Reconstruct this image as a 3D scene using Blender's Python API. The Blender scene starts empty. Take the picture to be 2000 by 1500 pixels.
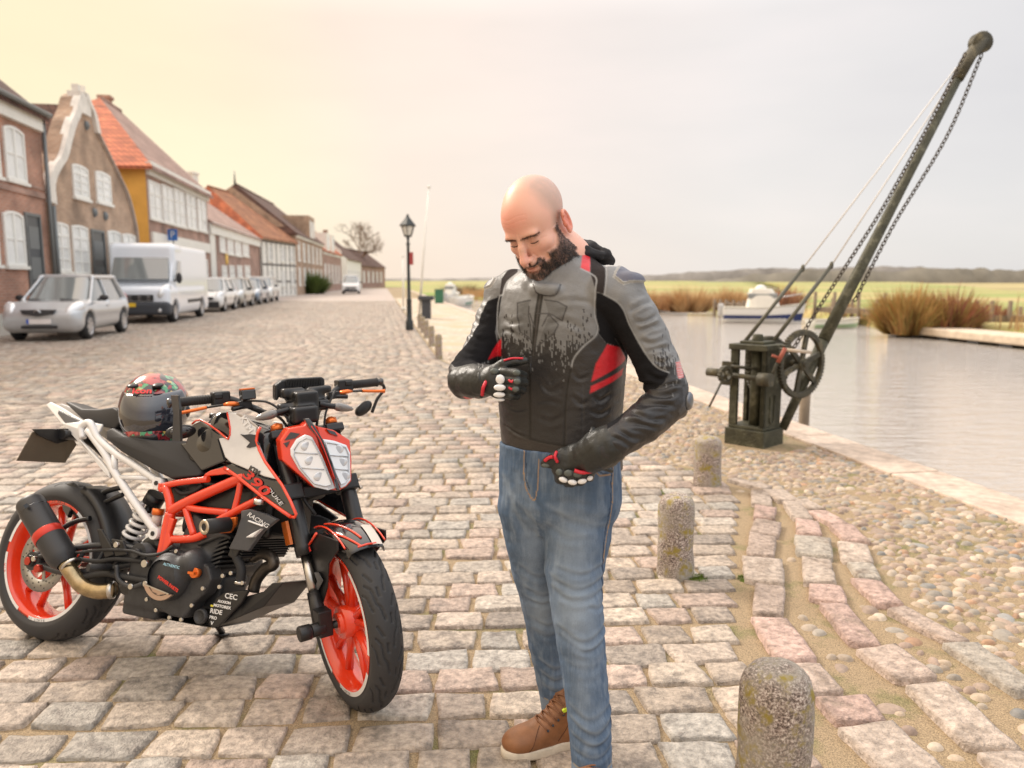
import bpy, math, random, numpy as np
from mathutils import Vector, Matrix
sin, cos, pi, rad = math.sin, math.cos, math.pi, math.radians
SC = bpy.context.scene
COL = SC.collection
# ------------------------------------------------------------ camera, world, sun, exposure
F = 1500.; PITCH = rad(7.7); H = 1.38
FW = np.array([0, cos(PITCH), -sin(PITCH)]); UP = np.array([0, sin(PITCH), cos(PITCH)]); RT = np.array([1., 0, 0])
CAM = np.array([0, 0, H])
cd = bpy.data.cameras.new('camera'); cam = bpy.data.objects.new('camera', cd); COL.objects.link(cam)
cam.location = (0, 0, H); cam.rotation_euler = (pi/2 - PITCH, 0, 0)
cd.sensor_width = 36; cd.lens = 27; cd.clip_end = 5000; cd.clip_start = .05
cd.dof.use_dof = True; cd.dof.focus_distance = 2.35; cd.dof.aperture_fstop = 2.7
SC.camera = cam
SC.view_settings.view_transform = 'Standard'; SC.view_settings.look = 'None'
SC.view_settings.exposure = .15; SC.view_settings.gamma = 1
SUN_EL, SUN_AZ = rad(38), rad(-52)          # azimuth measured from +Y towards +X
def world():
    w = bpy.data.worlds.new('World'); SC.world = w; w.use_nodes = True
    nt = w.node_tree; nt.nodes.clear(); N = nt.nodes.new; L = nt.links.new
    out = N('ShaderNodeOutputWorld'); add = N('ShaderNodeMixShader'); add.inputs[0].default_value = .8
    sky = N('ShaderNodeTexSky'); sky.sky_type = 'NISHITA'; sky.sun_disc = False
    sky.sun_elevation = SUN_EL; sky.sun_rotation = SUN_AZ
    b1 = N('ShaderNodeBackground'); b1.inputs[1].default_value = .05; L(sky.outputs[0], b1.inputs[0])
    tc = N('ShaderNodeTexCoord')
    def dot(v):
        n = N('ShaderNodeVectorMath'); n.operation = 'DOT_PRODUCT'; L(tc.outputs['Generated'], n.inputs[0]); n.inputs[1].default_value = v; return n.outputs['Value']
    def ramp(src, st):
        n = N('ShaderNodeValToRGB'); L(src, n.inputs[0]); e = n.color_ramp.elements
        while len(e) < len(st): e.new(.5)
        for i, (p, c) in enumerate(st): e[i].position = p; e[i].color = (*c, 1)
        return n.outputs[0]
    # overcast veil: warm on the left, grey on the right
    az = N('ShaderNodeMath'); az.operation = 'MULTIPLY_ADD'; L(dot((1, 0, 0)), az.inputs[0]); az.inputs[1].default_value = .5; az.inputs[2].default_value = .5
    base = ramp(az.outputs[0], [(0., (1.0, .77, .50)), (.2, (1.0, .79, .53)), (.30, (1.0, .81, .60)), (.42, (1.0, .84, .71)), (.52, (.98, .87, .77)), (.64, (.90, .86, .81)), (.76, (.83, .815, .79)), (1, (.80, .80, .80))])
    # bright glow low on the left
    ga = rad(-27); ge = rad(6)
    gl = ramp(dot((sin(ga)*cos(ge), cos(ga)*cos(ge), sin(ge))), [(0.86, (0, 0, 0)), (.95, (.03, .03, .0)), (.985, (.06, .10, .0)), (1, (.08, .13, .02))])
    # cloud mottling
    no = N('ShaderNodeTexNoise'); no.inputs['Scale'].default_value = 2.2; no.inputs['Detail'].default_value = 4
    mp = N('ShaderNodeMapping'); mp.inputs['Scale'].default_value = (1, 1, 3.5); L(tc.outputs['Generated'], mp.inputs[0]); L(mp.outputs[0], no.inputs[0])
    cl = ramp(no.outputs[0], [(.32, (.95, .95, .955)), (.5, (1., 1., .995)), (.68, (1.07, 1.05, 1.04))])
    m1 = N('ShaderNodeMix'); m1.data_type = 'RGBA'; m1.blend_type = 'ADD'; m1.inputs[0].default_value = 1; L(base, m1.inputs[6]); L(gl, m1.inputs[7])
    m2 = N('ShaderNodeMix'); m2.data_type = 'RGBA'; m2.blend_type = 'MULTIPLY'; m2.inputs[0].default_value = 1; L(m1.outputs[2], m2.inputs[6]); L(cl, m2.inputs[7])
    # CIE overcast: the dome gets brighter towards the zenith
    el = ramp(dot((0, 0, 1)), [(0, (.262, .258, .262)), (.30, (.268, .266, .275)), (.55, (.50, .51, .53)), (1, (.66, .68, .72))])
    m3 = N('ShaderNodeMix'); m3.data_type = 'RGBA'; m3.blend_type = 'MULTIPLY'; m3.inputs[0].default_value = 1; L(m2.outputs[2], m3.inputs[6]); L(el, m3.inputs[7])
    b2 = N('ShaderNodeBackground'); b2.inputs[1].default_value = 3.95; L(m3.outputs[2], b2.inputs[0])
    L(b1.outputs[0], add.inputs[1]); L(b2.outputs[0], add.inputs[2]); L(add.outputs[0], out.inputs[0])
world()
sd = bpy.data.lights.new('sun', 'SUN'); sd.energy = 3.0; sd.angle = rad(16); sd.color = (1, .91, .82)
so = bpy.data.objects.new('sun', sd); COL.objects.link(so); so.location = (-8, 8, 12)
_d = Vector((sin(SUN_AZ)*cos(SUN_EL), cos(SUN_AZ)*cos(SUN_EL), sin(SUN_EL)))
so.rotation_euler = _d.to_track_quat('Z', 'Y').to_euler()
# ------------------------------------------------------------ small helpers
rng = np.random.default_rng(7)
def ray(x, y): return RT*(x-1000)/F + UP*(750-y)/F + FW
def gp(x, y, z=0.):                      # pixel of the photo -> point of the horizontal plane z
    r = ray(x, y); return CAM + r*((z-H)/r[2])
def dp(x, y, Y):                         # pixel of the photo -> point at world depth Y
    r = ray(x, y); return CAM + r*(Y/r[1])
def pl(x, y, o, n):                      # pixel -> point of a plane
    r = ray(x, y); o = np.asarray(o, float); n = np.asarray(n, float); return CAM + r*(((o-CAM)@n)/(r@n))
def nrm(v): v = np.asarray(v, float); return v/np.linalg.norm(v)
def lerp(a, b, t): return a + (b-a)*t
def noise3(P, s=1., seed=0):             # value noise, P (n,3)
    P = np.asarray(P, float)*s + seed*17.31; i = np.floor(P).astype(np.int64); f = P - i; f = f*f*(3-2*f); r = 0
    for a in (0, 1):
        for b in (0, 1):
            for c in (0, 1):
                h = (i[:, 0]+a)*374761393 + (i[:, 1]+b)*668265263 + (i[:, 2]+c)*2147483647 + seed*1013
                h = (h ^ (h >> 13))*1274126177; h = ((h ^ (h >> 16)) & 0xffff)/65535.
                r = r + h*(f[:, 0] if a else 1-f[:, 0])*(f[:, 1] if b else 1-f[:, 1])*(f[:, 2] if c else 1-f[:, 2])
    return r*2-1
def fbm(P, s, o=3, seed=0): return sum(noise3(P, s*2**k, seed+k)*.5**k for k in range(o))
def inpoly(u, v, poly):
    poly = np.asarray(poly, float); r = np.zeros(len(u), bool); n = len(poly)
    for i in range(n):
        x0, y0 = poly[i]; x1, y1 = poly[(i+1) % n]
        c = ((y0 > v) != (y1 > v)) & (u < (x1-x0)*(v-y0)/((y1-y0) if y1 != y0 else 1e-9) + x0); r ^= c
    return r
def segdist(u, v, line):
    d = np.full(len(u), 1e9); line = np.asarray(line, float)
    for a, b in zip(line[:-1], line[1:]):
        ab = b-a; t = np.clip(((u-a[0])*ab[0]+(v-a[1])*ab[1])/max(ab@ab, 1e-12), 0, 1)
        d = np.minimum(d, np.hypot(u-a[0]-t*ab[0], v-a[1]-t*ab[1]))
    return d
# ------------------------------------------------------------ materials
MATS = {}
def mat(name, col=(.5, .5, .5), rough=.5, metal=0., var=0., vs=6., bump=0., bs=60., attr=False, coat=0., spec=.5, col2=None, c2s=4., c2=(.45, .6), trans=0., emit=None, sss=0., alpha=1., det=4, aniso=None):
    if name in MATS: return MATS[name]
    m = bpy.data.materials.new(name); m.use_nodes = True; nt = m.node_tree; N = nt.nodes.new; L = nt.links.new
    b = nt.nodes['Principled BSDF']; MATS[name] = m
    I = b.inputs; I['Roughness'].default_value = rough; I['Metallic'].default_value = metal; I['Coat Weight'].default_value = coat; I['Coat Roughness'].default_value = .08
    I['Specular IOR Level'].default_value = spec; I['Transmission Weight'].default_value = trans; I['Alpha'].default_value = alpha
    if sss: I['Subsurface Weight'].default_value = sss; I['Subsurface Radius'].default_value = (.012, .005, .003); I['Subsurface Scale'].default_value = 1
    if emit: I['Emission Color'].default_value = (*emit[0], 1); I['Emission Strength'].default_value = emit[1]
    tc = N('ShaderNodeTexCoord'); co = tc.outputs['Object']
    if aniso:
        mp = N('ShaderNodeMapping'); mp.inputs['Scale'].default_value = aniso; L(co, mp.inputs[0]); co = mp.outputs[0]
    cur = None
    if attr:
        a = N('ShaderNodeAttribute'); a.attribute_name = 'col'; cur = a.outputs['Color']
        if attr == 'matt': q_ = N('ShaderNodeMapRange'); L(a.outputs['Alpha'], q_.inputs[0]); q_.inputs[3].default_value = .9; q_.inputs[4].default_value = rough; L(q_.outputs[0], I['Roughness']); q_ = N('ShaderNodeMapRange'); L(a.outputs['Alpha'], q_.inputs[0]); q_.inputs[3].default_value = .12; q_.inputs[4].default_value = spec; L(q_.outputs[0], I['Specular IOR Level'])
    else:
        r = N('ShaderNodeRGB'); r.outputs[0].default_value = (*col, 1); cur = r.outputs[0]
    if col2 is not None:
        n = N('ShaderNodeTexNoise'); n.inputs['Scale'].default_value = c2s; n.inputs['Detail'].default_value = 6; n.inputs['Roughness'].default_value = .65; L(co, n.inputs[0])
        mr = N('ShaderNodeMapRange'); mr.inputs[1].default_value = c2[0]; mr.inputs[2].default_value = c2[1]; L(n.outputs[0], mr.inputs[0])
        mx = N('ShaderNodeMix'); mx.data_type = 'RGBA'; L(mr.outputs[0], mx.inputs[0]); L(cur, mx.inputs[6]); mx.inputs[7].default_value = (*col2, 1); cur = mx.outputs[2]
    if var:
        n = N('ShaderNodeTexNoise'); n.inputs['Scale'].default_value = vs; n.inputs['Detail'].default_value = det; n.inputs['Roughness'].default_value = .6; L(co, n.inputs[0])
        mr = N('ShaderNodeMapRange'); mr.inputs[1].default_value = .3; mr.inputs[2].default_value = .7; mr.inputs[3].default_value = 1-var; mr.inputs[4].default_value = 1+var; L(n.outputs[0], mr.inputs[0])
        mx = N('ShaderNodeVectorMath'); mx.operation = 'SCALE'; L(cur, mx.inputs[0]); L(mr.outputs[0], mx.inputs['Scale']); cur = mx.outputs[0]
    L(cur, I['Base Color'])
    if bump:
        n = N('ShaderNodeTexNoise'); n.inputs['Scale'].default_value = bs; n.inputs['Detail'].default_value = 4; L(co, n.inputs[0])
        bp_ = N('ShaderNodeBump'); bp_.inputs['Strength'].default_value = min(1, bump); bp_.inputs['Distance'].default_value = .5/bs*max(1, bump); L(n.outputs[0], bp_.inputs['Height']); L(bp_.outputs[0], I['Normal'])
    return m
# ------------------------------------------------------------ objects
ORG = {}
def tag(o, label=None, cat=None, group=None, kind=None):
    if label: o['label'] = label
    if cat: o['category'] = cat
    if group: o['group'] = group
    if kind: o['kind'] = kind
    return o
def thing(name, loc, label, cat, group=None, rz=0.):
    o = bpy.data.objects.new(name, None); COL.objects.link(o); o.location = loc; o.rotation_euler[2] = rz; o.empty_display_size = .2
    ORG[o.name] = np.array(loc, float); return tag(o, label, cat, group)
def link(name, me, m, parent=None, org=None, bevel=0, subsurf=0):
    o = bpy.data.objects.new(name, me); COL.objects.link(o)
    if m is not None:
        for q in (m if isinstance(m, (list, tuple)) else [m]): me.materials.append(q)
    if parent is not None: o.parent = parent; ORG[o.name] = ORG.get(parent.name, np.zeros(3))
    else: o.location = org if org is not None else (0, 0, 0); ORG[o.name] = np.array(org if org is not None else (0, 0, 0), float)
    if bevel:
        b = o.modifiers.new('bevel', 'BEVEL'); b.width = bevel; b.segments = 2; b.limit_method = 'ANGLE'; b.angle_limit = rad(35)
    if subsurf:
        s = o.modifiers.new('sub', 'SUBSURF'); s.levels = subsurf; s.render_levels = subsurf
    return o
def npmesh(name, V, Q, smooth=True, col=None, mi=None):
    me = bpy.data.meshes.new(name); V = np.asarray(V, np.float32); Q = np.asarray(Q)
    me.vertices.add(len(V)); me.vertices.foreach_set('co', V.ravel())
    k = Q.shape[1]; me.loops.add(Q.size); me.loops.foreach_set('vertex_index', Q.astype(np.int32).ravel())
    me.polygons.add(len(Q)); me.polygons.foreach_set('loop_start', np.arange(0, Q.size, k, dtype=np.int32)); me.polygons.foreach_set('loop_total', np.full(len(Q), k, np.int32))
    me.polygons.foreach_set('use_smooth', np.full(len(Q), smooth, bool))
    if mi is not None: me.polygons.foreach_set('material_index', np.asarray(mi, np.int32))
    me.update(calc_edges=True)
    if col is not None: setcol(me, col)
    return me
def setcol(me, col):
    a = me.color_attributes.new('col', 'FLOAT_COLOR', 'POINT'); c = np.ones((len(me.vertices), 4), np.float32); c[:, :np.asarray(col).shape[1]] = col; a.data.foreach_set('color', c.ravel())
def frame(d, up=(0, 0, 1)):
    d = nrm(d); up = np.asarray(up, float)
    if abs(d@up) > .98: up = np.array([1., 0, 0])
    x = nrm(np.cross(up, d)); y = np.cross(d, x); return x, y, d
class MB:
    def __init__(s, xf=None): s.v = []; s.f = []; s.sm = []; s.mi = []; s.c = []; s.xf = xf; s.cur = 0; s.cc = (1, 1, 1)
    def add(s, V, Fs, smooth=False):
        V = np.asarray(V, float).reshape(-1, 3)
        if s.xf is not None: V = s.xf(V)
        o = len(s.v); s.v += V.tolist(); s.c += [s.cc]*len(V)
        for f in Fs: s.f.append([i+o for i in f]); s.sm.append(smooth); s.mi.append(s.cur)
        return s
    def box(s, c, sz, R=None, taper=1.):
        c = np.asarray(c, float); h = np.asarray(sz, float)/2
        V = np.array([[x, y, z] for z in (-1, 1) for y in (-1, 1) for x in (-1, 1)], float); V[4:, :2] *= taper; V *= h
        if R is not None: V = V@np.asarray(R)           # rows of R are the box axes
        return s.add(V+c, [(0, 2, 3, 1), (4, 5, 7, 6), (0, 1, 5, 4), (2, 6, 7, 3), (0, 4, 6, 2), (1, 3, 7, 5)])
    def beam(s, a, b, w, h, up=(0, 0, 1)):              # box from a to b, w across, h along up
        a = np.asarray(a, float); b = np.asarray(b, float); x, y, d = frame(b-a, up)
        return s.box((a+b)/2, (w, h, np.linalg.norm(b-a)), np.stack([x, y, d]))
    def tube(s, pts, r, n=12, cap=True, flat=1., up=(0, 0, 1), closed=False, twist=0):
        P = np.asarray(pts, float); m = len(P); r = np.broadcast_to(np.asarray(r, float), (m,)); V = []; px = None
        for i in range(m):
            if closed: d = P[(i+1) % m]-P[i-1]
            else: d = P[min(i+1, m-1)]-P[max(i-1, 0)]
            d = nrm(d)
            if px is None: x, y, _ = frame(d, up)
            else: x = nrm(px-d*(px@d)); y = np.cross(d, x)
            px = x
            for k in range(n):
                a = 2*pi*k/n+twist; V.append(P[i]+r[i]*(cos(a)*x+sin(a)*y*flat))
        Fs = [(i*n+k, i*n+(k+1) % n, ((i+1) % m)*n+(k+1) % n, ((i+1) % m)*n+k) for i in range(m if closed else m-1) for k in range(n)]
        s.add(V, Fs, True)
        if cap and not closed:
            o = len(s.v)-m*n; s.f.append([o+k for k in range(n)][::-1]); s.f.append([o+(m-1)*n+k for k in range(n)]); s.sm += [False]*2; s.mi += [s.cur]*2
        return s
    def cyl(s, a, b, r, r2=None, n=20, cap=True): return s.tube([a, b], [r, r if r2 is None else r2], n, cap)
    def lathe(s, c, axis, prof, n=32, up=(0, 0, 1), a0=0, a1=2*pi, close=False, smooth=True):     # prof [(r, along axis)]
        c = np.asarray(c, float); x, y, d = frame(axis, up); full = abs(a1-a0-2*pi) < 1e-6; m = len(prof); nn = n if full else n+1
        V = [c+d*h+r*(cos(a)*x+sin(a)*y) for a in [a0+(a1-a0)*k/n for k in range(nn)] for r, h in prof]
        Fs = []
        for k in range(n):
            k2 = (k+1) % nn
            for i in range(m if close else m-1):
                i2 = (i+1) % m; Fs.append((k*m+i, k2*m+i, k2*m+i2, k*m+i2))
        return s.add(V, Fs, smooth)
    def ell(s, c, r, n=16, R=None):
        V = []; Fs = []; m = n//2
        for i in range(m+1):
            t = pi*i/m
            for k in range(n):
                a = 2*pi*k/n; V.append((sin(t)*cos(a), sin(t)*sin(a), cos(t)))
        V = np.array(V)*np.asarray(r, float)
        if R is not None: V = V@np.asarray(R)
        for i in range(m):
            for k in range(n): Fs.append((i*n+k, (i+1)*n+k, (i+1)*n+(k+1) % n, i*n+(k+1) % n))
        return s.add(V+np.asarray(c, float), Fs, True)
    def prism(s, poly, vec, smooth=False):               # poly: 3D points, extruded by vec
        P = np.asarray(poly, float); n = len(P); v = np.asarray(vec, float); nn = np.zeros(3)
        for i in range(n): nn += np.cross(P[i], P[(i+1) % n])
        if nn@v > 0: P = P[::-1]
        s.add(np.vstack([P, P+v]), [tuple(range(n)), tuple(range(2*n-1, n-1, -1))], False)
        o = len(s.v)-2*n
        for i in range(n): s.f.append([o+(i+1) % n, o+i, o+i+n, o+(i+1) % n+n]); s.sm.append(smooth); s.mi.append(s.cur)
        return s
    def quad(s, *P): return s.add(P, [tuple(range(len(P)))])
    def mesh(s, name, org=(0, 0, 0)):
        me = bpy.data.meshes.new(name); V = np.array(s.v)-np.asarray(org); me.from_pydata(V.tolist(), [], s.f)
        me.polygons.foreach_set('use_smooth', s.sm); me.polygons.foreach_set('material_index', s.mi); me.update()
        if any(c != (1, 1, 1) for c in s.c): setcol(me, np.array(s.c))
        return me
    def build(s, name, m, parent=None, org=None, bevel=0, subsurf=0):
        o = ORG[parent.name] if parent is not None else (org if org is not None else (0, 0, 0))
        return link(name, s.mesh(name, o), m, parent, org, bevel, subsurf)
def smoothline(P, k=8):                                  # Catmull-Rom
    P = np.asarray(P, float); Q = [P[0]*2-P[1], *P, P[-1]*2-P[-2]]; out = []
    for i in range(1, len(Q)-2):
        a, b, c, d = Q[i-1:i+3]
        for j in range(k):
            t = j/k; out.append(.5*((2*b)+(c-a)*t+(2*a-5*b+4*c-d)*t*t+(3*b-a-3*c+d)*t**3))
    out.append(Q[-2]); return np.array(out)
def copy_tree(o, parent=None):
    c = o.copy(); COL.objects.link(c)
    if parent is not None: c.parent = parent
    for ch in list(o.children): copy_tree(ch, c)
    return c
def text_on(txt, o, ux, uy, size, m, name, parent, ext=.0015, sx=1., shear=0., bold=0., spacing=1.):   # lettering: origin o, baseline ux, up uy
    cu = bpy.data.curves.new('t', 'FONT'); cu.body = txt; cu.size = size; cu.extrude = ext; cu.shear = shear; cu.offset = bold; cu.space_character = spacing; cu.resolution_u = 3; cu.align_x = 'CENTER'; cu.align_y = 'CENTER'
    t = bpy.data.objects.new('t', cu); COL.objects.link(t); dg = bpy.context.evaluated_depsgraph_get(); me = bpy.data.meshes.new_from_object(t.evaluated_get(dg))
    bpy.data.objects.remove(t); V = np.zeros(len(me.vertices)*3); me.vertices.foreach_get('co', V); V = V.reshape(-1, 3)
    ux = nrm(ux); uz = nrm(np.cross(ux, uy)); uy = np.cross(uz, ux)
    W = np.asarray(o)+V[:, :1]*sx*ux+V[:, 1:2]*uy+V[:, 2:3]*uz-(ORG[parent.name] if parent is not None else 0)
    me.vertices.foreach_set('co', W.ravel()); me.materials.clear(); me.update()
    ob = link(name, me, m, parent); return ob
# ------------------------------------------------------------ implicit surfaces -> quads
class SDF:
    def __init__(s, lo, hi, h):
        s.lo = np.array(lo, float); s.h = h; s.n = np.ceil((np.array(hi)-s.lo)/h).astype(int)+1; s.f = np.full(s.n, 1., np.float32)
    def _sub(s, lo, hi):
        a = np.clip(np.floor((np.asarray(lo)-s.lo)/s.h).astype(int), 0, s.n); b = np.clip(np.ceil((np.asarray(hi)-s.lo)/s.h).astype(int)+1, 0, s.n)
        if (b <= a).any(): return None, None
        ax = [(s.lo[i]+s.h*np.arange(a[i], b[i])).astype(np.float32) for i in range(3)]
        return tuple(slice(a[i], b[i]) for i in range(3)), np.meshgrid(*ax, indexing='ij', sparse=True)
    def put(s, fn, lo, hi, k=.01, op='u'):
        m = k+3*s.h; sl, X = s._sub(np.asarray(lo)-m, np.asarray(hi)+m)
        if sl is None: return s
        d = fn(*X); g = s.f[sl]
        if op == 'u': h = np.maximum(k-np.abs(g-d), 0)/k; s.f[sl] = np.minimum(g, d)-h*h*k*.25
        elif op == 's': d = -d; h = np.maximum(k-np.abs(g-d), 0)/k; s.f[sl] = np.maximum(g, d)+h*h*k*.25
        return s
    def ell(s, c, r, R=None, k=.01, op='u'):
        c = np.asarray(c, float); r = np.asarray(r, float); R = np.eye(3) if R is None else np.asarray(R, float); m = np.abs(R).T@r
        def fn(x, y, z):
            x = x-c[0]; y = y-c[1]; z = z-c[2]; u = [R[i, 0]*x+R[i, 1]*y+R[i, 2]*z for i in range(3)]
            k0 = np.sqrt(sum((u[i]/r[i])**2 for i in range(3))); k1 = np.sqrt(sum((u[i]/r[i]**2)**2 for i in range(3)))+1e-6
            return k0*(k0-1)/k1
        return s.put(fn, c-m, c+m, k, op)
    def cone(s, a, b, ra, rb, k=.01, op='u', fl=None):     # fl = (unit axis, scale): cross-section squeezed along the axis
        a = np.asarray(a, float); b = np.asarray(b, float); ab = b-a; L2 = max(ab@ab, 1e-9); R = max(ra, rb)*(1 if fl is None else max(1, fl[1]))
        def fn(x, y, z):
            x = x-a[0]; y = y-a[1]; z = z-a[2]; t = np.clip((x*ab[0]+y*ab[1]+z*ab[2])/L2, 0, 1); u = x-t*ab[0]; v = y-t*ab[1]; w = z-t*ab[2]
            if fl is not None:
                ax, sc = fl; q = u*ax[0]+v*ax[1]+w*ax[2]; d = np.sqrt(np.maximum(u*u+v*v+w*w-q*q+(q/sc)**2, 1e-12))
            else: d = np.sqrt(u*u+v*v+w*w)
            return d-(ra+(rb-ra)*t)
        return s.put(fn, np.minimum(a, b)-R, np.maximum(a, b)+R, k, op)
    def chain(s, pts, k=.01, op='u', fl=None):
        for (a, ra), (b, rb) in zip(pts[:-1], pts[1:]): s.cone(a, b, ra, rb, k, op, fl)
        return s
    def box(s, c, h, R=None, rd=.005, k=.005, op='u'):
        c = np.asarray(c, float); h = np.asarray(h, float); R = np.eye(3) if R is None else np.asarray(R, float); m = np.abs(R).T@h
        def fn(x, y, z):
            x = x-c[0]; y = y-c[1]; z = z-c[2]; q = [np.abs(R[i, 0]*x+R[i, 1]*y+R[i, 2]*z)-h[i]+rd for i in range(3)]
            return np.sqrt(sum(np.maximum(a, 0)**2 for a in q))+np.minimum(np.maximum(q[0], np.maximum(q[1], q[2])), 0)-rd
        return s.put(fn, c-m, c+m, k, op)
    def loft(s, secs, R=None, o=(0, 0, 0), k=.02, pw=2., op='u'):   # secs: (z, cx, cy, rx, ry) in the frame R (rows), origin o
        S = np.array(sorted(secs), float); R = np.eye(3) if R is None else np.asarray(R, float); o = np.asarray(o, float)
        zz = np.linspace(S[0, 0], S[-1, 0], 240); T = [np.interp(zz, S[:, 0], S[:, i]) for i in range(5)]
        ker = np.hanning(19); ker /= ker.sum(); T = [np.convolve(np.pad(t, 9, 'edge'), ker, 'valid') for t in T]
        e = np.array([[x, y, z] for x in ((S[:, 1]-S[:, 3]).min(), (S[:, 1]+S[:, 3]).max()) for y in ((S[:, 2]-S[:, 4]).min(), (S[:, 2]+S[:, 4]).max()) for z in (S[0, 0], S[-1, 0])])@R+o
        def fn(x, y, z):
            x = x-o[0]; y = y-o[1]; z = z-o[2]; u, v, w = [R[i, 0]*x+R[i, 1]*y+R[i, 2]*z for i in range(3)]
            cx, cy, rx, ry = [np.interp(w, zz, T[i]).astype(np.float32) for i in (1, 2, 3, 4)]
            q = (np.abs((u-cx)/rx)**pw+np.abs((v-cy)/ry)**pw)**(1/pw); d = (q-1)*np.minimum(rx, ry)
            return np.maximum(d, np.maximum(S[0, 0]-w, w-S[-1, 0]))
        return s.put(fn, e.min(0), e.max(0), k, op)
    def quads(s):
        f = s.f; n = s.n; ins = f < 0
        cnt = sum(ins[a:n[0]-1+a, b:n[1]-1+b, c:n[2]-1+c].astype(np.int8) for a in (0, 1) for b in (0, 1) for c in (0, 1))
        act = np.argwhere((cnt > 0) & (cnt < 8)); idx = np.full(n-1, -1, np.int32); idx[tuple(act.T)] = np.arange(len(act))
        P = np.zeros((len(act), 3)); W = np.zeros(len(act)); cr = [(a, b, c) for a in (0, 1) for b in (0, 1) for c in (0, 1)]
        val = {q: f[act[:, 0]+q[0], act[:, 1]+q[1], act[:, 2]+q[2]] for q in cr}
        for q in cr:
            for ax in range(3):
                if q[ax] == 0:
                    r = list(q); r[ax] = 1; r = tuple(r); a, b = val[q], val[r]; m = (a < 0) != (b < 0)
                    t = np.where(m, a/np.where(m, a-b, 1), 0); p = np.repeat(np.array([q], float), len(act), 0); p[:, ax] = t; P += p*m[:, None]; W += m
        V = s.lo+s.h*(act+P/W[:, None]); Q = []
        for ax in range(3):
            o1, o2 = [(1, 2), (2, 0), (0, 1)][ax]; sl = [slice(1, n[i]-1) for i in range(3)]; sl[ax] = slice(0, n[ax]-1); s2 = list(sl); s2[ax] = slice(1, n[ax])
            A = ins[tuple(sl)]; B = ins[tuple(s2)]; off = np.ones(3, int); off[ax] = 0
            for fl, M in ((0, A & ~B), (1, ~A & B)):
                e = np.argwhere(M)+off
                if not len(e): continue
                d1 = np.zeros(3, int); d1[o1] = 1; d2 = np.zeros(3, int); d2[o2] = 1
                q = np.stack([idx[tuple((e-d1-d2).T)], idx[tuple((e-d2).T)], idx[tuple(e.T)], idx[tuple((e-d1).T)]], 1)
                Q.append(q[:, ::-1] if fl else q)
        return V, np.vstack(Q)
def smooth_mesh(V, Q, it=2, lam=.5):
    a = np.concatenate([Q[:, i] for i in range(4)]+[Q[:, (i+1) % 4] for i in range(4)]); b = np.concatenate([Q[:, (i+1) % 4] for i in range(4)]+[Q[:, i] for i in range(4)]); n = len(V); c = np.bincount(a, minlength=n)[:, None]
    for _ in range(it):
        S = np.stack([np.bincount(a, V[b, i], n) for i in range(3)], 1); V = V+lam*(S/np.maximum(c, 1)-V)
    return V
def normals(V, Q):
    fn = np.cross(V[Q[:, 2]]-V[Q[:, 0]], V[Q[:, 3]]-V[Q[:, 1]]); n = np.zeros_like(V)
    for i in range(4):
        for k in range(3): n[:, k] += np.bincount(Q[:, i], fn[:, k], len(V))
    return n/(np.linalg.norm(n, axis=1, keepdims=True)+1e-12)
# ------------------------------------------------------------ the ground, the quay and the river
STREET = rad(9.8); SD = np.array([-sin(STREET), cos(STREET), 0]); SNL = np.array([-cos(STREET), -sin(STREET), 0])   # along the street / to its left
WZ = -.95
m_sand = mat('sand', (.29, .215, .13), .95, var=.6, vs=230, bump=1.6, bs=260, col2=(.12, .13, .04), c2s=3.2, c2=(.52, .70), det=9)
m_sett = mat('granite_sett', attr=True, rough=.6, var=.46, vs=42, bump=1.9, bs=120, spec=.45, det=9, col2=(.13, .11, .095), c2s=11, c2=(.50, .76))
m_slab = mat('granite_slab', attr=True, rough=.75, var=.42, vs=36, bump=1.8, bs=80, spec=.3, det=9, col2=(.20, .155, .12), c2s=7, c2=(.52, .72))
m_edge = mat('granite_edging', (.52, .42, .34), .65, var=.25, vs=14, bump=.8, bs=140, col2=(.42, .33, .26), c2s=3)
QA = np.array([2.46, 6.85]); QD = np.array([-.1650, .9863]); QN = np.array([.9863, .1650])       # quay's inner edge line, direction, towards the water
def qpt(s, o, z=0.): p = QA+QD*s+QN*o; return np.array([p[0], p[1], z])
EDGE = [(-8, .95), (1.5, .98), (2.0, .91), (2.7, .865), (3.6, 1.12), (4.67, 1.46), (5.15, 1.50), (5.6, 1.16), (9.4, 0.), (13.6, -1.3), (24, -3.05), (60, -9.1), (130, -21)]
EY = np.array([e[0] for e in EDGE]); EX = np.array([e[1] for e in EDGE])
def edge_x(y): return np.interp(y, EY, EX)
def build_ground():
    m = MB(); o = .40
    a = qpt(-20, o); b = qpt(150, o)
    m.quad((a[0], a[1], -.010), (b[0], b[1], -.010), (-300, 160, -.010), (-300, -25, -.010))
    g = m.build('ground', m_sand); tag(g, kind='structure')
    # quay wall down into the water
    m = MB(); a = qpt(-20, o-.02); b = qpt(150, o-.02)
    m.prism([(a[0], a[1], -.02), (b[0], b[1], -.02), (b[0], b[1], -2), (a[0], a[1], -2)], (-.5, 0, 0)); w = m.build('quay_wall', mat('wet_granite', (.16, .13, .1), .6, var=.3, bump=1, bs=20)); tag(w, kind='structure')
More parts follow.
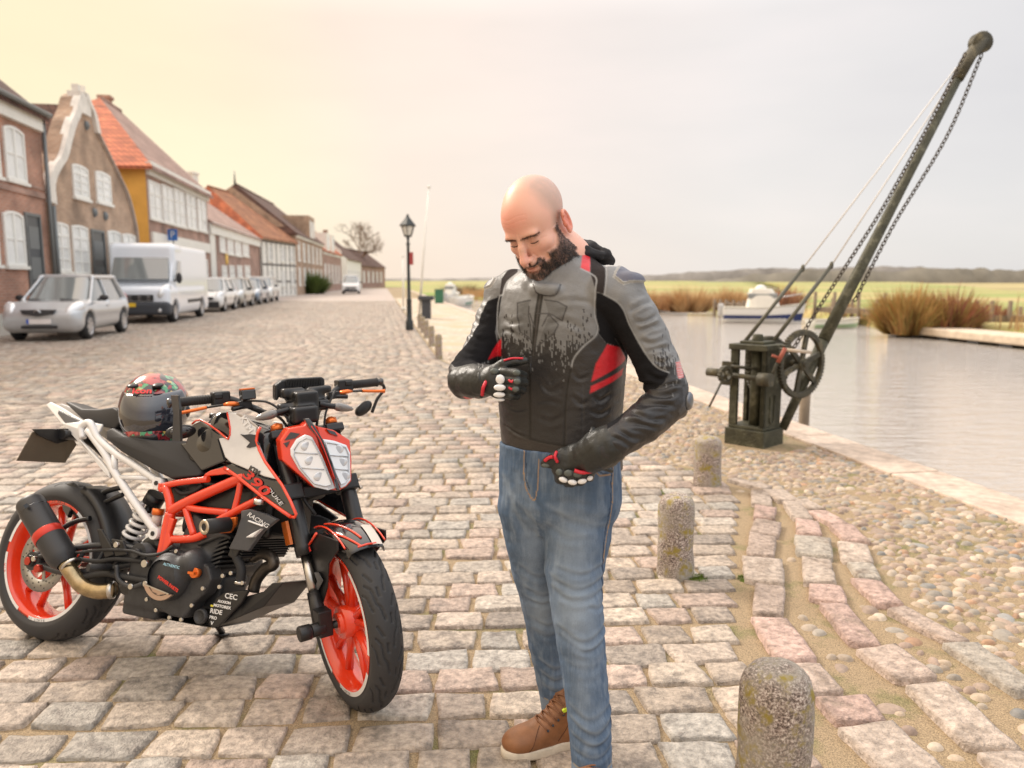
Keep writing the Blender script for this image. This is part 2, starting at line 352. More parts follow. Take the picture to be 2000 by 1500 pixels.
def stones(cen, half, ang, n, hgt, rc, col, seed):
    """rounded paving stones: one n x n patch each, sides folded down into the joint"""
    K = len(cen); t = np.linspace(-1, 1, n); U, Vv = np.meshgrid(t, t, indexing='ij'); U = U.ravel(); Vv = Vv.ravel()
    q = .20; k = np.maximum(np.abs(U), np.abs(Vv)); sq = np.sqrt(U*U+Vv*Vv)+1e-9; sc = (1-q*k**4)+q*k**4*np.minimum(1.0, k/sq*1.10)
    U2 = U*sc; V2 = Vv*sc; e = np.clip(k, 0, 1)
    Z = np.where(e > .999, -.034, 0)+np.where(e < .999, hgt*(1-e**11.), 0)
    er = 1-2/(n-1); ring = (np.abs(e-er) < .01); fc = .955/er; U2 = np.where(ring, U2*fc, U2); V2 = np.where(ring, V2*fc, V2); Z = np.where(ring, Z-.0028, Z)
    if n >= 7: r2_ = np.abs(e-(1-4/(n-1))) < .01; fc = .80/(1-4/(n-1)); U2 = np.where(r2_, U2*fc, U2); V2 = np.where(r2_, V2*fc, V2)
    P = np.zeros((K, n*n, 3)); r = np.random.default_rng(seed)
    sk = r.uniform(-.10, .10, (K, 4)); hu = half[:, :1]*(1+sk[:, :1]*Vv); hv = half[:, 1:2]*(1+sk[:, 1:2]*U)
    lx = U2*hu+sk[:, 2:3]*.35*Vv*half[:, :1]; ly = V2*hv+sk[:, 3:4]*.25*U*half[:, 1:2]; c, s = np.cos(ang)[:, None], np.sin(ang)[:, None]
    P[:, :, 0] = cen[:, :1]+lx*c-ly*s; P[:, :, 1] = cen[:, 1:2]+lx*s+ly*c
    tilt = r.normal(0, .012, (K, 2)); P[:, :, 2] = Z+tilt[:, :1]*lx+tilt[:, 1:]*ly+r.normal(0, .0015, (K, 1))
    if n >= 5:
        fl = P.reshape(-1, 3); q2 = np.c_[fl[:, :2], np.repeat(np.arange(K), n*n)*.77]
        top = (np.tile(e, K) < .999); fl[:, 2] += top*(fbm(q2, 16, 2, seed)*.0035+fbm(q2, 45, 1, seed)*.0016)
        fl[:, 0] += fbm(q2, 12, 2, seed+5)*.006; fl[:, 1] += fbm(q2, 12, 2, seed+9)*.006; P = fl.reshape(K, n*n, 3)
    g = np.arange(n*n).reshape(n, n); Q = np.stack([g[:-1, :-1], g[1:, :-1], g[1:, 1:], g[:-1, 1:]], -1).reshape(-1, 4)
    QQ = (Q[None]+(np.arange(K)*n*n)[:, None, None]).reshape(-1, 4)
    return P.reshape(-1, 3), QQ, np.repeat(col, n*n, 0)
def stone_cols(K, r, dark=0.):
    pal = np.array([(.44, .355, .305), (.42, .385, .34), (.49, .43, .365), (.36, .32, .28), (.45, .39, .335), (.39, .375, .345), (.43, .37, .31)])
    return pal[r.choice(len(pal), K, p=[.2, .18, .16, .08, .18, .08, .12])]*np.array([1.03, .98, .93])*r.uniform(.68, 1.06, (K, 1))*(1-dark)
def build_road():
    r = np.random.default_rng(11); al = rad(3.0); e = np.array([cos(al), sin(al)]); f = np.array([-sin(al), cos(al)])
    bands = {0: [], 1: [], 2: []}; v = .6
    while v < 52:
        rh = r.uniform(.145, .175) if v < 30 else .16
        yc = v/cos(al); X0 = edge_x(yc+.04*0)-.0; u = (X0-f[0]*v)/e[0]-.02; wob = r.uniform(0, 6)
        xl = -1.35-.76*yc if yc < 16 else -13.6+(16-yc)*.17
        if yc < 3: xl = -3.6
        while True:
            w = r.uniform(.16, .27); u -= w; p = e*(u+w/2)+f*(v+.010*sin(u*1.1+wob)+r.normal(0, .003))
            if p[0] < xl: break
            d = p[1]; b = 0 if d < 5.2 else (1 if d < 13 else 2)
            if abs(p[0])-.4 < .75*d+1.0 or d < 3: bands[b].append((p[0], p[1], w/2-.0045-r.uniform(0, .0035), rh/2-.0040-r.uniform(0, .003)))
        v += rh
    Vs = []; Qs = []; Cs = []; o = 0
    for b, n, hg in ((0, 11, .005), (1, 5, .005), (2, 4, .005)):
        A = np.array(bands[b]); K = len(A); V, Q, C = stones(A[:, :2], A[:, 2:], np.full(K, al)+r.normal(0, .012, K), n, hg, .2, stone_cols(K, r), 21+b)
        Vs.append(V); Qs.append(Q+o); Cs.append(C); o += len(V)
    V = np.vstack(Vs)
    me = npmesh('road', V, np.vstack(Qs), True, np.vstack(Cs)); ob = link('road', me, m_sett); tag(ob, kind='structure')
    # the road far away, too small for single stones: one paved sheet
    mf = bpy.data.materials.new('far_setts'); mf.use_nodes = True; nt = mf.node_tree; N = nt.nodes.new; L = nt.links.new; B = nt.nodes['Principled BSDF']
    tc = N('ShaderNodeTexCoord'); mp = N('ShaderNodeMapping'); mp.inputs['Rotation'].default_value[2] = -al; L(tc.outputs['Object'], mp.inputs[0]); br = N('ShaderNodeTexBrick'); L(mp.outputs[0], br.inputs[0])
    br.inputs['Scale'].default_value = 1; br.inputs['Brick Width'].default_value = .22; br.inputs['Row Height'].default_value = .16; br.inputs['Mortar Size'].default_value = .01
    br.inputs['Color1'].default_value = (.42, .33, .29, 1); br.inputs['Color2'].default_value = (.36, .33, .31, 1); br.inputs['Mortar'].default_value = (.3, .23, .15, 1); L(br.outputs[0], B.inputs['Base Color']); B.inputs['Roughness'].default_value = .6
    m = MB(); m.quad((-30, 51.8, 0), (edge_x(51.8), 51.8+edge_x(51.8)*.05, 0), (-21, 130, 0), (-60, 130, 0)); ob = m.build('road', mf); tag(ob, kind='structure')
def poly_slabs(line, widths, r, lens=(.16, .42), gap=.02):
    """long stones laid end to end along a line on the ground"""
    P = smoothline(line, 10); s = np.r_[0, np.cumsum(np.linalg.norm(np.diff(P[:, :2], axis=0), axis=1))]; out = []; t = 0
    while t < s[-1]:
        L_ = r.uniform(*lens); a = min(t+L_/2, s[-1]); x = np.interp(a, s, P[:, 0]); y = np.interp(a, s, P[:, 1]); x2 = np.interp(min(a+.03, s[-1]), s, P[:, 0]); y2 = np.interp(min(a+.03, s[-1]), s, P[:, 1]); x1 = np.interp(a-.03, s, P[:, 0]); y1 = np.interp(a-.03, s, P[:, 1])
        w = np.interp(a, np.linspace(0, s[-1], len(widths)), widths)*r.uniform(.85, 1.12); out.append((x+r.normal(0, .010), y+r.normal(0, .006), L_/2-gap/2+.004, w/2*r.uniform(.86, 1.16), math.atan2(y2-y1, x2-x1)+r.normal(0, .07))); t += L_
    return out
LA = [(1486, 960), (1489, 988), (1495, 1026), (1491, 1072), (1501, 1138), (1507, 1211), (1560, 1300), (1640, 1375), (1735, 1475), (1850, 1600)]
LB = [(1425, 937), (1480, 952), (1530, 975), (1576, 1020), (1592, 1080), (1612, 1155), (1664, 1225), (1766, 1315), (1886, 1416), (2030, 1540)]
LC = [(1560, 978), (1615, 1012), (1652, 1045), (1680, 1100), (1714, 1155), (1784, 1212), (1875, 1264), (1960, 1320), (2080, 1400)]
def g2(L_): return [gp(*p)[:2] for p in L_]
def build_quay():
    r = np.random.default_rng(5); A = poly_slabs(g2(LA), [.13, .15, .17, .16], r, (.16, .44))+poly_slabs(g2(LB), [.12, .14, .15, .17], r, (.18, .42))+poly_slabs(g2(LC), [.10, .15, .12, .13], r, (.2, .42))
    A = np.array(A); K = len(A); col = np.array([(.42, .30, .255), (.40, .33, .275), (.38, .30, .25), (.37, .33, .28)])[r.choice(4, K)]*r.uniform(.88, 1.12, (K, 1))
    V, Q, C = stones(A[:, :2], A[:, 2:4], A[:, 4], 11, .016, .2, col, 77); V[:, 2] += .003
    tag(link('kerb', npmesh('kerb', V, Q, True, C), m_slab), kind='structure')
    # field stones bedded in sand between the slabs and the water
    ga, gb, gc = [np.array(g2(L_)) for L_ in (LA, LB, LC)]
    pts = []; s = .056
    for i in range(-86, 320):
        for j in range(-6, 112):
            st, of = i*s*1.0, -.06-j*s*.86
            p = QA+QD*(st+(j % 2)*s*.5)+QN*of+r.normal(0, .012, 2); x, y = p
            if y < 1.2 or y > 15 or x > .72*y+.7 or x < edge_x(y)+.03: continue
            if y > 11 and (i+j) % 2: continue
            pts.append((x, y))
    P = np.array(pts); dA = segdist(P[:, 0], P[:, 1], ga); dB = segdist(P[:, 0], P[:, 1], gb); dC = segdist(P[:, 0], P[:, 1], gc)
    keep = (dA > .125) & (dB > .12) & (dC > .11)
    xA = np.interp(P[:, 1], ga[::-1, 1], ga[::-1, 0]); xB = np.interp(P[:, 1], gb[::-1, 1], gb[::-1, 0]); xC = np.interp(P[:, 1], gc[::-1, 1], gc[::-1, 0])
    near = P[:, 1] < 4.9; u = r.uniform(0, 1, len(P)); z = fbm(np.c_[P, P[:, 0]*0], 1.7, 2, 3)
    keep &= ~(near & (P[:, 0] < xA-.02)); keep &= ~(near & (P[:, 0] > xA) & (P[:, 0] < xB) & (u > .55)); keep &= ~(near & (P[:, 0] > xB) & (P[:, 0] < xC) & (u > .62)); keep &= ~((z > .30) & (u > .45))
    keep &= u < .88
    for c, rr in (((2.17, 6.55), .42),): keep &= np.hypot(P[:, 0]-c[0], P[:, 1]-c[1]) > rr
    P = P[keep]; K = len(P)
    ic = [];  # small rounded pebble patch
    n = 7; t = np.linspace(-1, 1, n); U, W = np.meshgrid(t, t, indexing='ij'); U = U.ravel(); W = W.ravel(); k = np.maximum(abs(U), abs(W)); q = np.sqrt(U*U+W*W)+1e-9; U, W = U*k/q, W*k/q
    hx = r.uniform(.020, .043, K)*np.where(r.uniform(0, 1, K) < .12, 1.5, 1); hy = hx*r.uniform(.55, .85, K); hz = r.uniform(.006, .015, K); an = STREET+r.normal(0, .7, K)
    V = np.zeros((K, n*n, 3)); lx = U*hx[:, None]*(1+.12*r.normal(0, 1, (K, 1))*W); ly = W*hy[:, None]*(1+.12*r.normal(0, 1, (K, 1))*U); c, s_ = np.cos(an)[:, None], np.sin(an)[:, None]
    V[:, :, 0] = P[:, :1]+lx*c-ly*s_; V[:, :, 1] = P[:, 1:]+lx*s_+ly*c; V[:, :, 2] = -.014+hz[:, None]*1.25*np.sqrt(np.maximum(1-k**2.6, 0))+.004*(1-k)
    g = np.arange(n*n).reshape(n, n); Q = np.stack([g[:-1, :-1], g[1:, :-1], g[1:, 1:], g[:-1, 1:]], -1).reshape(-1, 4); QQ = (Q[None]+(np.arange(K)*n*n)[:, None, None]).reshape(-1, 4)
    pal = np.array([(.46, .36, .26), (.40, .30, .23), (.34, .30, .25), (.54, .45, .35), (.37, .27, .21), (.29, .28, .26), (.42, .34, .26), (.46, .28, .17)]); C = pal[r.choice(8, K, p=[.24, .17, .12, .10, .15, .05, .14, .03])]*r.uniform(.62, 1.0, (K, 1))
    tag(link('quay_paving', npmesh('quay_paving', V.reshape(-1, 3), QQ, True, np.repeat(C, n*n, 0)), mat('field_stone', attr=True, rough=.6, var=.16, vs=60, bump=.6, bs=160)), kind='structure')
    # granite edging, long blocks
    m = MB(); t = -18.
    while t < 110:
        L_ = r.uniform(1.15, 1.6); a, b = qpt(t+.004, .0, .012), qpt(t+L_-.004, .0, .012); dz = r.normal(0, .002)
        p = [a, b, b+np.array([*QN, 0])*.40, a+np.array([*QN, 0])*.40]; m.prism([q+np.array([0, 0, dz]) for q in p], (0, 0, -.22)); t += L_
    tag(m.build('quay_edge', m_edge, bevel=.012), kind='structure')
def build_river():
    mw = bpy.data.materials.new('river_water'); mw.use_nodes = True; nt = mw.node_tree; N = nt.nodes.new; L = nt.links.new; B = nt.nodes['Principled BSDF']
    B.inputs['Base Color'].default_value = (.40, .36, .32, 1); B.inputs['Roughness'].default_value = .05; B.inputs['IOR'].default_value = 1.75; B.inputs['Specular IOR Level'].default_value = .9
    tc = N('ShaderNodeTexCoord'); mp = N('ShaderNodeMapping'); mp.inputs['Rotation'].default_value[2] = rad(8); mp.inputs['Scale'].default_value = (.42, 1.5, 1); L(tc.outputs['Object'], mp.inputs[0])
    h = None
    for sc, w in ((2.2, 1.), (7., .45), (20., .16)):
        n = N('ShaderNodeTexNoise'); n.inputs['Scale'].default_value = sc; n.inputs['Detail'].default_value = 3; n.inputs['Distortion'].default_value = .6; L(mp.outputs[0], n.inputs[0])
        mm = N('ShaderNodeMath'); mm.operation = 'MULTIPLY_ADD'; L(n.outputs[0], mm.inputs[0]); mm.inputs[1].default_value = w
        if h is None: mm.inputs[2].default_value = 0
        else: L(h, mm.inputs[2])
        h = mm.outputs[0]
    bp_ = N('ShaderNodeBump'); bp_.inputs['Strength'].default_value = .8; bp_.inputs['Distance'].default_value = .12; L(h, bp_.inputs['Height']); L(bp_.outputs[0], B.inputs['Normal'])
    m = MB(); a = qpt(-20, .2); b = qpt(150, .2); m.quad((a[0], a[1], WZ), (300, -30, WZ), (300, 200, WZ), (b[0], b[1], WZ)); tag(m.build('water', mw), kind='structure')
BANK = [(700, 578), (880, 584), (1000, 590), (1250, 600), (1400, 610), (1500, 615), (1640, 626), (1720, 642), (2000, 668), (2500, 700), (3300, 755), (5200, 900)]
def bank_y(x):
    B = np.array([gp(a, b, WZ)[:2] for a, b in BANK]); o = np.argsort(B[:, 0]); return np.interp(x, B[o, 0], B[o, 1])
def build_land():
    r = np.random.default_rng(2); B = [gp(a, b, WZ)[:2] for a, b in BANK]
    mg = mat('meadow_grass', (.21, .27, .07), 1., var=.35, vs=.7, col2=(.42, .32, .15), c2s=.05, c2=(.44, .58), det=8, aniso=(.25, 1.6, 1))
    # the meadow: rises from the bank, rolls gently to the horizon
    rows = [(0, -1.2), (.5, -.62), (2, -.45), (20, -.4), (60, -.35), (150, -.3), (400, .1), (900, .5), (2500, 1.)]
    pts = []; xs = []
    for k, (dx, z) in enumerate(rows): pts.append([(x+(x)*dx/60, y+dx, z+r.normal(0, .03)) for x, y in B])
    n = len(B); m = MB(); m.add([p for row in pts for p in row], [(i*n+j, i*n+j+1, (i+1)*n+j+1, (i+1)*n+j) for i in range(len(rows)-1) for j in range(n-1)], True)
    tag(m.build('meadow', mg), kind='structure')
    m = MB(); m.quad((-4000, 100, -.6), (4000, 100, -.6), (4000, 4000, -.3), (-4000, 4000, -.3)); tag(m.build('plain', mat('far_field', (.36, .30, .14), 1., var=.3, vs=.02)), kind='structure')
    # low ridges on the horizon, pale haze mixed into their colours
    for (Y, z0, amp, c, x0, x1, sd) in ((900, 4, 15, (.23, .215, .20), -1500, 1500, 1), (520, 1, 11, (.17, .155, .125), 120, 700, 4)):
        xs = np.linspace(x0, x1, 400); P = np.c_[xs, xs*0+Y, xs*0]; hh = z0+amp*(.55+.45*fbm(P, .006, 3, sd))+2.6*np.abs(fbm(P, .07, 3, sd+1)); hh *= np.clip((xs-x0)/60, 0, 1)*np.clip((x1-xs)/60, 0, 1)
        hh *= np.interp(xs/Y, [-.35, -.1, .15, .2, .45, .7], [.2, .25, .6, .75, .95, 1.1])
        m = MB(); n = len(xs); V = [(x, Y, -1) for x in xs]+[(x, Y+8, h) for x, h in zip(xs, hh)]+[(x, Y+60, -1) for x in xs]
        m.add(V, [(i, i+1, n+i+1, n+i) for i in range(n-1)]+[(n+i, n+i+1, 2*n+i+1, 2*n+i) for i in range(n-1)], True); tag(m.build('hills', mat('far_wood_%d' % sd, c, 1., var=.3, vs=.05)), kind='structure')
def build_far_quay():
    m_ = bpy.data.materials.new('far_field_stones'); m_.use_nodes = True; nt = m_.node_tree; N = nt.nodes.new; L = nt.links.new; B = nt.nodes['Principled BSDF']; B.inputs['Roughness'].default_value = .8; tc = N('ShaderNodeTexCoord'); v = N('ShaderNodeTexVoronoi'); v.inputs['Scale'].default_value = 11; L(tc.outputs['Object'], v.inputs[0]); n = N('ShaderNodeTexNoise'); n.inputs['Scale'].default_value = .8; n.inputs['Detail'].default_value = 5; L(tc.outputs['Object'], n.inputs[0])
    hs = N('ShaderNodeSeparateColor'); L(v.outputs['Color'], hs.inputs[0]); r1 = N('ShaderNodeValToRGB'); L(hs.outputs[0], r1.inputs[0]); e = r1.color_ramp.elements; e[0].color = (.36, .29, .23, 1); e[1].color = (.58, .50, .42, 1); mx = N('ShaderNodeMix'); mx.data_type = 'RGBA'; mr = N('ShaderNodeMapRange'); mr.inputs[1].default_value = .4; mr.inputs[2].default_value = .65; L(n.outputs[0], mr.inputs[0]); L(mr.outputs[0], mx.inputs[0]); L(r1.outputs[0], mx.inputs[6]); mx.inputs[7].default_value = (.42, .34, .22, 1); L(mx.outputs[2], B.inputs['Base Color'])
    m = MB(); P_ = [(edge_x(y)+.02, y, -.006) for y in (10.6, 13.6, 24, 60)]+[tuple(qpt(s_, -.02, -.006)) for s_ in (53, 20, 3.8)]; m.quad(*P_); tag(m.build('quay_paving', m_), kind='structure')
build_far_quay(); build_ground(); build_road(); build_quay(); build_river(); build_land()
# ------------------------------------------------------------ the row of houses
def brick(name, c1, c2, mor, sc=1.):
    m = bpy.data.materials.new(name); m.use_nodes = True; nt = m.node_tree; N = nt.nodes.new; L = nt.links.new; B = nt.nodes['Principled BSDF']; MATS[name] = m
    tc = N('ShaderNodeTexCoord'); mp = N('ShaderNodeMapping'); mp.inputs['Rotation'].default_value = (0, 0, 0); sp = N('ShaderNodeSeparateXYZ'); L(tc.outputs['Object'], sp.inputs[0])
    ad = N('ShaderNodeMath'); L(sp.outputs[0], ad.inputs[0]); L(sp.outputs[1], ad.inputs[1]); cb = N('ShaderNodeCombineXYZ'); L(ad.outputs[0], cb.inputs[0]); L(sp.outputs[2], cb.inputs[1])
    br = N('ShaderNodeTexBrick'); L(cb.outputs[0], br.inputs[0]); br.inputs['Scale'].default_value = 1; br.inputs['Brick Width'].default_value = .24; br.inputs['Row Height'].default_value = .075; br.inputs['Mortar Size'].default_value = .009
    br.inputs['Color1'].default_value = (*c1, 1); br.inputs['Color2'].default_value = (*c2, 1); br.inputs['Mortar'].default_value = (*mor, 1)
    n = N('ShaderNodeTexNoise'); n.inputs['Scale'].default_value = 1.3; n.inputs['Detail'].default_value = 7; L(tc.outputs['Object'], n.inputs[0]); mr = N('ShaderNodeMapRange'); L(n.outputs[0], mr.inputs[0]); mr.inputs[1].default_value = .3; mr.inputs[2].default_value = .7; mr.inputs[3].default_value = .65; mr.inputs[4].default_value = 1.3
    sc_ = N('ShaderNodeVectorMath'); sc_.operation = 'SCALE'; L(br.outputs[0], sc_.inputs[0]); L(mr.outputs[0], sc_.inputs['Scale']); L(sc_.outputs[0], B.inputs['Base Color']); B.inputs['Roughness'].default_value = .9; return m
def tiles(name, c1, c2):
    m = brick(name, c1, c2, tuple(c*.35 for c in c2)); br = [n for n in m.node_tree.nodes if n.type == 'TEX_BRICK'][0]; br.offset = 0; br.inputs['Brick Width'].default_value = .26; br.inputs['Row Height'].default_value = .27; br.inputs['Mortar Size'].default_value = .035; br.inputs['Mortar Smooth'].default_value = 1; return m  # dark gaps between tiles are shadow painted into the colour
bk_red = brick('red_brick', (.42, .20, .13), (.33, .155, .105), (.42, .33, .27)); bk_brown = brick('brown_brick', (.42, .27, .18), (.34, .21, .14), (.44, .37, .29)); bk_dull = brick('dull_brick', (.37, .21, .16), (.31, .175, .135), (.38, .31, .26))
t_brown = tiles('brown_tiles', (.135, .066, .048), (.10, .052, .04)); t_orange = tiles('orange_tiles', (.55, .17, .075), (.42, .12, .06)); t_pink = tiles('weathered_pink_tiles', (.42, .28, .23), (.36, .23, .19)); t_rust = tiles('rust_tiles', (.40, .18, .085), (.31, .13, .07))
m_white = mat('white_paint', (.78, .76, .70), .5, var=.06, vs=3); m_frame = mat('window_paint', (.80, .79, .75), .4); m_curt = mat('window_glass', (.74, .745, .72), .18, var=.15, vs=1.1, spec=.8); m_dark = mat('dark_opening', (.03, .028, .025), .6)
m_ochre = mat('ochre_render', (.68, .36, .075), .85, var=.12, vs=1.5); m_zinc = mat('zinc', (.17, .18, .18), .5, .3); m_doorp = mat('dark_door_paint', (.045, .05, .055), .35)
class Fac:
    """a facade plane from plan point A to plan point B: u along, o behind the facade, z up"""
    def __init__(s, A, B): s.A = np.array([*A, 0.]); B = np.array([*B, 0.]); s.w = np.linalg.norm(B-s.A); s.e = (B-s.A)/s.w; s.n = np.array([-s.e[1], s.e[0], 0])
    def P(s, u, z, o=0.): return s.A+s.e*u+s.n*o+np.array([0, 0, z])
    def uz(s, x, y, o=0.): p = pl(x, y, s.A+s.n*o, s.n)-s.A; return p@s.e, p[2]
def fac_s(s0, s1): a = SNL*9.3+SD*s0; b = SNL*9.3+SD*s1; return Fac(a[:2], b[:2])
def slab(m, f, u0, u1, z0, z1, o0, o1):
    return m.prism([f.P(u0, z0, o0), f.P(u1, z0, o0), f.P(u1, z1, o0), f.P(u0, z1, o0)], f.n*(o1-o0))
def add_window(f, u0, u1, z0, z1, par, cols=2, rows=3, arch=0., sill=True):
    m = MB(); t = .07; w = u1-u0
    def top(u): return z1-arch*((2*(u-u0)/w-1)**2)
    m.prism([f.P(u0, z0, -.05), f.P(u0+t, z0, -.05), f.P(u0+t, top(u0+t), -.05), f.P(u0, top(u0), -.05)], f.n*.09); m.prism([f.P(u1-t, z0, -.05), f.P(u1, z0, -.05), f.P(u1, top(u1), -.05), f.P(u1-t, top(u1-t), -.05)], f.n*.09)
    us = np.linspace(u0+t, u1-t, 7)
    m.prism([f.P(u, top(u)-t, -.048) for u in us]+[f.P(u, top(u), -.048) for u in us[::-1]], f.n*.085); slab(m, f, u0+t, u1-t, z0, z0+t, -.048, .04)
    for i in range(1, cols): c = u0+w*i/cols; slab(m, f, c-.045, c+.045, z0+t, top(c)-t-.001, -.046, .03)
    for j in range(1, rows): c = lerp(z0, z1-arch*.4, j/rows); hh = .045 if (rows > 2 and j == rows-1) else .018; slab(m, f, u0+t, u1-t, c-hh, c+hh, -.040, .03)
    wo = m.build('window', m_frame, par)
    g = MB(); g.prism([f.P(u0+.03, z0+.03, -.018), f.P(u1-.03, z0+.03, -.018), f.P(u1-.03, top(u1)-.03, -.018), f.P((u0+u1)/2, z1-.03, -.018), f.P(u0+.03, top(u0)-.03, -.018)], f.n*.012); g.build('pane', m_curt, wo)
    if sill: g = MB(); slab(g, f, u0-.06, u1+.06, z0-.09, z0-.005, -.10, .02); g.build('sill', m_white, wo)
def win_px(f, x0, y0, x1, y1, par, y0b=None, **k):
    ua, z1 = f.uz(x0, y0); ub, _ = f.uz(x1, y0); _, z0 = f.uz(x0, y1); add_window(f, ua, ub, z0, z1, par, **k)
def add_door(f, u0, u1, z0, z1, par, m_=None):
    m = MB(); slab(m, f, u0, u1, z0, z1, -.012, .02); d = m.build('door', m_ or m_doorp, par); g = MB(); slab(g, f, u0-.08, u0-.002, z0, z1+.08, -.05, .02); slab(g, f, u1+.002, u1+.08, z0, z1+.08, -.05, .02); slab(g, f, u0-.001, u1+.001, z1+.002, z1+.08, -.047, .02)
    for k in range(3): slab(g, f, u0+.1, u1-.1, lerp(z0, z1, .08+.3*k), lerp(z0, z1, .3+.3*k), -.03, -.013)
    g.build('door_frame', m_zinc if m_ is None else m_frame, d); h = MB(); h.ell(f.P(u1-.12, z0+1., -.05), (.03, .03, .03), 8); h.build('handle', m_zinc, d)
def body(f, u0, u1, eave, depth, par, m_, ridge=None, gables=True, z0=-.1):
    m = MB(); m.prism([f.P(u0, z0), f.P(u1, z0), f.P(u1, eave), f.P(u0, eave)], f.n*depth)
    if gables and ridge:
        for u, d in ((u0, .2), (u1-.2, .2)): m.prism([f.P(u, eave), f.P(u, eave, depth), f.P(u, ridge-.12, depth/2)], f.e*d)
    return m.build('wall', m_, par)
def roof(f, u0, u1, eave, ridge, depth, par, m_, hip0=0., hip1=0., over=.25, m_hip=None, th=.12):
    c = depth/2; k = (ridge-eave)/c; R0 = f.P(u0+hip0, ridge, c); R1 = f.P(u1-hip1, ridge, c); A = f.P(u0-(over if hip0 else .05), eave-over*k, -over); B = f.P(u1+(over if hip1 else .05), eave-over*k, -over); C = f.P(u1+(over if hip1 else .05), eave-over*k, depth+over); D = f.P(u0-(over if hip0 else .05), eave-over*k, depth+over)
    m = MB(); up = np.array([0, 0, th]); m.prism([A, B, R1, R0], up); m.prism([D, C, R1, R0], up); rf = None
    if hip1: m.prism([B, C, R1], up)
    if hip0 and not m_hip: m.prism([A, R0, D], up)
    rf = m.build('roof', m_, par)
    if hip0 and m_hip: q = MB(); q.prism([A, R0, D], up+np.array([0, 0, .004])); q.build('hip', m_hip, rf)
    g = MB(); g.tube([R0+up, R1+up], .11, 8); g.build('ridge', m_, rf); return rf
def gutter(f, u0, u1, eave, par, hh=.45, m_=None):
    m = MB(); slab(m, f, u0-.02, u1+.02, eave-hh, eave-.002, -.14, -.002); slab(m, f, u0-.04, u1+.04, eave-.14, eave+.03, -.24, -.142); return m.build('cornice', m_ or m_white, par)
def chimney(f, u, o, z0, z1, rf, w=.6, m_=None):
    m = MB(); p = f.P(u, (z0+z1)/2, o); R = np.stack([f.e, f.n, [0, 0, 1]]); m.box(p, (w, w, z1-z0), R); m.box(f.P(u, z1+.08, o), (w+.16, w+.16, .16), R); return m.build('chimney', m_ or bk_red, rf)
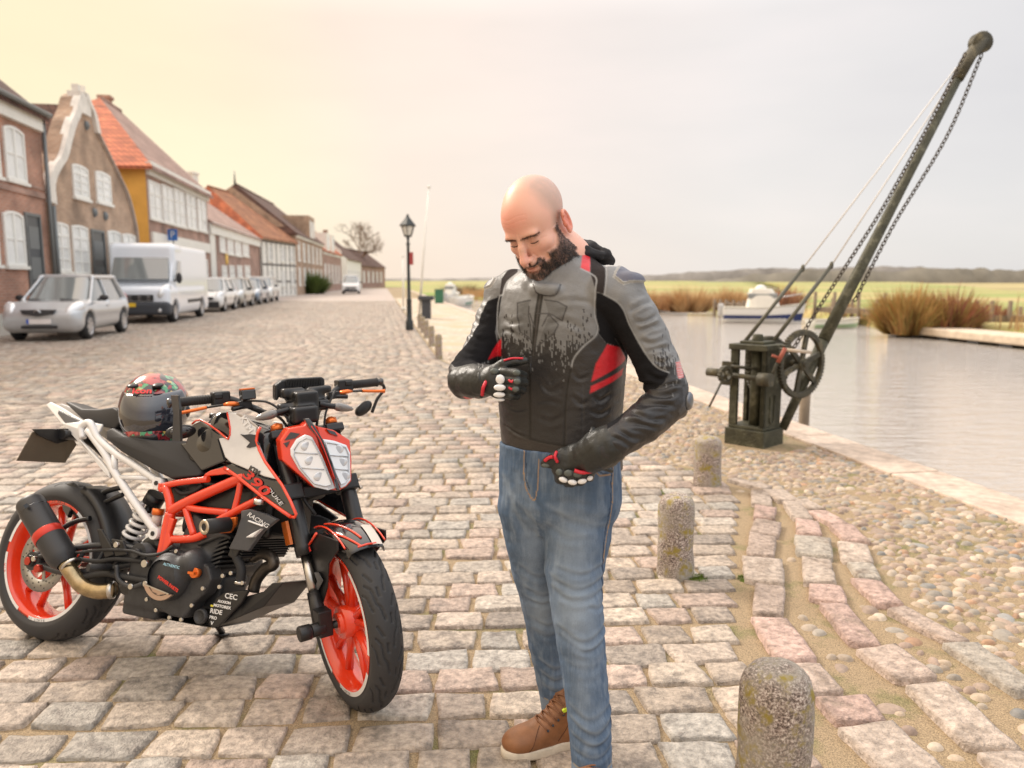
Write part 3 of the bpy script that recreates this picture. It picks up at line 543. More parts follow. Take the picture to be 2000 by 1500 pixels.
def houses():
    gnm = 'brick houses in the row along the street'
    # 1 ----------------------------------------------------------
    f = fac_s(14.5, 24.35); o = f.A; h = thing('brick_house', o, 'red brick house with white cornice and dark doorway at the left end of the row', 'house', gnm); s0 = 14.5
    body(f, 0, f.w, 6.0, 8, h, bk_red, 9.4); rf = roof(f, 0, f.w, 6.0, 9.4, 8, h, t_brown); gutter(f, 0, f.w, 6.0, h, .5)
    win_px(f, -50, 226, -10, 332, h, arch=.1, rows=2); win_px(f, 2, 238, 41, 345, h, arch=.1, rows=2); win_px(f, 2, 408, 41, 518, h, arch=.1, rows=2); win_px(f, -52, 400, -12, 515, h, arch=.1, rows=2)
    u0, z1 = f.uz(48, 420); u1, _ = f.uz(74, 424); add_door(f, u0, u1, .35, z1, h); m = MB(); slab(m, f, 0, f.w, -.1, .55, -.03, -.002); m.build('plinth', m_white, h)
    m = MB(); zb = f.uz(40, 372)[1]; slab(m, f, 0, f.w, zb-.08, zb+.08, -.05, -.002); slab(m, f, 0, f.w, zb+.16, zb+.22, -.03, -.002); m.build('string_course', bk_dull, h)
    m = MB(); m.tube([f.P(f.w-.06, 5.9, -.12), f.P(f.w-.06, .2, -.12)], .055, 8); m.tube([f.P(0, 5.97, -.30), f.P(f.w, 5.97, -.30)], .07, 8); m.build('drainpipe', m_zinc, h)
    # 2 the curved gable -----------------------------------------
    f = fac_s(24.45, 32.9); h = thing('gabled_house', f.A, 'brown brick house with a tall curved gable edged in white', 'house')
    G = [(84, 600), (84, 392), (86, 352), (100, 322), (114, 300), (124, 262), (132, 236), (141, 216), (148, 190), (156, 184), (166, 184), (172, 200), (183, 226), (191, 262), (215, 310), (233, 347), (248, 380), (259, 420), (265, 450), (268, 480), (268, 590)]
    gp_ = [f.uz(*q) for q in G]; gp_ = [(min(max(a, 0), f.w), max(b, -.1)) for a, b in gp_]; gp_[0] = (gp_[0][0], -.1); gp_[-1] = (f.w, -.1)
    m = MB(); m.prism([f.P(a, b) for a, b in gp_], f.n*.45); m.build('wall', bk_brown, h)
    uc = (gp_[9][0]+gp_[10][0])/2; ez = gp_[1][1]; rz = gp_[8][1]-.25; m = MB(); m.prism([f.P(.1, -.1, .45), f.P(f.w-.1, -.1, .45), f.P(f.w-.1, ez-.2, .45), f.P(uc, rz-.25, .45), f.P(.1, ez-.2, .45)], f.n*9); m.build('rear_wall', bk_brown, h)
    m = MB(); a = f.P(-.1, ez-.1, .45); b = f.P(uc, rz, .45); c = f.P(f.w+.05, ez-.3, .45); m.prism([a, b, b+f.n*9.3, a+f.n*9.3], (0, 0, .14)); m.prism([c, b, b+f.n*9.3, c+f.n*9.3], (0, 0, .14)); m.build('roof', t_brown, h)
    cop = [gp_[i] for i in range(1, 10)]; m = MB(); P = [f.P(a, b, .1) for a, b in smoothline(cop, 4)]
    for p, q in zip(P[:-1], P[1:]):
        m.prism([p+(f.e*.0), q, q+f.e*.42-np.array([0, 0, .05]), p+f.e*.42-np.array([0, 0, .05])], -f.n*.22)
    m.build('coping', mat('limewash', (.72, .68, .62), .8, var=.15, vs=3), h)
    cop = [gp_[i] for i in range(10, 14)]; m = MB(); P = [f.P(a, b, .1) for a, b in smoothline(cop, 4)]
    for p, q in zip(P[:-1], P[1:]): m.prism([p, q, q-f.e*.30, p-f.e*.30], -f.n*.22)
    m.build('coping', MATS['limewash'], h)
    cop = [gp_[i] for i in range(13, 20)]; m = MB(); P = [f.P(a, b, .1) for a, b in smoothline(cop, 4)]
    for p, q in zip(P[:-1], P[1:]): m.prism([p, q, q-f.e*.14, p-f.e*.14], -f.n*.2)
    m.build('coping', mat('lichen_brick', (.40, .33, .28), .9, var=.2), h)
    m = MB(); u, z = f.uz(160, 186); slab(m, f, u-.42, u+.42, z-.6, z+.05, -.1, .3); slab(m, f, u-.3, u-.1, z+.05, z+.28, 0, .2); slab(m, f, u+.22, u+.34, z+.05, z+.35, 0, .2); m.build('finial', MATS['limewash'], h)
    win_px(f, 138, 316, 168, 381, h, arch=.06, cols=2, rows=4); win_px(f, 184, 330, 212, 391, h, arch=.06, rows=4)
    for a, b in ((99, 431), (137, 437), (208, 448), (237, 454)): win_px(f, a, b, a+31-(a > 200)*6, b+98, h, arch=.06, rows=4)
    u0, z1 = f.uz(178, 452); u1, _ = f.uz(200, 452); add_door(f, u0, u1, .1, z1, h)
    for x, y in ((204, 422), (183, 415), (167, 245)): m = MB(); m.ell(f.P(*f.uz(x, y), -.01), (.13, .13, .16), 8); m.build('wall_anchor', m_zinc, h)
    m = MB(); m.tube([f.P(.12, ez-.1, -.12), f.P(.12, .2, -.12)], .06, 8); m.build('drainpipe', m_zinc, h)
    # 3 yellow gable side ----------------------------------------
    f = fac_s(34.5, 46.0); h = thing('yellow_sided_house', f.A, 'two storey brick house with mustard yellow end wall and orange hipped roof', 'house')
    body(f, 0, f.w, 6.15, 8.4, h, bk_dull, gables=False); m = MB(); m.prism([f.P(-.03, 0, .02), f.P(-.03, 6.13, .02), f.P(-.03, 6.13, 8.38), f.P(-.03, 0, 8.38)], f.e*.028); m.build('end_wall', m_ochre, h)
    rf = roof(f, 0, f.w, 6.2, 10.3, 8.4, h, t_pink, hip0=8.4, hip1=.0, m_hip=t_orange, over=.35); gutter(f, 0, f.w, 6.2, h, .5); chimney(f, f.w-.5, 4.75, 10.2, 10.9, rf, .5)
    for x0, y0, x1, y1 in ((288, 350, 311, 424), (314, 358, 336, 431), (338, 366, 358, 438), (361, 373, 380, 443), (383, 381, 400, 448)): win_px(f, x0, y0, x1, y1, h, rows=3)
    m = MB(); z = f.uz(292, 452)[1]; slab(m, f, .2, f.w-.2, z-.5, z, -.10, -.002); m.build('shop_fascia', m_white, h)
    for k in range(5): add_window(f, .9+k*2.1, 2.3+k*2.1, .7, 2.5, h, rows=2)
    # 4 ----------------------------------------------------------
    f = fac_s(46.1, 64.6); h = thing('low_brick_house', f.A, 'low brick house with faded pink roof and a white band under the eaves', 'house')
    body(f, 0, f.w, 4.6, 8, h, bk_dull, 7.5); rf = roof(f, 0, f.w, 4.65, 7.5, 8, h, t_pink); gutter(f, 0, f.w, 4.6, h, .6)
    for x0, y0, x1, y1 in ((427, 452, 438, 490), (442, 457, 454, 495), (457, 460, 469, 498), (472, 464, 484, 499)): win_px(f, x0, y0, x1, y1, h, rows=3)
    for x in (432, 447, 462, 477): win_px(f, x, 518, x+10, 541, h, rows=2, y0b=0)
    m = MB(); slab(m, f, .05, 1.4, .0, 4.0, -.05, -.002); m.build('pilaster', m_white, h); m = MB(); u, z = f.uz(442, 506); m.lathe(f.P(u, z, -.02), -f.n, [(0, .05), (.35, .04), (.38, 0)], 14); m.build('wall_sign', mat('yellow_sign', (.8, .5, .1), .5), h)
    # 5 the white timbered one -----------------------------------
    f = Fac((-20.25, 62.9), (-19.9, 71.5)); h = thing('timbered_house', f.A, 'whitewashed half timbered house under a tall orange hipped roof with pale chimney', 'house')
    body(f, 0, f.w, 4.9, 11, h, m_white, gables=False); rf = roof(f, 0, f.w, 4.9, 9.1, 11, h, t_rust, hip0=3.2, hip1=1.2, m_hip=t_orange, over=.3); p = dp(445, 385, 69); chimney(f, 3.2, 7.0, 8.3, 10.2, rf, 1.0, m_white)
    m = MB()
    for k in range(8): slab(m, f, f.w*k/7.5, f.w*k/7.5+.13, .1, 4.6, -.02, -.001)
    for z in (1.2, 2.6, 4.5): slab(m, f, 0, f.w, z, z+.13, -.017, -.001)
    for z in (1.2, 2.6, 4.5): m.prism([f.P(-.02, z, .1), f.P(-.02, z+.14, .1), f.P(-.02, z+.14, 10.9), f.P(-.02, z, 10.9)], f.e*.019)
    for o_ in (.1, 2.5, 5, 8): m.prism([f.P(-.024, 0, o_), f.P(-.024, 4.6, o_), f.P(-.024, 4.6, o_+.3), f.P(-.024, 0, o_+.3)], f.e*.02)
    m.build('timber', mat('black_timber', (.05, .04, .035), .8), h)
    for u in (1.6, 4.6, 7.0): add_window(f, u, u+.9, 3.0, 4.2, h, rows=2); add_window(f, u, u+.9, .9, 2.2, h, rows=2)
    # 6 -----------------------------------------------------------
    f = Fac((-19.95, 71.9), (-22.6, 93.)); h = thing('tall_brick_house', f.A, 'tall brown brick house with the steepest ridge beyond the white timbered house', 'house')
    body(f, 0, f.w, 5.6, 11, h, bk_brown, 9.9); rf = roof(f, 0, f.w, 5.7, 10.1, 11, h, t_brown, hip0=1.6); m = MB(); m.cyl(f.P(1.6, 10.1, 5.5), f.P(1.6, 11.4, 5.5), .12, .03, 8); m.build('finial', m_zinc, rf); gutter(f, 0, f.w, 5.6, h, .3)
    for k in range(6): add_window(f, 1.2+k*3.4, 2.4+k*3.4, 3.2, 5.0, h, rows=3); add_window(f, 1.2+k*3.4, 2.4+k*3.4, .9, 2.6, h, rows=2)
    m = MB(); slab(m, f, 9., 13.5, 5.3, 8.0, -.1, 3); m.build('dormer', bk_brown, rf); m = MB(); slab(m, f, 9.5, 10.8, 5.8, 7.5, -.15, -.102); slab(m, f, 11.5, 12.8, 5.8, 7.5, -.15, -.102); m.build('dormer_window', m_frame, rf)
    # 7 -----------------------------------------------------------
    f = Fac((-22.7, 93.5), (-24.8, 113.)); h = thing('dormer_house', f.A, 'far brick house with white dormers and a red roof ending at a white gable', 'house')
    body(f, 0, f.w, 5., 9, h, bk_dull, 8.6); rf = roof(f, 0, f.w, 5., 8.6, 9, h, t_orange); m = MB(); m.prism([f.P(f.w-.0, 0), f.P(f.w, 5.6), f.P(f.w, 9.2, 4.5), f.P(f.w, 5.6, 9), f.P(f.w, 0, 9)], f.e*.5); m.build('white_gable', m_white, h)
    for u in (3., 8.): m = MB(); slab(m, f, u, u+3, 4.6, 7.2, -.1, 3); dr = m.build('dormer', m_white, rf); q = MB(); slab(q, f, u+.5, u+2.5, 5.4, 6.7, -.13, -.102); q.build('pane', m_curt, dr)
    for k in range(5): add_window(f, 1+k*3.6, 2.4+k*3.6, 1., 3.4, h, rows=3)
    m = MB(); slab(m, f, 0, f.w, 4.5, 5, -.1, -.002); m.build('cornice', m_white, h)
    # 8 / 9 --------------------------------------------------------
    f = Fac((-24.6, 116.), (-26.4, 136.)); h = thing('white_fronted_house', f.A, 'far white fronted house with dark brown roof beyond the red roofed one', 'house')
    body(f, 0, f.w, 4.6, 9, h, m_white, 8.); rf = roof(f, 0, f.w, 4.6, 8.2, 9, h, t_brown); chimney(f, 10, 4.5, 7.8, 9.2, rf)
    for k in range(5): add_window(f, 1+k*3.8, 2.4+k*3.8, 1., 3., h, rows=2)
    f = Fac((-26.5, 137.), (-26.2, 160.)); h = thing('farthest_brick_house', f.A, 'small brick house with brown roof, the farthest of the row where the street ends', 'house')
    body(f, 0, f.w, 4., 8, h, bk_dull, 7.); roof(f, 0, f.w, 4., 7., 8, h, t_brown); 
    for k in range(5): add_window(f, 1+k*4.2, 2.4+k*4.2, 1., 3., h, rows=2)
houses()
# ------------------------------------------------------------ vehicles
m_tyre = mat('tyre_rubber', (.022, .022, .023), .7, bump=.3, bs=80); m_alloy = mat('alloy', (.55, .55, .56), .3, .8); m_black = mat('black_plastic', (.022, .022, .024), .45); m_lamp = mat('clear_lamp', (.72, .74, .76), .08, .25, spec=.9, coat=1)
m_plate = mat('number_plate', (.80, .76, .74), .4); m_glass = mat('car_glass', (.20, .22, .22), .05, spec=1., coat=1)
def paint(n, c, metal=.0): return mat('paint_'+n, c, .28, metal, coat=1., spec=.5)
def wheel(par, x, y, r, w, side):
    m = MB(); ax = (0, 1, 0); m.lathe((x, y, r), ax, [(r*.66, -w/2), (r*.9, -w/2), (r*.985, -w*.36), (r, 0), (r*.985, w*.36), (r*.9, w/2), (r*.66, w/2)], 28); wh = m.build('wheel', m_tyre, par)
    m = MB(); s = side*w/2; m.lathe((x, y, r), ax, [(r*.68, s*.8), (r*.66, s*1.02), (r*.60, s*.96), (r*.58, s*.5)], 28); m.cyl((x, y+s*.5, r), (x, y+s*.86, r), r*.15, n=12)
    for k in range(7): a = 2*pi*k/7; m.beam((x+r*.1*cos(a), y+s*.78, r+r*.1*sin(a)), (x+r*.6*cos(a), y+s*.84, r+r*.6*sin(a)), .07*r/.3, .02, (0, 1, 0))
    m.build('rim', m_alloy, wh); m = MB(); m.cyl((x, y+s*.1, r), (x, y+s*.3, r), r*.6, n=16); m.build('brake_drum', m_black, wh)
def hatch(name, label, s, per, col, metal, L_=3.75, W=1.69, Hh=1.52, hood=.95, wb=2.46, group=None, yaw=0., grille='bar', lowblack=False, plate=True, vox=.03, turn=0):
    fr = -SD; p = SD*s+SNL*per; o = thing(name, p, label, 'car', group, math.atan2(fr[1], fr[0])+yaw+turn); ORG[o.name] = np.zeros(3)
    hw = W/2; hl = L_/2; r = .31; xf = hl-.72; xr = xf-wb; pn = paint(*([col[0], col[1], metal])); hz = Hh*.58; ww = xf-.05
    S = SDF((-hl-.1, -hw-.15, .1), (hl+.1, hw+.15, Hh+.1), vox)
    S.box((0, 0, .50), (hl-.06, hw-.02, .30), rd=.22, k=.02); S.box((-.1, 0, hz-.16), (hl-.16, hw-.02, .17), rd=.14, k=.12)
    a = math.atan2(.22, hood+.1); R = np.array([[cos(a), 0, -sin(a)], [0, 1, 0], [sin(a), 0, cos(a)]]); S.box((hl-.55, 0, hz-.21), (.55, hw-.1, .12), R, rd=.11, k=.14)
    S.box((hl-.32, 0, .42), (.30, hw-.04, .20), rd=.18, k=.1)
    # roof and pillars; the glass house itself is another mesh
    rx0, rx1 = -hl+.42, hl-hood-.78; S.box(((rx0+rx1)/2, 0, Hh-.06), ((rx1-rx0)/2, hw-.26, .06), rd=.055, k=.04)
    for sd in (-1, 1):
        S.chain([((hl-hood-.05, sd*(hw-.10), hz), .035), ((rx1-.05, sd*(hw-.27), Hh-.07), .04)], .04); S.chain([((-hl+.16, sd*(hw-.13), hz), .09), ((rx0+.08, sd*(hw-.27), Hh-.08), .06)], .05)
        S.chain([((-.28, sd*(hw-.06), hz-.04), .035), ((-.30, sd*(hw-.25), Hh-.08), .03)], .03); S.chain([((rx1, sd*(hw-.26), Hh-.07), .045), ((rx0, sd*(hw-.26), Hh-.07), .045)], .04)
        for x in (xf, xr): S.cone((x, sd*(hw+.1), r), (x, sd*(hw-.28), r), r+.055, r+.055, .02, 's')
        S.chain([((xf+.36, sd*(hw-.01), .58), .05), ((xf, sd*(hw-.0), .70), .05), ((xf-.36, sd*(hw-.01), .58), .05)], .06) if 0 else None
    V, Q = S.quads(); V = smooth_mesh(V, Q, 2); link('body', npmesh('body', V, Q), pn, o)
    G = SDF((-hl, -hw, hz-.15), (hl, hw, Hh+.05), vox)
    n_ = 6
    G.loft([(hz-.12, (hl-hood-.0-hl+.16)/2, 0, (hl-hood+hl-.16)/2, hw-.09), (hz, (hl-hood-hl+.16)/2, 0, (hl-hood+hl-.16)/2, hw-.10), (Hh-.06, (rx0+rx1)/2, 0, (rx1-rx0)/2+.02, hw-.28)], np.array([[1., 0, 0], [0, 1, 0], [0, 0, 1]]), k=.02, pw=7.)
    V, Q = G.quads(); V = smooth_mesh(V, Q, 2); link('windows', npmesh('windows', V, Q), m_glass, o)
    for x in (xf, xr):
        for sd in (-1, 1): wheel(o, x, sd*(hw-.12), r, .19, sd)
    for sd in (-1, 1):
        m = MB(); m.ell((hl-.26, sd*(hw-.18), .72), (.31, .15, .15), 14, np.stack([nrm((1, -sd*.5, -.55)), nrm((sd*.45, 1, 0)), nrm((.5, -.2*sd, 1))])); m.build('headlight', m_lamp, o)
        m = MB(); m.ell((.48, sd*(hw+.09), hz+.08), (.07, .11, .075), 12); m.cyl((.50, sd*(hw-.05), hz+.03), (.48, sd*(hw+.06), hz+.05), .03, n=8); m.build('wing_mirror', m_black, o)
        m = MB(); m.box((-.05, sd*(hw+.0), hz-.12), (.16, .05, .03)); m.build('door_handle', pn, o)
        m = MB(); m.ell((-hl+.07, sd*(hw-.14), .85), (.06, .08, .2), 12); m.build('tail_light', mat('tail_lamp', (.45, .02, .02), .2, coat=1), o)
    m = MB()
    if grille == 'bar': m.prism([(hl-.06, -.36, .72), (hl-.06, .36, .72), (hl-.04, .31, .63), (hl-.02, 0, .57), (hl-.04, -.31, .63)], (.11, 0, 0)); m.box((hl-.0, 0, .33), (.10, .72, .07))
    else: m.box((hl-.0, 0, .60), (.10, 1.0, .12)); m.box((hl-.03, 0, .33), (.16, 1.45, .26))
    m.build('grille', m_black, o)
    for y in ((-.55,), (.55,)): m = MB(); m.ell((hl-.10, y[0], .32), (.05, .11, .06), 10); m.build('fog_lamp', m_black, o)
    m = MB(); m.box((hl+.02, 0, .46), (.03, .5, .11)); pt = m.build('number_plate', m_plate, o)
    m = MB(); m.box((hl+.032, -.225, .46), (.016, .05, .108)); m.build('blue_band', mat('plate_blue', (.05, .12, .5), .4), pt)
    m = MB(); m.lathe((hl-.01, 0, .645), (1, 0, 0), [(.075, .06), (.08, .072), (.06, .08)], 18); m.build('badge', m_alloy, o)
    m = MB(); m.tube([(hl-hood+.05, .55, hz+.03), (hl-hood-.05, .1, hz+.06)], .012, 6); m.tube([(hl-hood+.05, -.2, hz+.03), (hl-hood-.05, -.6, hz+.06)], .012, 6); m.build('wiper', m_black, o)
    return o
def van():
    fr = -SD; p = SD*29.2+SNL*7.62; o = thing('white_van', p, 'tall white panel van with black lower bumper and yellow number plate, parked behind silver car', 'van', None, math.atan2(fr[1], fr[0])); ORG[o.name] = np.zeros(3)
    L_ = 6.0; W = 2.05; Hh = 2.6; hl = L_/2; hw = W/2; r = .34; wp = paint('white', (.76, .81, .88)); S = SDF((-hl-.1, -hw-.1, .1), (hl+.1, hw+.1, Hh+.1), .035)
    S.box((-.45, 0, 1.40), (hl-.50, hw-.02, 1.16), rd=.16, k=.02); S.box((.3, 0, .75), (hl-.36, hw-.01, .42), rd=.16, k=.05); S.box((hl-.75, 0, .80), (.70, hw-.05, .38), rd=.2, k=.1)
    a = rad(36); R = np.array([[cos(a), 0, -sin(a)], [0, 1, 0], [sin(a), 0, cos(a)]]); S.box((hl-.62, 0, 1.06), (.5, hw-.10, .12), R, rd=.11, k=.12)
    for sd in (-1, 1): S.chain([((hl-.75, sd*(hw-.12), 1.35), .06), ((hl-1.22, sd*(hw-.16), 2.3), .07)], .05)
    S.box((hl-1.52, 0, 2.45), (.42, hw-.08, .11), rd=.12, k=.15)
    S.loft([(1.15, hl-1.35, 0, .62, hw-.10), (2.35, hl-1.60, 0, .42, hw-.14)], k=.06, pw=6.)
    for sd in (-1, 1):
        for x in (hl-.85, hl-.85-3.9): S.cone((x, sd*(hw+.1), r), (x, sd*(hw-.3), r), r+.07, r+.07, .02, 's')
    V, Q = S.quads(); V = smooth_mesh(V, Q, 2); link('body', npmesh('body', V, Q), wp, o)
    m = MB(); A = [(hl-.66, -hw+.13, 1.38), (hl-.66, hw-.13, 1.38), (hl-1.10, hw-.20, 2.27), (hl-1.10, -hw+.20, 2.27)]; m.prism(A, (.06, 0, .03)); m.build('windscreen', m_glass, o, bevel=.02)
    for sd in (-1, 1):
        m = MB(); y = sd*(hw-.045); m.prism([(hl-.95, y, 1.40), (hl-1.70, y, 1.40), (hl-1.70, y, 2.02), (hl-1.30, y, 2.02)], (0, sd*.05, 0)); m.build('side_window', m_glass, o)
        m = MB(); m.ell((hl-.85, sd*(hw+.13), 1.45), (.06, .10, .18), 12); m.cyl((hl-.95, sd*(hw-.05), 1.36), (hl-.87, sd*(hw+.1), 1.38), .03, n=8); m.build('wing_mirror', m_black, o)
        m = MB(); m.ell((hl-.26, sd*(hw-.20), 1.02), (.34, .16, .20), 14, np.stack([nrm((1, -sd*.5, -.8)), nrm((sd*.5, 1, 0)), nrm((.8, -.2*sd, 1))])); m.build('headlight', m_lamp, o)
        m = MB(); m.box((-.6, sd*(hw-.01), .66), (2.3, .05, .12)); m.build('side_moulding', m_black, o, bevel=.01)
        for x in (hl-.85, hl-.85-3.9): wheel(o, x, sd*(hw-.14), r, .22, sd)
    B = SDF((hl-.9, -hw-.1, .15), (hl+.15, hw+.1, .9), .03); B.box((hl-.30, 0, .48), (.36, hw-.0, .22), rd=.12, k=.05); B.cone((hl-.85, -hw-.2, r), (hl-.85, hw+.2, r), r+.09, r+.09, .02, 's'); V, Q = B.quads(); link('bumper', npmesh('bumper', V, Q), mat('grey_bumper', (.045, .05, .06), .6), o)
    m = MB(); m.box((hl-.02, 0, .82), (.10, 1.1, .20))
    gr = m.build('grille', m_black, o, bevel=.02); m = MB()
    for k in range(4):
        for j in range(2): m.box((hl+.035, -.42+k*.28, .77+j*.09), (.02, .1, .022))
    m.build('chrome_bar', m_alloy, gr); m = MB(); m.box((hl+.075, -.22, .60), (.02, .5, .12)); m.build('number_plate', mat('yellow_plate', (.85, .55, .04), .4), o)
    m = MB(); m.ell((hl+.03, hw*.72, .42), (.05, .07, .07), 10); m.build('fog_lamp', m_lamp, o)
hatch('silver_hatchback', 'silver hatchback parked nearest the camera at the left edge, in front of white van', 20.7, 7.52, ('silver', (.50, .52, .54)), .35, vox=.025)
van()
cg = 'cars parked along the kerb beyond the van'
hatch('white_car', 'small white car parked directly behind white van', 36.9, 7.5, ('white2', (.75, .75, .74)), 0., 4., 1.75, 1.5, wb=2.5, group=cg, grille='box')
hatch('cream_car', 'pale car with round dark grille, second beyond the van', 42.0, 7.5, ('cream', (.42, .40, .36)), .2, 4., 1.75, 1.5, wb=2.5, group=cg, grille='box')
hatch('grey_blue_car', 'pale blue grey car, third beyond the van', 47.4, 7.5, ('bluegrey', (.20, .25, .32)), .3, 4.2, 1.78, 1.48, wb=2.6, group=cg, grille='box')
hatch('dark_front_car', 'off white car with black bumper, last of the close row before green hedge', 53.4, 7.6, ('offwhite', (.66, .65, .62)), .1, 4.3, 1.8, 1.62, wb=2.6, group=cg, grille='box')
hatch('far_white_car', 'white car standing alone far up the street by the white gable', 81.5, 2.75, ('white3', (.8, .8, .8)), 0., 4.4, 1.8, 1.9, hood=.7, wb=2.8, grille='box')
# ------------------------------------------------------------ bollards, lamp, crane, boats, banks
m_boll = bpy.data.materials.new('speckled_granite')
def _boll():
    m = m_boll; m.use_nodes = True; nt = m.node_tree; N = nt.nodes.new; L = nt.links.new; B = nt.nodes['Principled BSDF']; B.inputs['Roughness'].default_value = .9; tc = N('ShaderNodeTexCoord')
    def noise(s, d=6, r=.7):
        n = N('ShaderNodeTexNoise'); n.inputs['Scale'].default_value = s; n.inputs['Detail'].default_value = d; n.inputs['Roughness'].default_value = r; L(tc.outputs['Object'], n.inputs[0]); return n.outputs[0]
    def rmp(x, st):
        n = N('ShaderNodeValToRGB'); L(x, n.inputs[0]); e = n.color_ramp.elements
        while len(e) < len(st): e.new(.5)
        for i, (p, c) in enumerate(st): e[i].position = p; e[i].color = (*c, 1)
        return n.outputs[0]
    def mix(f, a, b):
        n = N('ShaderNodeMix'); n.data_type = 'RGBA'; L(f, n.inputs[0]); L(a, n.inputs[6])
        if isinstance(b, tuple): n.inputs[7].default_value = (*b, 1)
        else: L(b, n.inputs[7])
        return n.outputs[2]
    sp = rmp(noise(150, 3, .8), [(.36, (.07, .05, .045)), (.46, (.17, .13, .11)), (.54, (.40, .32, .28)), (.64, (.74, .68, .62))])
    big = rmp(noise(7), [(.42, (0, 0, 0)), (.62, (1, 1, 1))]); c = mix(big, sp, (.36, .33, .28))
    li = rmp(noise(14, 8), [(.53, (0, 0, 0)), (.62, (1, 1, 1))]); c = mix(li, c, (.30, .235, .05)); l2 = rmp(noise(9, 8), [(.60, (0, 0, 0)), (.72, (1, 1, 1))]); c = mix(l2, c, (.55, .54, .50))
    L(c, B.inputs['Base Color']); b = N('ShaderNodeBump'); b.inputs['Distance'].default_value = .006; b.inputs['Strength'].default_value = .8; L(noise(110, 5, .8), b.inputs['Height']); L(b.outputs[0], B.inputs['Normal'])
_boll()
def bollard(x, y, r, h, label, group=None, seed=0, n=48):
    prof = [(r*1.04, -.05), (r*1.03, .0)]+[(r*(1.03-.05*t), h*.82*t) for t in np.linspace(.08, 1, 12)]+[(r*.98*cos(a)**.55, h*.84+h*.155*sin(a)) for a in np.linspace(.15, 1.5, 9)]+[(.0005, h)]
    m = MB(); m.lathe((0, 0, 0), (0, 0, 1), prof, n); V = np.array(m.v); d = fbm(V+x*3, 12, 3, seed)*.05+fbm(V+x*3, 60, 2, seed+4)*.018; V[:, :2] *= (1+d)[:, None]; V[:, 2] += fbm(V, 18, 2, seed)*.006*(V[:, 2] > .05); m.v = V.tolist()
    o = link('stone_bollard', m.mesh('stone_bollard'), m_boll, None, (x, y, -.005)); return tag(o, label, 'bollard', group)
bollard(.638, 1.735, .088, .475, 'large speckled granite bollard with lichen at the bottom right, nearest the camera', seed=1, n=96)
b2 = gp(1322, 1128); bollard(b2[0], b2[1]+.05, .083, .395, 'pinkish speckled granite bollard with moss at its foot, second from the camera', seed=2, n=64)
b3 = gp(1384, 950); bollard(b3[0], b3[1]+.05, .091, .345, 'yellow lichened granite bollard standing before the crane', seed=3)
for x, y, w_ in ((857, 700, 'nearest of the row of small bollards, left of the man'), (843, 676, 'second small bollard of the row, next to the street lamp foot'), (833, 660, 'third small bollard of the row, below the litter bin'), (826, 650, 'fourth small bollard of the row, beyond the lamp foot'), (820, 641, 'farthest small bollard of the row, by the tall white pole')):
    q = gp(x, y); bollard(q[0], q[1], .065, .44, w_, 'small bollards along the quay beyond the man', int(x), 16)
# moss tufts
r = np.random.default_rng(3)
def tuft(c, rad_, n, h, name, label, m_, cat='moss'):
    m = MB()
    for k in range(n):
        a = r.uniform(0, 2*pi); d = rad_*r.uniform(0, 1)**.6; p = np.array([c[0]+d*cos(a), c[1]+d*sin(a), -.01]); q = p+np.array([r.normal(0, h*.4), r.normal(0, h*.4), h*r.uniform(.5, 1.2)]); w = r.uniform(.002, .004); t = np.array([cos(a+1.5), sin(a+1.5), 0])*w
        m.add([p-t, p+t, q], [(0, 1, 2)])
    o = m.build(name, m_, None, (c[0], c[1], 0)); tag(o, label, cat); o['kind'] = 'stuff'
m_moss = mat('moss', (.13, .19, .03), .95, var=.3, vs=60)
tuft(gp(1363, 1130), .05, 900, .02, 'moss', 'green moss tuft at the foot of the second bollard', m_moss); tuft(gp(1305, 960), .06, 500, .014, 'moss', 'low moss between setts near the lichened bollard', m_moss); tuft(gp(1462, 1128), .05, 500, .012, 'moss', 'thin moss in the gutter by the kerb stones', m_moss)
# street lamp
def lamp():
    b = gp(800, 645); o = thing('street_lamp', b, 'black cast iron street lamp with glass lantern at the quay', 'street lamp'); top = dp(798, 422, b[1])[2]; m_i = mat('cast_iron', (.025, .03, .03), .45, .2); X, Y = b[0], b[1]; lh = dp(798, 462, b[1])[2]
    m = MB(); m.lathe((X, Y, 0), (0, 0, 1), [(.11, 0), (.11, .25), (.075, .3), (.07, .8), (.08, .84), (.05, .88), (.038, lh-.25), (.06, lh-.2), (.03, lh-.15), (.045, lh)], 16); m.build('post', m_i, o)
    m = MB(); m.lathe((X, Y, 0), (0, 0, 1), [(.10, lh+.01), (.19, top-.27)], 6, smooth=False); m.build('lantern_glass', mat('lantern_glass', (.8, .78, .7), .1, alpha=.6), o)
    m = MB(); m.lathe((X, Y, 0), (0, 0, 1), [(.24, top-.27), (.24, top-.24), (.10, top-.08), (.05, top-.02), (.03, top+.04), (0.001, top+.06)], 6, smooth=False)
    for k in range(6): a = pi/3*k; m.tube([(X+.10*sin(a), Y+.10*cos(a), lh), (X+.19*sin(a), Y+.19*cos(a), top-.27)], .012, 5)
    m.lathe((X, Y, 0), (0, 0, 1), [(.04, lh-.02), (.11, lh), (.11, lh+.03)], 12); m.build('lantern_roof', m_i, o)
    q = dp(804, 505, Y); m = MB(); m.box((q[0], Y-.06, q[2]), (.10, .03, .34)); m.build('red_board', mat('red_board', (.35, .05, .05), .5), o)
lamp()
def pole(px0, py0, px1, py1, rr, label):
    b = gp(px0, py0); t = dp(px1, py1, b[1]); o = thing('flagpole', b, label, 'pole'); m = MB(); m.tube([b, t], [rr, rr*.6], 10); m.build('pole', m_white, o); m = MB(); m.ell(t, (rr*1.4,)*3, 10); m.build('ball_top', m_white, o); m = MB(); m.cyl(b, b+np.array([0, 0, .15]), rr*2, n=12); m.build('base', m_white, o)
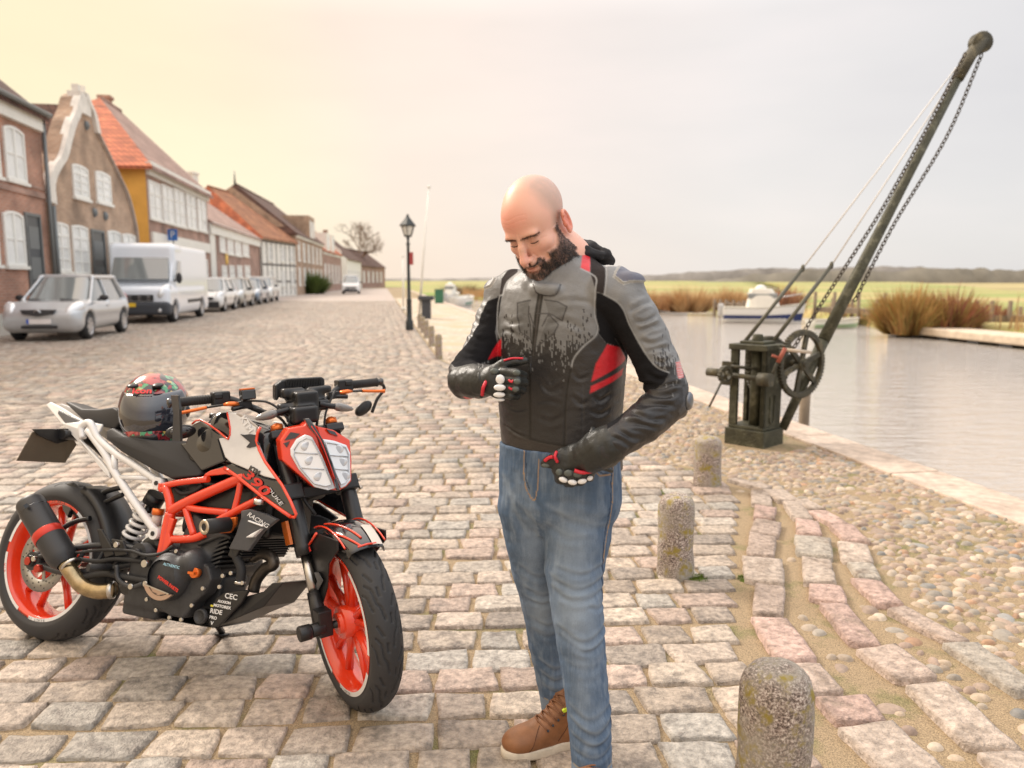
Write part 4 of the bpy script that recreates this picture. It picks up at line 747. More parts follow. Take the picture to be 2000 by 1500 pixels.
pole(818, 622, 838, 365, .045, 'tall white pole leaning slightly beside the street lamp'); pole(788, 606, 787, 500, .05, 'short white pole left of the street lamp')
def bin_():
    b = gp(833, 622); o = thing('litter_bin', b, 'dark grey litter bin with wide lid on the quay', 'bin'); m = MB(); m.box(b+[0, 0, .33], (.32, .32, .66)); m.build('bin_body', mat('dark_steel', (.05, .055, .065), .5), o, bevel=.02); m = MB(); m.box(b+[0, 0, .74], (.55, .5, .16)); m.build('lid', MATS['dark_steel'], o, bevel=.03)
    b = gp(858, 592); o = thing('green_box', b, 'green service box behind the litter bin', 'box'); m = MB(); m.box(b+[0, 0, .4], (.5, .4, .8)); m.build('cabinet', mat('green_paint', (.04, .16, .09), .5), o, bevel=.02); m = MB(); m.box(b+[0, 0, .82], (.56, .46, .05)); m.build('lid', MATS['green_paint'], o, bevel=.01)
bin_()
# parking sign above the van
def sign():
    b = SD*36.8+SNL*8.55; b = np.array([b[0], b[1], 0]); o = thing('parking_sign', b, 'small blue square parking sign on a grey post showing above the van roof', 'sign'); p = pl(338, 459, b, [0, 1, 0]); b2_ = np.array([p[0], b[1], 0]); m = MB(); m.cyl(b2_, (p[0], b[1], p[2]+.3), .03, n=8); m.build('post', m_zinc, o)
    m = MB(); m.box((p[0], b[1]-.05, p[2]), (.42, .03, .5)); q = m.build('sign_plate', mat('sign_blue', (.03, .14, .45), .4), o); text_on('P', (p[0], b[1]-.068, p[2]), (1, 0, 0), (0, 0, 1), .42, m_white, 'letter', q, .003)
sign()
# ------------------------------------------------------------ vegetation
def twigs(m, c, n, rx, ry, h, w, spread=1., r=None, cols=((.4, .2, .05),)):
    for k in range(n):
        a = r.uniform(0, 2*pi); d = math.sqrt(r.uniform()); base = np.array([c[0]+rx*.55*d*cos(a), c[1]+ry*.55*d*sin(a), c[2]]); hh = h*r.uniform(.45, 1.)*(1-.35*d*d); out = np.array([rx*.55*d*cos(a)*spread, ry*.5*d*sin(a)*spread, 0])+r.normal(0, h*.10, 3)
        p1 = base+out*.45+[0, 0, hh*.55]; p2 = base+out*1.1+[0, 0, hh]; ww = w*r.uniform(.6, 1.3); t = np.array([cos(a*3), sin(a*3), 0])*ww; m.cc = tuple(np.array(cols[r.integers(len(cols))])*r.uniform(.7, 1.25))
        m.add([base-t, base+t, p1+t*.6, p1-t*.6, p2], [(0, 1, 2, 3), (3, 2, 4)])
def bush(name, px, py, wpx, hpx, n, cols, label, z=-.5, cat='bush', Y=None, w=None, group=None):
    b = gp(px, py, z) if Y is None else dp(px, py, Y); k = b[1]/F; m = MB(); r = np.random.default_rng(int(px)); twigs(m, (b[0], b[1], b[2]-.1), n, wpx*k*.5, wpx*k*.4, hpx*k, w or .035, 1., r, cols)
    o = m.build(name, mat('twigs', attr=True, rough=.9), None, b); return tag(o, label, cat, group)
org = [(.44, .23, .08), (.50, .30, .11), (.40, .28, .09), (.33, .27, .08)]; pur = [(.28, .09, .07), (.34, .12, .09), (.40, .20, .08)]; tan = [(.62, .42, .22), (.55, .36, .18), (.48, .30, .14)]
bush('willow_bush', 1770, 648, 150, 100, 2600, org, 'orange twigged willow bush on the far bank, left of purple bush', -.75); bush('willow_bush', 1850, 648, 150, 92, 2400, pur+org[2:], 'purple and yellow twigged bush on the far bank beside the jetty', -.75); bush('willow_bush', 1935, 640, 70, 60, 900, pur, 'dark purple bush behind the wooden jetty at the right', -.7)
bush('willow_bush', 1530, 616, 90, 66, 1200, [(.36, .17, .10), (.42, .22, .12)], 'reddish brown bush beyond the motor boat', -.6); bush('willow_bush', 1645, 618, 60, 40, 700, [(.5, .3, .2), (.45, .28, .16)], 'small pinkish bush behind the white dinghy', -.7); bush('willow_bush', 1310, 604, 60, 40, 500, [(.4, .2, .1), (.5, .3, .15)], 'low russet bush far across the river beyond the white boat', -.6)
bush('hedge', 605, 574, 80, 46, 2600, [(.10, .15, .03), (.14, .19, .05), (.07, .11, .02)], 'dark green clipped bush at the kerb after the parked cars', 0, 'bush', w=.07)
for i_, (a_, b_, c_, d_) in enumerate(((1265, 603, 90, 44), (1345, 607, 120, 58), (1425, 606, 80, 50))): bush('reed_clump', a_, b_, c_, d_, 1500, tan, ('tan reed clump nearest the man on the far bank', 'broad tan reed clump in the middle, behind white boat', 'tan reed clump beside the old timber jetty')[i_], -.7, 'reeds', w=.03, group='reed clumps on the far bank')
bush('far_scrub', 905, 576, 110, 26, 1200, [(.3, .2, .12), (.4, .28, .16), (.2, .16, .1)], 'brown scrub on the far bank left of the man', -.5)
def reeds():
    m = MB(); r = np.random.default_rng(9)
    for k in range(9000):
        x = r.uniform(-6, 42); y = bank_y(x)+r.uniform(.0, 2.6); 
        if 11 < x < 15.5 or 17.5 < x < 40: 
            if r.uniform() > .25: continue
        h = r.uniform(.6, 1.8)*(.6+.4*math.sin(x*.7)**2); p = np.array([x, y, -.95 if y < bank_y(x)+.4 else -.6]); q = p+[r.normal(0, .15), r.normal(0, .1), h]; w = r.uniform(.015, .035); m.cc = tuple(np.array(tan[r.integers(3)])*r.uniform(.75, 1.2)); m.add([p-[w, 0, 0], p+[w, 0, 0], q], [(0, 1, 2)])
    o = m.build('reeds', mat('twigs', attr=True, rough=.9)); tag(o, 'tan dry reeds fringing the far bank', 'reeds', kind='stuff')
reeds()
def tree(px, py, tpx, label, spread=.55, Y=None, seed=4):
    b = gp(px, py) if Y is None else np.array([*dp(px, py, Y)[:2], 0]); Ht = dp(tpx[0], tpx[1], b[1])[2]; o = thing('bare_tree', b, label, 'tree'); r = np.random.default_rng(seed); m = MB(); tr = MB()
    def grow(p, d, L_, rad_, dep):
        q = p+d*L_; (tr if dep == 0 else m).tube([p, (p+q)/2+r.normal(0, L_*.04, 3), q], [rad_, rad_*.85, rad_*.68], 6 if dep < 2 else 3, cap=False)
        if dep >= 6: return
        for k in range(3 if dep < 5 else 4):
            a = r.normal(0, spread, 3); nd = nrm(d+a*np.array([1, 1, .55])+[0, 0, .12]); grow(q-d*L_*r.uniform(0, .35), nd, L_*r.uniform(.62, .82), rad_*.6, dep+1)
    grow(b+[0, 0, -.1], np.array([0, 0, 1.]), Ht*.36, Ht*.026, 0); bk = mat('bark', (.22, .14, .09), .9, var=.2); tr.build('trunk', bk, o); m.build('crown', bk, o)
tree(700, 560, (700, 425), 'bare round crowned tree rising behind the farthest houses', Y=150)
# ------------------------------------------------------------ boats, jetties
def boat(name, px, py, L_, W, hh, yaw, label, col, stripe=None, cabin=False, bow=.55, z=WZ):
    b = gp(px, py, z); o = thing(name, (b[0], b[1], z), label, 'boat', None, yaw); ORG[o.name] = np.zeros(3); m = MB(); n = 16; rows = [(-.55, -.12), (-.9, .05), (-1., .5), (-1.04, 1.0)]; st = MB(); V = []
    for i in range(n+1):
        t = i/n; x = -L_/2+L_*t; w = W/2*(1-max(0, (t-bow)/(1-bow))**2.2)*(.92+.08*min(1, t*3)); sh = hh*(1+.25*max(0, t-.5)*2)
        ring = [(0, -.15)]+[(abs(a)*w*(.85 if k < 2 else 1), sh*c-.02) for k, (a, c) in enumerate(rows)]; V += [(x+.18*t*c[1], s*c[0], c[1]) for s in (1, -1) for c in ring]
    k = 10; Fs = []
    for i in range(n):
        for j in range(4): a = i*k+j; Fs += [(a, a+k, a+k+1, a+1), (a+5, a+6, a+k+6, a+k+5)]
    Fs.append([0, 1, 2, 3, 4, 9, 8, 7, 6, 5]); m.add(V, Fs, True); hu = m.build('hull', mat('hull_'+name, col, .3, coat=.5), o)
    d = MB(); dk = [(V[i*k+4][0], V[i*k+4][1]-.02, V[i*k+4][2]-(.06 if cabin else .2)) for i in range(n+1)]+[(V[i*k+9][0], V[i*k+9][1]+.02, V[i*k+9][2]-(.06 if cabin else .2)) for i in range(n, -1, -1)]; d.add(dk, [tuple(range(len(dk)))]); d.build('deck', m_white, o)
    g = MB(); g.tube([V[i*k+4] for i in range(n+1)]+[V[i*k+9] for i in range(n, -1, -1)], .04, 6); g.build('rail', mat('rail', (.5, .48, .42), .4), o)
    if stripe:
        s_ = MB()
        for sd in (0, 5):
            P = [V[i*k+sd+2] for i in range(n+1)]; T = [V[i*k+sd+3] for i in range(n+1)]; q = 1 if sd == 0 else -1
            A = [(p[0], p[1]+q*.02, lerp(p[2], t[2], .18)) for p, t in zip(P, T)]; B_ = [(t[0], t[1]+q*.03, lerp(p[2], t[2], 1.05)) for p, t in zip(P, T)]; s_.add(A+B_, [(i, i+1, n+1+i+1, n+1+i) for i in range(n)], True)
        s_.build('stripe', mat('stripe_'+name, stripe, .3), hu)
    if cabin:
        c = SDF((-L_*.35, -W*.5, hh*.8), (L_*.4, W*.5, hh+1.5), .04); c.loft([(hh*.85, 0.05, 0, L_*.22, W*.34), (hh+.55, .0, 0, L_*.18, W*.30), (hh+1.0, -.1, 0, L_*.14, W*.27)], k=.02, pw=5.); V2, Q2 = c.quads(); cb = link('cabin', npmesh('cabin', V2, Q2), m_white, o)
        c = MB(); c.box((-.02, 0, hh+.62), (L_*.37, W*.585, .30)); c.build('cabin_windows', m_glass, cb, bevel=.05); c = MB(); c.lathe((-.1, 0, hh+1.0), (0, 0, 1), [(.3, 0), (.3, .08), (.15, .2), (.001, .24)], 12); c.build('radar', m_white, cb); c = MB(); c.box((-L_/2-.1, 0, hh*.8), (.3, .35, .7)); c.build('outboard', mat('outboard_grey', (.5, .5, .5), .4), o, bevel=.08)
        c = MB(); c.tube([(L_*.15, W*.36, hh+.1), (L_*.15, W*.36, hh+.5), (L_*.5, .1, hh+.75), (L_*.5, -.1, hh+.75), (L_*.15, -W*.36, hh+.5), (L_*.15, -W*.36, hh+.1)], .02, 5); c.build('pulpit', m_alloy, o)
    else:
        for t in (-.2, .15): c = MB(); c.box((L_*t, 0, hh*.75), (.22, W*.86, .04)); c.build('thwart', mat('thwart', (.45, .33, .2), .6), o)
boat('motor_boat', 1487, 630, 4.2, 1.7, .85, rad(-12), 'white cabin motor boat with dark blue stripe moored on the far bank', (.78, .78, .76), (.02, .04, .16), True)
boat('dinghy', 1628, 641, 2.4, 1.0, .42, rad(6), 'small white open dinghy with pale green rail by the far bank', (.78, .80, .74), (.35, .5, .3)); boat('rowing_boat', 1297, 609, 3.6, 1.5, .9, rad(8), 'plain white boat on the river behind the man and left of the motor boat', (.80, .79, .75))
boat('moored_boat', 905, 598, 4.2, 1.6, .8, rad(80), 'white boat moored at the quay left of the man', (.80, .79, .76), (.05, .25, .16)); boat('moored_boat', 880, 590, 4.2, 1.6, .9, rad(80), 'white cabin boat moored farther along the quay, left of the man', (.80, .79, .76), (.05, .25, .16), True)
m_wood = mat('weathered_wood', (.20, .155, .11), .9, var=.3, vs=8, bump=1, bs=30, aniso=(1, 1, .2)); m_conc = mat('pale_concrete', (.55, .46, .36), .85, var=.2, vs=3)
def pontoon():
    a = gp(1716, 651, WZ+.0); b = gp(2060, 690, WZ); o = thing('pontoon', a, 'long pale floating pontoon lying on the water at the right', 'pontoon'); m = MB(); d = nrm(b-a); n = np.array([-d[1], d[0], 0]); m.prism([a+[0, 0, .12], b+[0, 0, .12], b+[0, 0, .42], a+[0, 0, .42]], n*1.7); m.build('deck', m_conc, o, bevel=.05)
    for k in range(7): p = a+d*(.9+k*1.6)+n*.5; m = MB(); m.box(p+[0, 0, .02], (.6, .9, .3), np.stack([d, n, [0, 0, 1]])); m.build('float', m_black, o)
pontoon()
def jetty(x0, y0, x1, y1, zt, label, posts, w=1.2, ph=.7):
    a = gp(x0, y0, WZ); b = gp(x1, y1, WZ); o = thing('jetty', a, label, 'jetty'); d = nrm(b-a); n = np.array([-d[1], d[0], 0]); m = MB(); L_ = np.linalg.norm(b-a); k = 0
    while k*.16 < L_: p = a+d*(.07+k*.16)+[0, 0, zt]; m.prism([p-d*.07, p+d*.07, p+d*.07+n*w, p-d*.07+n*w], (0, 0, .06)); k += 1
    m.prism([a+[0, 0, zt-.2], b+[0, 0, zt-.2], b+[0, 0, zt-.002], a+[0, 0, zt-.002]], n*.12); m.build('deck', m_wood, o)
    for q in posts:
        for s in (0, w): p = a+d*L_*q+n*s; m = MB(); m.cyl(p-[0, 0, 1], p+[0, 0, zt+ph*(1 if s == 0 else .6)], .1, .09, 8); m.build('post', m_wood, o)
jetty(1860, 652, 2080, 655, .75, 'dark wooden jetty with tall posts before the purple bushes', (.02, .2, .34, .5, .7)); jetty(1395, 618, 1470, 622, .8, 'old dark timber jetty behind the motor boat', (.0, .15, .3, .5, .75, 1.), ph=.3); jetty(1590, 630, 1725, 640, .8, 'low timber landing stage behind the white dinghy', (.0, .3, .65, 1.), ph=.9)
p = gp(1576, 838, -.3); m = MB(); m.cyl((p[0], p[1]+.1, -1.6), (p[0], p[1]+.1, dp(1576, 762, p[1]+.1)[2]), .062, .058, 18); tag(m.build('mooring_post', m_wood, None, (p[0], p[1]+.1, -1.)), 'round wooden mooring post at the quay edge behind the crane', 'post')
# ------------------------------------------------------------ the hand crane
def crane():
    m_c = mat('crane_paint', (.055, .054, .032), .62, .15, var=.4, vs=9, bump=.8, bs=60, col2=(.15, .145, .10), c2s=12, c2=(.54, .72)); m_d = mat('crane_dark', (.05, .046, .03), .6, .2, var=.3, bump=.5, bs=60, col2=(.14, .12, .07), c2s=14, c2=(.5, .7)); m_ch = mat('rusty_chain', (.07, .055, .04), .6, .4)
    c0 = gp(1488, 874); o = thing('quay_crane', c0, 'old olive green hand cranked iron quay crane with gear wheels and long jib', 'crane'); Y0 = c0[1]; a = rad(43); e1 = np.array([cos(a), sin(a), 0]); e2 = np.array([-cos(a)*.95, sin(a)*1.05, 0]); e2 = nrm(e2); up = np.array([0, 0, 1.]); s1, s2 = .30, .32; zt = dp(1482, 680, Y0)[2]
    def P(u, v, z): return c0+e1*u+e2*v+up*z
    def blk(m, u0, u1, v0, v1, z0, z1): return m.prism([P(u0, v0, z0), P(u1, v0, z0), P(u1, v1, z0), P(u0, v1, z0)], up*(z1-z0))
    m = MB(); blk(m, -.02, s1+.02, -.02, s2+.02, -.02, .13); blk(m, .0, s1, 0, s2, .131, .16); m.build('base', m_c, o, bevel=.006)
    m = MB(); blk(m, .03, s1-.01, .0, .035, .161, zt-.03); 
    for u in np.linspace(0, 1, 2): blk(m, .0, .03, -.004+0, .035, .161, zt-.03)
    m.build('side_panel', m_c, o, bevel=.004)
    m = MB(); U = [P(.10+.035*cos(t)+.035, -.004, .22+.0-.0+.035*sin(t)*1.) for t in np.linspace(pi, 2*pi, 9)]; m.tube([P(.10, -.006, .42)]+U+[P(.17, -.006, .42)], .007, 6); m.build('moulding', m_c, o)
    m = MB(); blk(m, .0, .035, s2-.07, s2, .161, zt-.03); blk(m, s1-.07, s1, s2-.035, s2, .161, zt-.03); blk(m, s1-.035, s1, .0361, s2-.0361, .161, zt-.25); m.build('upright', m_c, o, bevel=.004)
    m = MB(); arch = [P(0, s2-.07-(s2-.105)*t, zt-.03-.07*(2*t-1)**4) for t in np.linspace(0, 1, 12)]; m.prism([P(0, .0352, zt-.031), P(0, s2-.0702, zt-.031)]+arch, e1*.03) if 0 else None; blk(m, -.015, s1+.015, -.015, s2+.015, zt-.029, zt+.02); blk(m, .05, s1-.05, .05, s2-.05, zt+.0205, zt+.045); m.cyl(P(s1/2, s2/2, zt+.045), P(s1/2, s2/2, zt+.10), .05, .04); m.build('cap', m_c, o, bevel=.005)
    m = MB(); m.cyl(P(.10, s2*.42, .16), P(.10, s2*.42, zt-.03), .045, n=20); m.build('shaft', m_c, o)
    zc = dp(1460, 735, Y0)[2]
    m = MB(); blk(m, -.05, -.001, s2-.05, s2+.05, zc-.10, zc+.10); m.cyl(P(-.06, s2+.12, zc), P(-.06, -.06, zc-.02), .022, n=12); m.cyl(P(-.06, s2+.18, zc), P(-.06, s2+.06, zc), .035, n=12); m.cyl(P(-.06, .02, zc-.02), P(-.06, -.09, zc-.02), .055, n=14); m.cyl(P(-.10, s2*.8, zc+.07), P(.05, s2*.3, zc+.05), .014, n=8); m.build('crank_shaft', m_d, o)
    def gear(cpx, cpy, Y, ax, R, name, nt, th=.04, sp=6, rimw=.035):
        c = dp(cpx, cpy, Y); x, y, d = frame(ax); m = MB(); ring = []
        for k in range(nt*4):
            t = 2*pi*k/(nt*4); rr = R+(.012 if (k % 4) in (0, 1) else -.004)*R/.28; ring.append((rr, t))
        n = len(ring); V = [c+d*s_*th/2+q*(cos(t)*x+sin(t)*y) for s_ in (-1, 1) for rr, t in ring for q in (R-rimw, rr)]
        Fs = []
        for i in range(n):
            j = (i+1) % n; o0, o1 = 2*i, 2*j; p0, p1 = 2*n+2*i, 2*n+2*j; Fs += [(o0, o0+1, o1+1, o1), (p0, p1, p1+1, p0+1), (o0+1, p0+1, p1+1, o1+1), (o0, o1, p1, p0)]
        m.add(V, Fs); m.cyl(c-d*th*.9, c+d*th*.9, R*.17, n=18); m.cyl(c-d*th*1.4, c+d*th*1.4, R*.08, n=12)
        for k in range(sp): t = 2*pi*(k+.3)/sp; q = cos(t)*x+sin(t)*y; m.beam(c+q*R*.12, c+q*(R-rimw*.8), R*.15, th*.6, d)
        m.build(name, m_d, o); return c, d
    ax = nrm(np.array([.62, -1, 0.0])); gc, gd = gear(1565, 711, Y0+.12, ax, .278, 'gear_wheel', 60); gear(1500, 716, Y0+.33, ax, .255, 'gear_wheel', 54, .05); gear(1416, 731, Y0+.05, ax, .070, 'pinion', 18, .035, 4, .018)
    m = MB(); m.cyl(gc-gd*.45, gc+gd*.06, .028, n=14); m.cyl(gc-gd*.36, gc-gd*.10, .075, n=20); m.build('drum', m_d, o)
    m = MB(); q = lambda x, y, k=0: dp(x, y, Y0-.06+k); m.tube([q(1502, 752), q(1515, 715), q(1530, 688)], .014, 8); m.build('crank', m_d, o); m = MB(); m.tube([q(1519, 708, -.004), q(1534, 680, -.004)], .018, 8); m.tube([q(1508, 694), q(1524, 700)], .012, 6); m.build('red_lever', mat('faded_red', (.30, .08, .05), .7), o)
    m = MB(); m.tube([q(1532, 683), q(1584, 688, .03)], .014, 8); m.build('crank_grip', mat('bare_wood', (.5, .42, .33), .6), o); m = MB(); m.tube([dp(1411, 742, Y0+.02), dp(1400, 765, Y0), dp(1385, 795, Y0)], .009, 6); m.build('pawl_rod', m_d, o)
    # jib
    J = [(1528, 838, .22), (1608, 665, .32), (1770, 350, .75), (1893, 112, 1.05)]; JP = [dp(x, y, Y0+k) for x, y, k in J]; m = MB(); m.tube([JP[0], lerp(JP[0], JP[1], .5), JP[1]], [.038, .042, .050], 8); m.tube([JP[1], lerp(JP[1], JP[2], .5), JP[2], JP[3]], [.052, .047, .040, .034], 16); m.build('jib', m_c, o)
    t = JP[3]; dj = nrm(JP[3]-JP[2]); hx = np.array([0, 1., 0]); tp = dp(1915, 84, Y0+1.1)
    m = MB(); m.lathe(tp-hx*.05, hx, [(.001, 0), (.085, .0), (.095, .012), (.082, .03), (.082, .07), (.095, .088), (.085, .1), (.001, .1)], 24); m.tube([t-dj*.25, t, tp+dj*.02, tp+dj*.13], [.055, .065, .075, .012], 10, flat=.7); m.build('jib_head', m_d, o)
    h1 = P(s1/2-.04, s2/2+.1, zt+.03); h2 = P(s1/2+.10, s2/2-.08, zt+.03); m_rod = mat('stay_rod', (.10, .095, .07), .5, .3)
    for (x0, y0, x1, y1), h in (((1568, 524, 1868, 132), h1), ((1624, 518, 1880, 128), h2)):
        A = dp(x0, y0, Y0+.45); E = dp(x1, y1, Y0+1.05); m = MB(); m.tube([h, A], .017, 8); m.ell(A, (.02, .02, .035), 8); sr = m.build('stay_rod', m_rod, o); m = MB(); m.tube([A, E], .0065, 6); m.build('stay_wire', mat('galvanised_wire', (.62, .60, .57), .5), sr)  # upper rod halves thinned and paled: sky glare put into their colour
    def chain(P_, name, lk=.045, rr=.0055):
        P_ = smoothline(P_, 12); s = np.r_[0, np.cumsum(np.linalg.norm(np.diff(P_, axis=0), axis=1))]; m = MB(); k = 0
        while k*lk < s[-1]-lk:
            c = np.array([np.interp((k+.5)*lk, s, P_[:, i]) for i in range(3)]); d = nrm(np.array([np.interp((k+1)*lk, s, P_[:, i])-np.interp(k*lk, s, P_[:, i]) for i in range(3)])); x, y, _ = frame(d); w = x if k % 2 else y
            m.tube([c+d*lk*.66*cos(t_)+w*lk*.36*sin(t_) for t_ in np.linspace(0, 2*pi, 9)[:-1]], rr, 5, closed=True); k += 1
        m.build(name, m_ch, o)
    chain([dp(1545, 688, Y0+.12), dp(1600, 600, Y0+.25), dp(1652, 520, Y0+.4), dp(1722, 410, Y0+.58), dp(1800, 270, Y0+.8), dp(1888, 100, Y0+1.0)], 'hoist_chain'); chain([dp(1918, 105, Y0+1.07), dp(1850, 265, Y0+.95), dp(1745, 440, Y0+.7), dp(1668, 590, Y0+.38)], 'hook_chain')
crane()
# ------------------------------------------------------------ the motorcycle (local frame: x forward, y left, z up; leaning on its side stand)
BX, BY, PSI, LEAN, STEER, RAKE = -1.799, 2.815, -.375, .296, -.662, rad(25)
bh = np.array([cos(PSI), sin(PSI), 0]); _l = np.array([-sin(PSI), cos(PSI), 0]); bl = _l*cos(LEAN)-np.array([0, 0, sin(LEAN)]); bu = np.array([0, 0, cos(LEAN)])+_l*sin(LEAN); BO = np.array([BX, BY, 0.]); BM = np.stack([bh, bl, bu])
def bikeW(V): return BO+np.asarray(V, float)@BM
S0 = np.array([1.322, 0, .293]); SK = np.array([-sin(RAKE), 0, cos(RAKE)])
def steerL(V, a=STEER):
    v = np.asarray(V, float)-S0; return S0+v*cos(a)+np.cross(SK, v)*sin(a)+np.outer(v@SK, SK)*(1-cos(a))
def steerW(V): return bikeW(steerL(V))
def toL(p): return BM@(np.asarray(p)-BO)
def toS(p): return steerL([toL(p)], -STEER)[0]
def bk(p, y=0.): q = toL(pl(p[0], p[1], BO+bl*y, bl)); return np.array([q[0], y, q[2]])
_sl = steerW([[0, 1, 0]])[0]-steerW([[0, 0, 0]])[0]; _sx = steerW([[1, 0, 0]])[0]-steerW([[0, 0, 0]])[0]
def st(p, y=0.): return toS(pl(p[0], p[1], steerW([[0, y, 0]])[0], _sl))
def sx(p, x): return toS(pl(p[0], p[1], steerW([[x, 0, 0]])[0], _sx))
def bx_(p, x): return toL(pl(p[0], p[1], BO+bh*x, bh))
z1 = lambda X, Y: (X/2.5, 680+Y/2.5); z2 = lambda X, Y: (200+X/3.3333, 680+Y/3.3333); z3 = lambda X, Y: (260+X/4.6875, 940+Y/4.6875); z4 = lambda X, Y: (500+X/2.5, 800+Y/2.5)
m_or = mat('orange_lacquer', (.78, .048, .012), .26, coat=.8, var=.05, vs=18); m_wh = mat('white_lacquer', (.74, .74, .74), .3, coat=.6, var=.03, vs=30); m_bk = mat('satin_black', (.012, .012, .013), .36, var=.15, vs=30, bump=.15, bs=300); m_gb = mat('gloss_black', (.012, .012, .014), .12, coat=1); m_dg = mat('engine_grey', (.042, .043, .046), .5, .3, var=.2, vs=30, bump=.3, bs=250)
m_seat = mat('seat_vinyl', (.020, .020, .022), .58, bump=.4, bs=420); m_rub = mat('rubber', (.015, .015, .016), .65); m_st = mat('steel', (.55, .53, .50), .28, 1.); m_ti = mat('titanium_pipe', (.34, .26, .15), .25, .9, var=.25, vs=30); m_tr = mat('tyre', (.030, .030, .032), .62, bump=.25, bs=500); m_ind = mat('indicator_lens', (.16, .15, .14), .1, coat=1); m_amb = mat('amber_reflector', (.62, .15, .02), .25, coat=1)
m_red = mat('signal_red', (.62, .03, .02), .4); m_orb = mat('anodised_orange', (.75, .17, .03), .3, .5); m_grp = mat('grey_panel', (.075, .078, .085), .4, var=.1, vs=30)
def motorcycle():
    root = thing('motorcycle', (BX, BY, 0), 'orange, black and white naked motorcycle leaning on its side stand with front wheel turned', 'motorcycle'); W = lambda: MB(bikeW); T = lambda: MB(steerW)
    def P(zf, pts, y): return [bk(zf(*q[:2]), y if len(q) < 3 else q[2]) for q in pts]
    def Ps(zf, pts, y): return [st(zf(*q[:2]), y if len(q) < 3 else q[2]) for q in pts]
    def panel(name, pts, m_, th=.012, par=root, bev=.004, xf=bikeW, vec=None):
        m = MB(xf); m.prism(pts, vec if vec is not None else (0, th, 0)); return m.build(name, m_, par, bevel=bev)
    def tubes(name, lst, m_, par=root, n=10, xf=bikeW, sm=6):
        m = MB(xf)
        for pts, rr in lst: m.tube(smoothline(pts, sm) if len(pts) > 2 else pts, rr, n)
        return m.build(name, m_, par)
    # ---- wheels
    def wheel_(xf, c, R, wd, rimR, name, disc):
        c = np.array(c); n = 640; nw = 61; pr = R-.0; a = np.linspace(-1, 1, nw); hw = wd/2; ww = hw*np.sin(a*pi/2*.98)**1; rr = R-(R-rimR)*(1-np.sqrt(np.clip(1-np.abs(a)**2.1, 0, 1))**.8) if 0 else None
        th = a*pi*.60; yy = hw*np.sin(th)/1.0; rad_ = (R-hw*.82)+hw*.82*np.cos(th); rad_ = np.maximum(rad_, rimR+.004*0); yy = np.where(np.abs(th) > pi/2, np.sign(a)*hw*(1-.16*((np.abs(th)-pi/2)/(.1*pi))), yy); m_ = rad_ < R-hw*.82; rad_ = np.where(m_, lerp(R-hw*.82, rimR, (np.abs(th)-pi/2)/(.1*pi)), rad_)
        t = np.arange(n)*2*pi/n; s = t*R; per = 2*pi*R/11; arc = np.cumsum(np.r_[0, np.hypot(np.diff(yy), np.diff(rad_))]); arc -= arc[nw//2]; SS, AA = np.meshgrid(s, arc, indexing='ij'); d = np.full(SS.size, 9.)
        for sg, of in ((1, 0), (-1, per/2)):
            u = ((SS.ravel()+of) % per); v = AA.ravel()*sg
            for k in (-per, 0, per):
                for ln in ([(0, .008), (.035, .014), (.050, .024), (.095, .030), (.115, .046)], [(.07, .010), (.095, .012)], [(.03, .040), (.075, .050), (.09, .062)], [(.12, .022), (.15, .036)]): d = np.minimum(d, segdist(u+k, v, ln))
        dep = np.clip((.0040-d)/.0014, 0, 1)*.0055*(np.abs(AA.ravel()) < hw*1.25); RR = np.tile(rad_, n)-dep; Y = np.tile(yy, n); TT = np.repeat(t, nw)
        V = np.stack([c[0]+RR*np.cos(TT), c[1]+Y, c[2]+RR*np.sin(TT)], 1); g = np.arange(n*nw).reshape(n, nw); g2_ = np.roll(g, -1, 0); Q = np.stack([g[:, :-1], g[:, 1:], g2_[:, 1:], g2_[:, :-1]], -1).reshape(-1, 4)
        V = xf(V)-ORG[root.name]; ty = link(name, npmesh(name, V, Q[:, ::-1], True), m_tr, root)
        h = wd*.40; m = MB(xf); ax = (0, 1, 0); m.lathe(c, ax, [(rimR+.004, -h-.003), (rimR+.008, -h-.006), (rimR-.004, -h-.006), (rimR-.012, -h+.012), (rimR-.022, -h*.4), (rimR-.022, h*.4), (rimR-.012, h-.012), (rimR-.004, h+.006), (rimR+.008, h+.006)], 96); m.cyl(c-np.array([0, .045, 0]), c+np.array([0, .045, 0]), .052, n=28); m.cyl(c-np.array([0, .058, 0]), c+np.array([0, .058, 0]), .034, n=28)
        for k in range(5):
            for da in (-.17, .17):
                a0 = 2*pi*k/5+.35; b0 = c+np.array([cos(a0+da*.9)*.045, 0, sin(a0+da*.9)*.045]); b1 = c+np.array([cos(a0+da*1.35)*(rimR-.02), 0, sin(a0+da*1.35)*(rimR-.02)]); m.tube([b0, lerp(b0, b1, .5), b1], [.0165, .012, .0135], 8, flat=1.15, up=(0, 1, 0))
        rim = m.build('rim', m_or, ty)
        m = MB(xf); [m.lathe(c, ax, [(rimR-.005, -h-.0069), (rimR+.009, -h-.0069)], 60, a0=q0, a1=q1) for q0, q1 in ((2.1, 3.3), (3.6, 4.9), (5.2, 6.3), (.2, 1.2))]; m.build('rim_stripe', m_wh, rim)
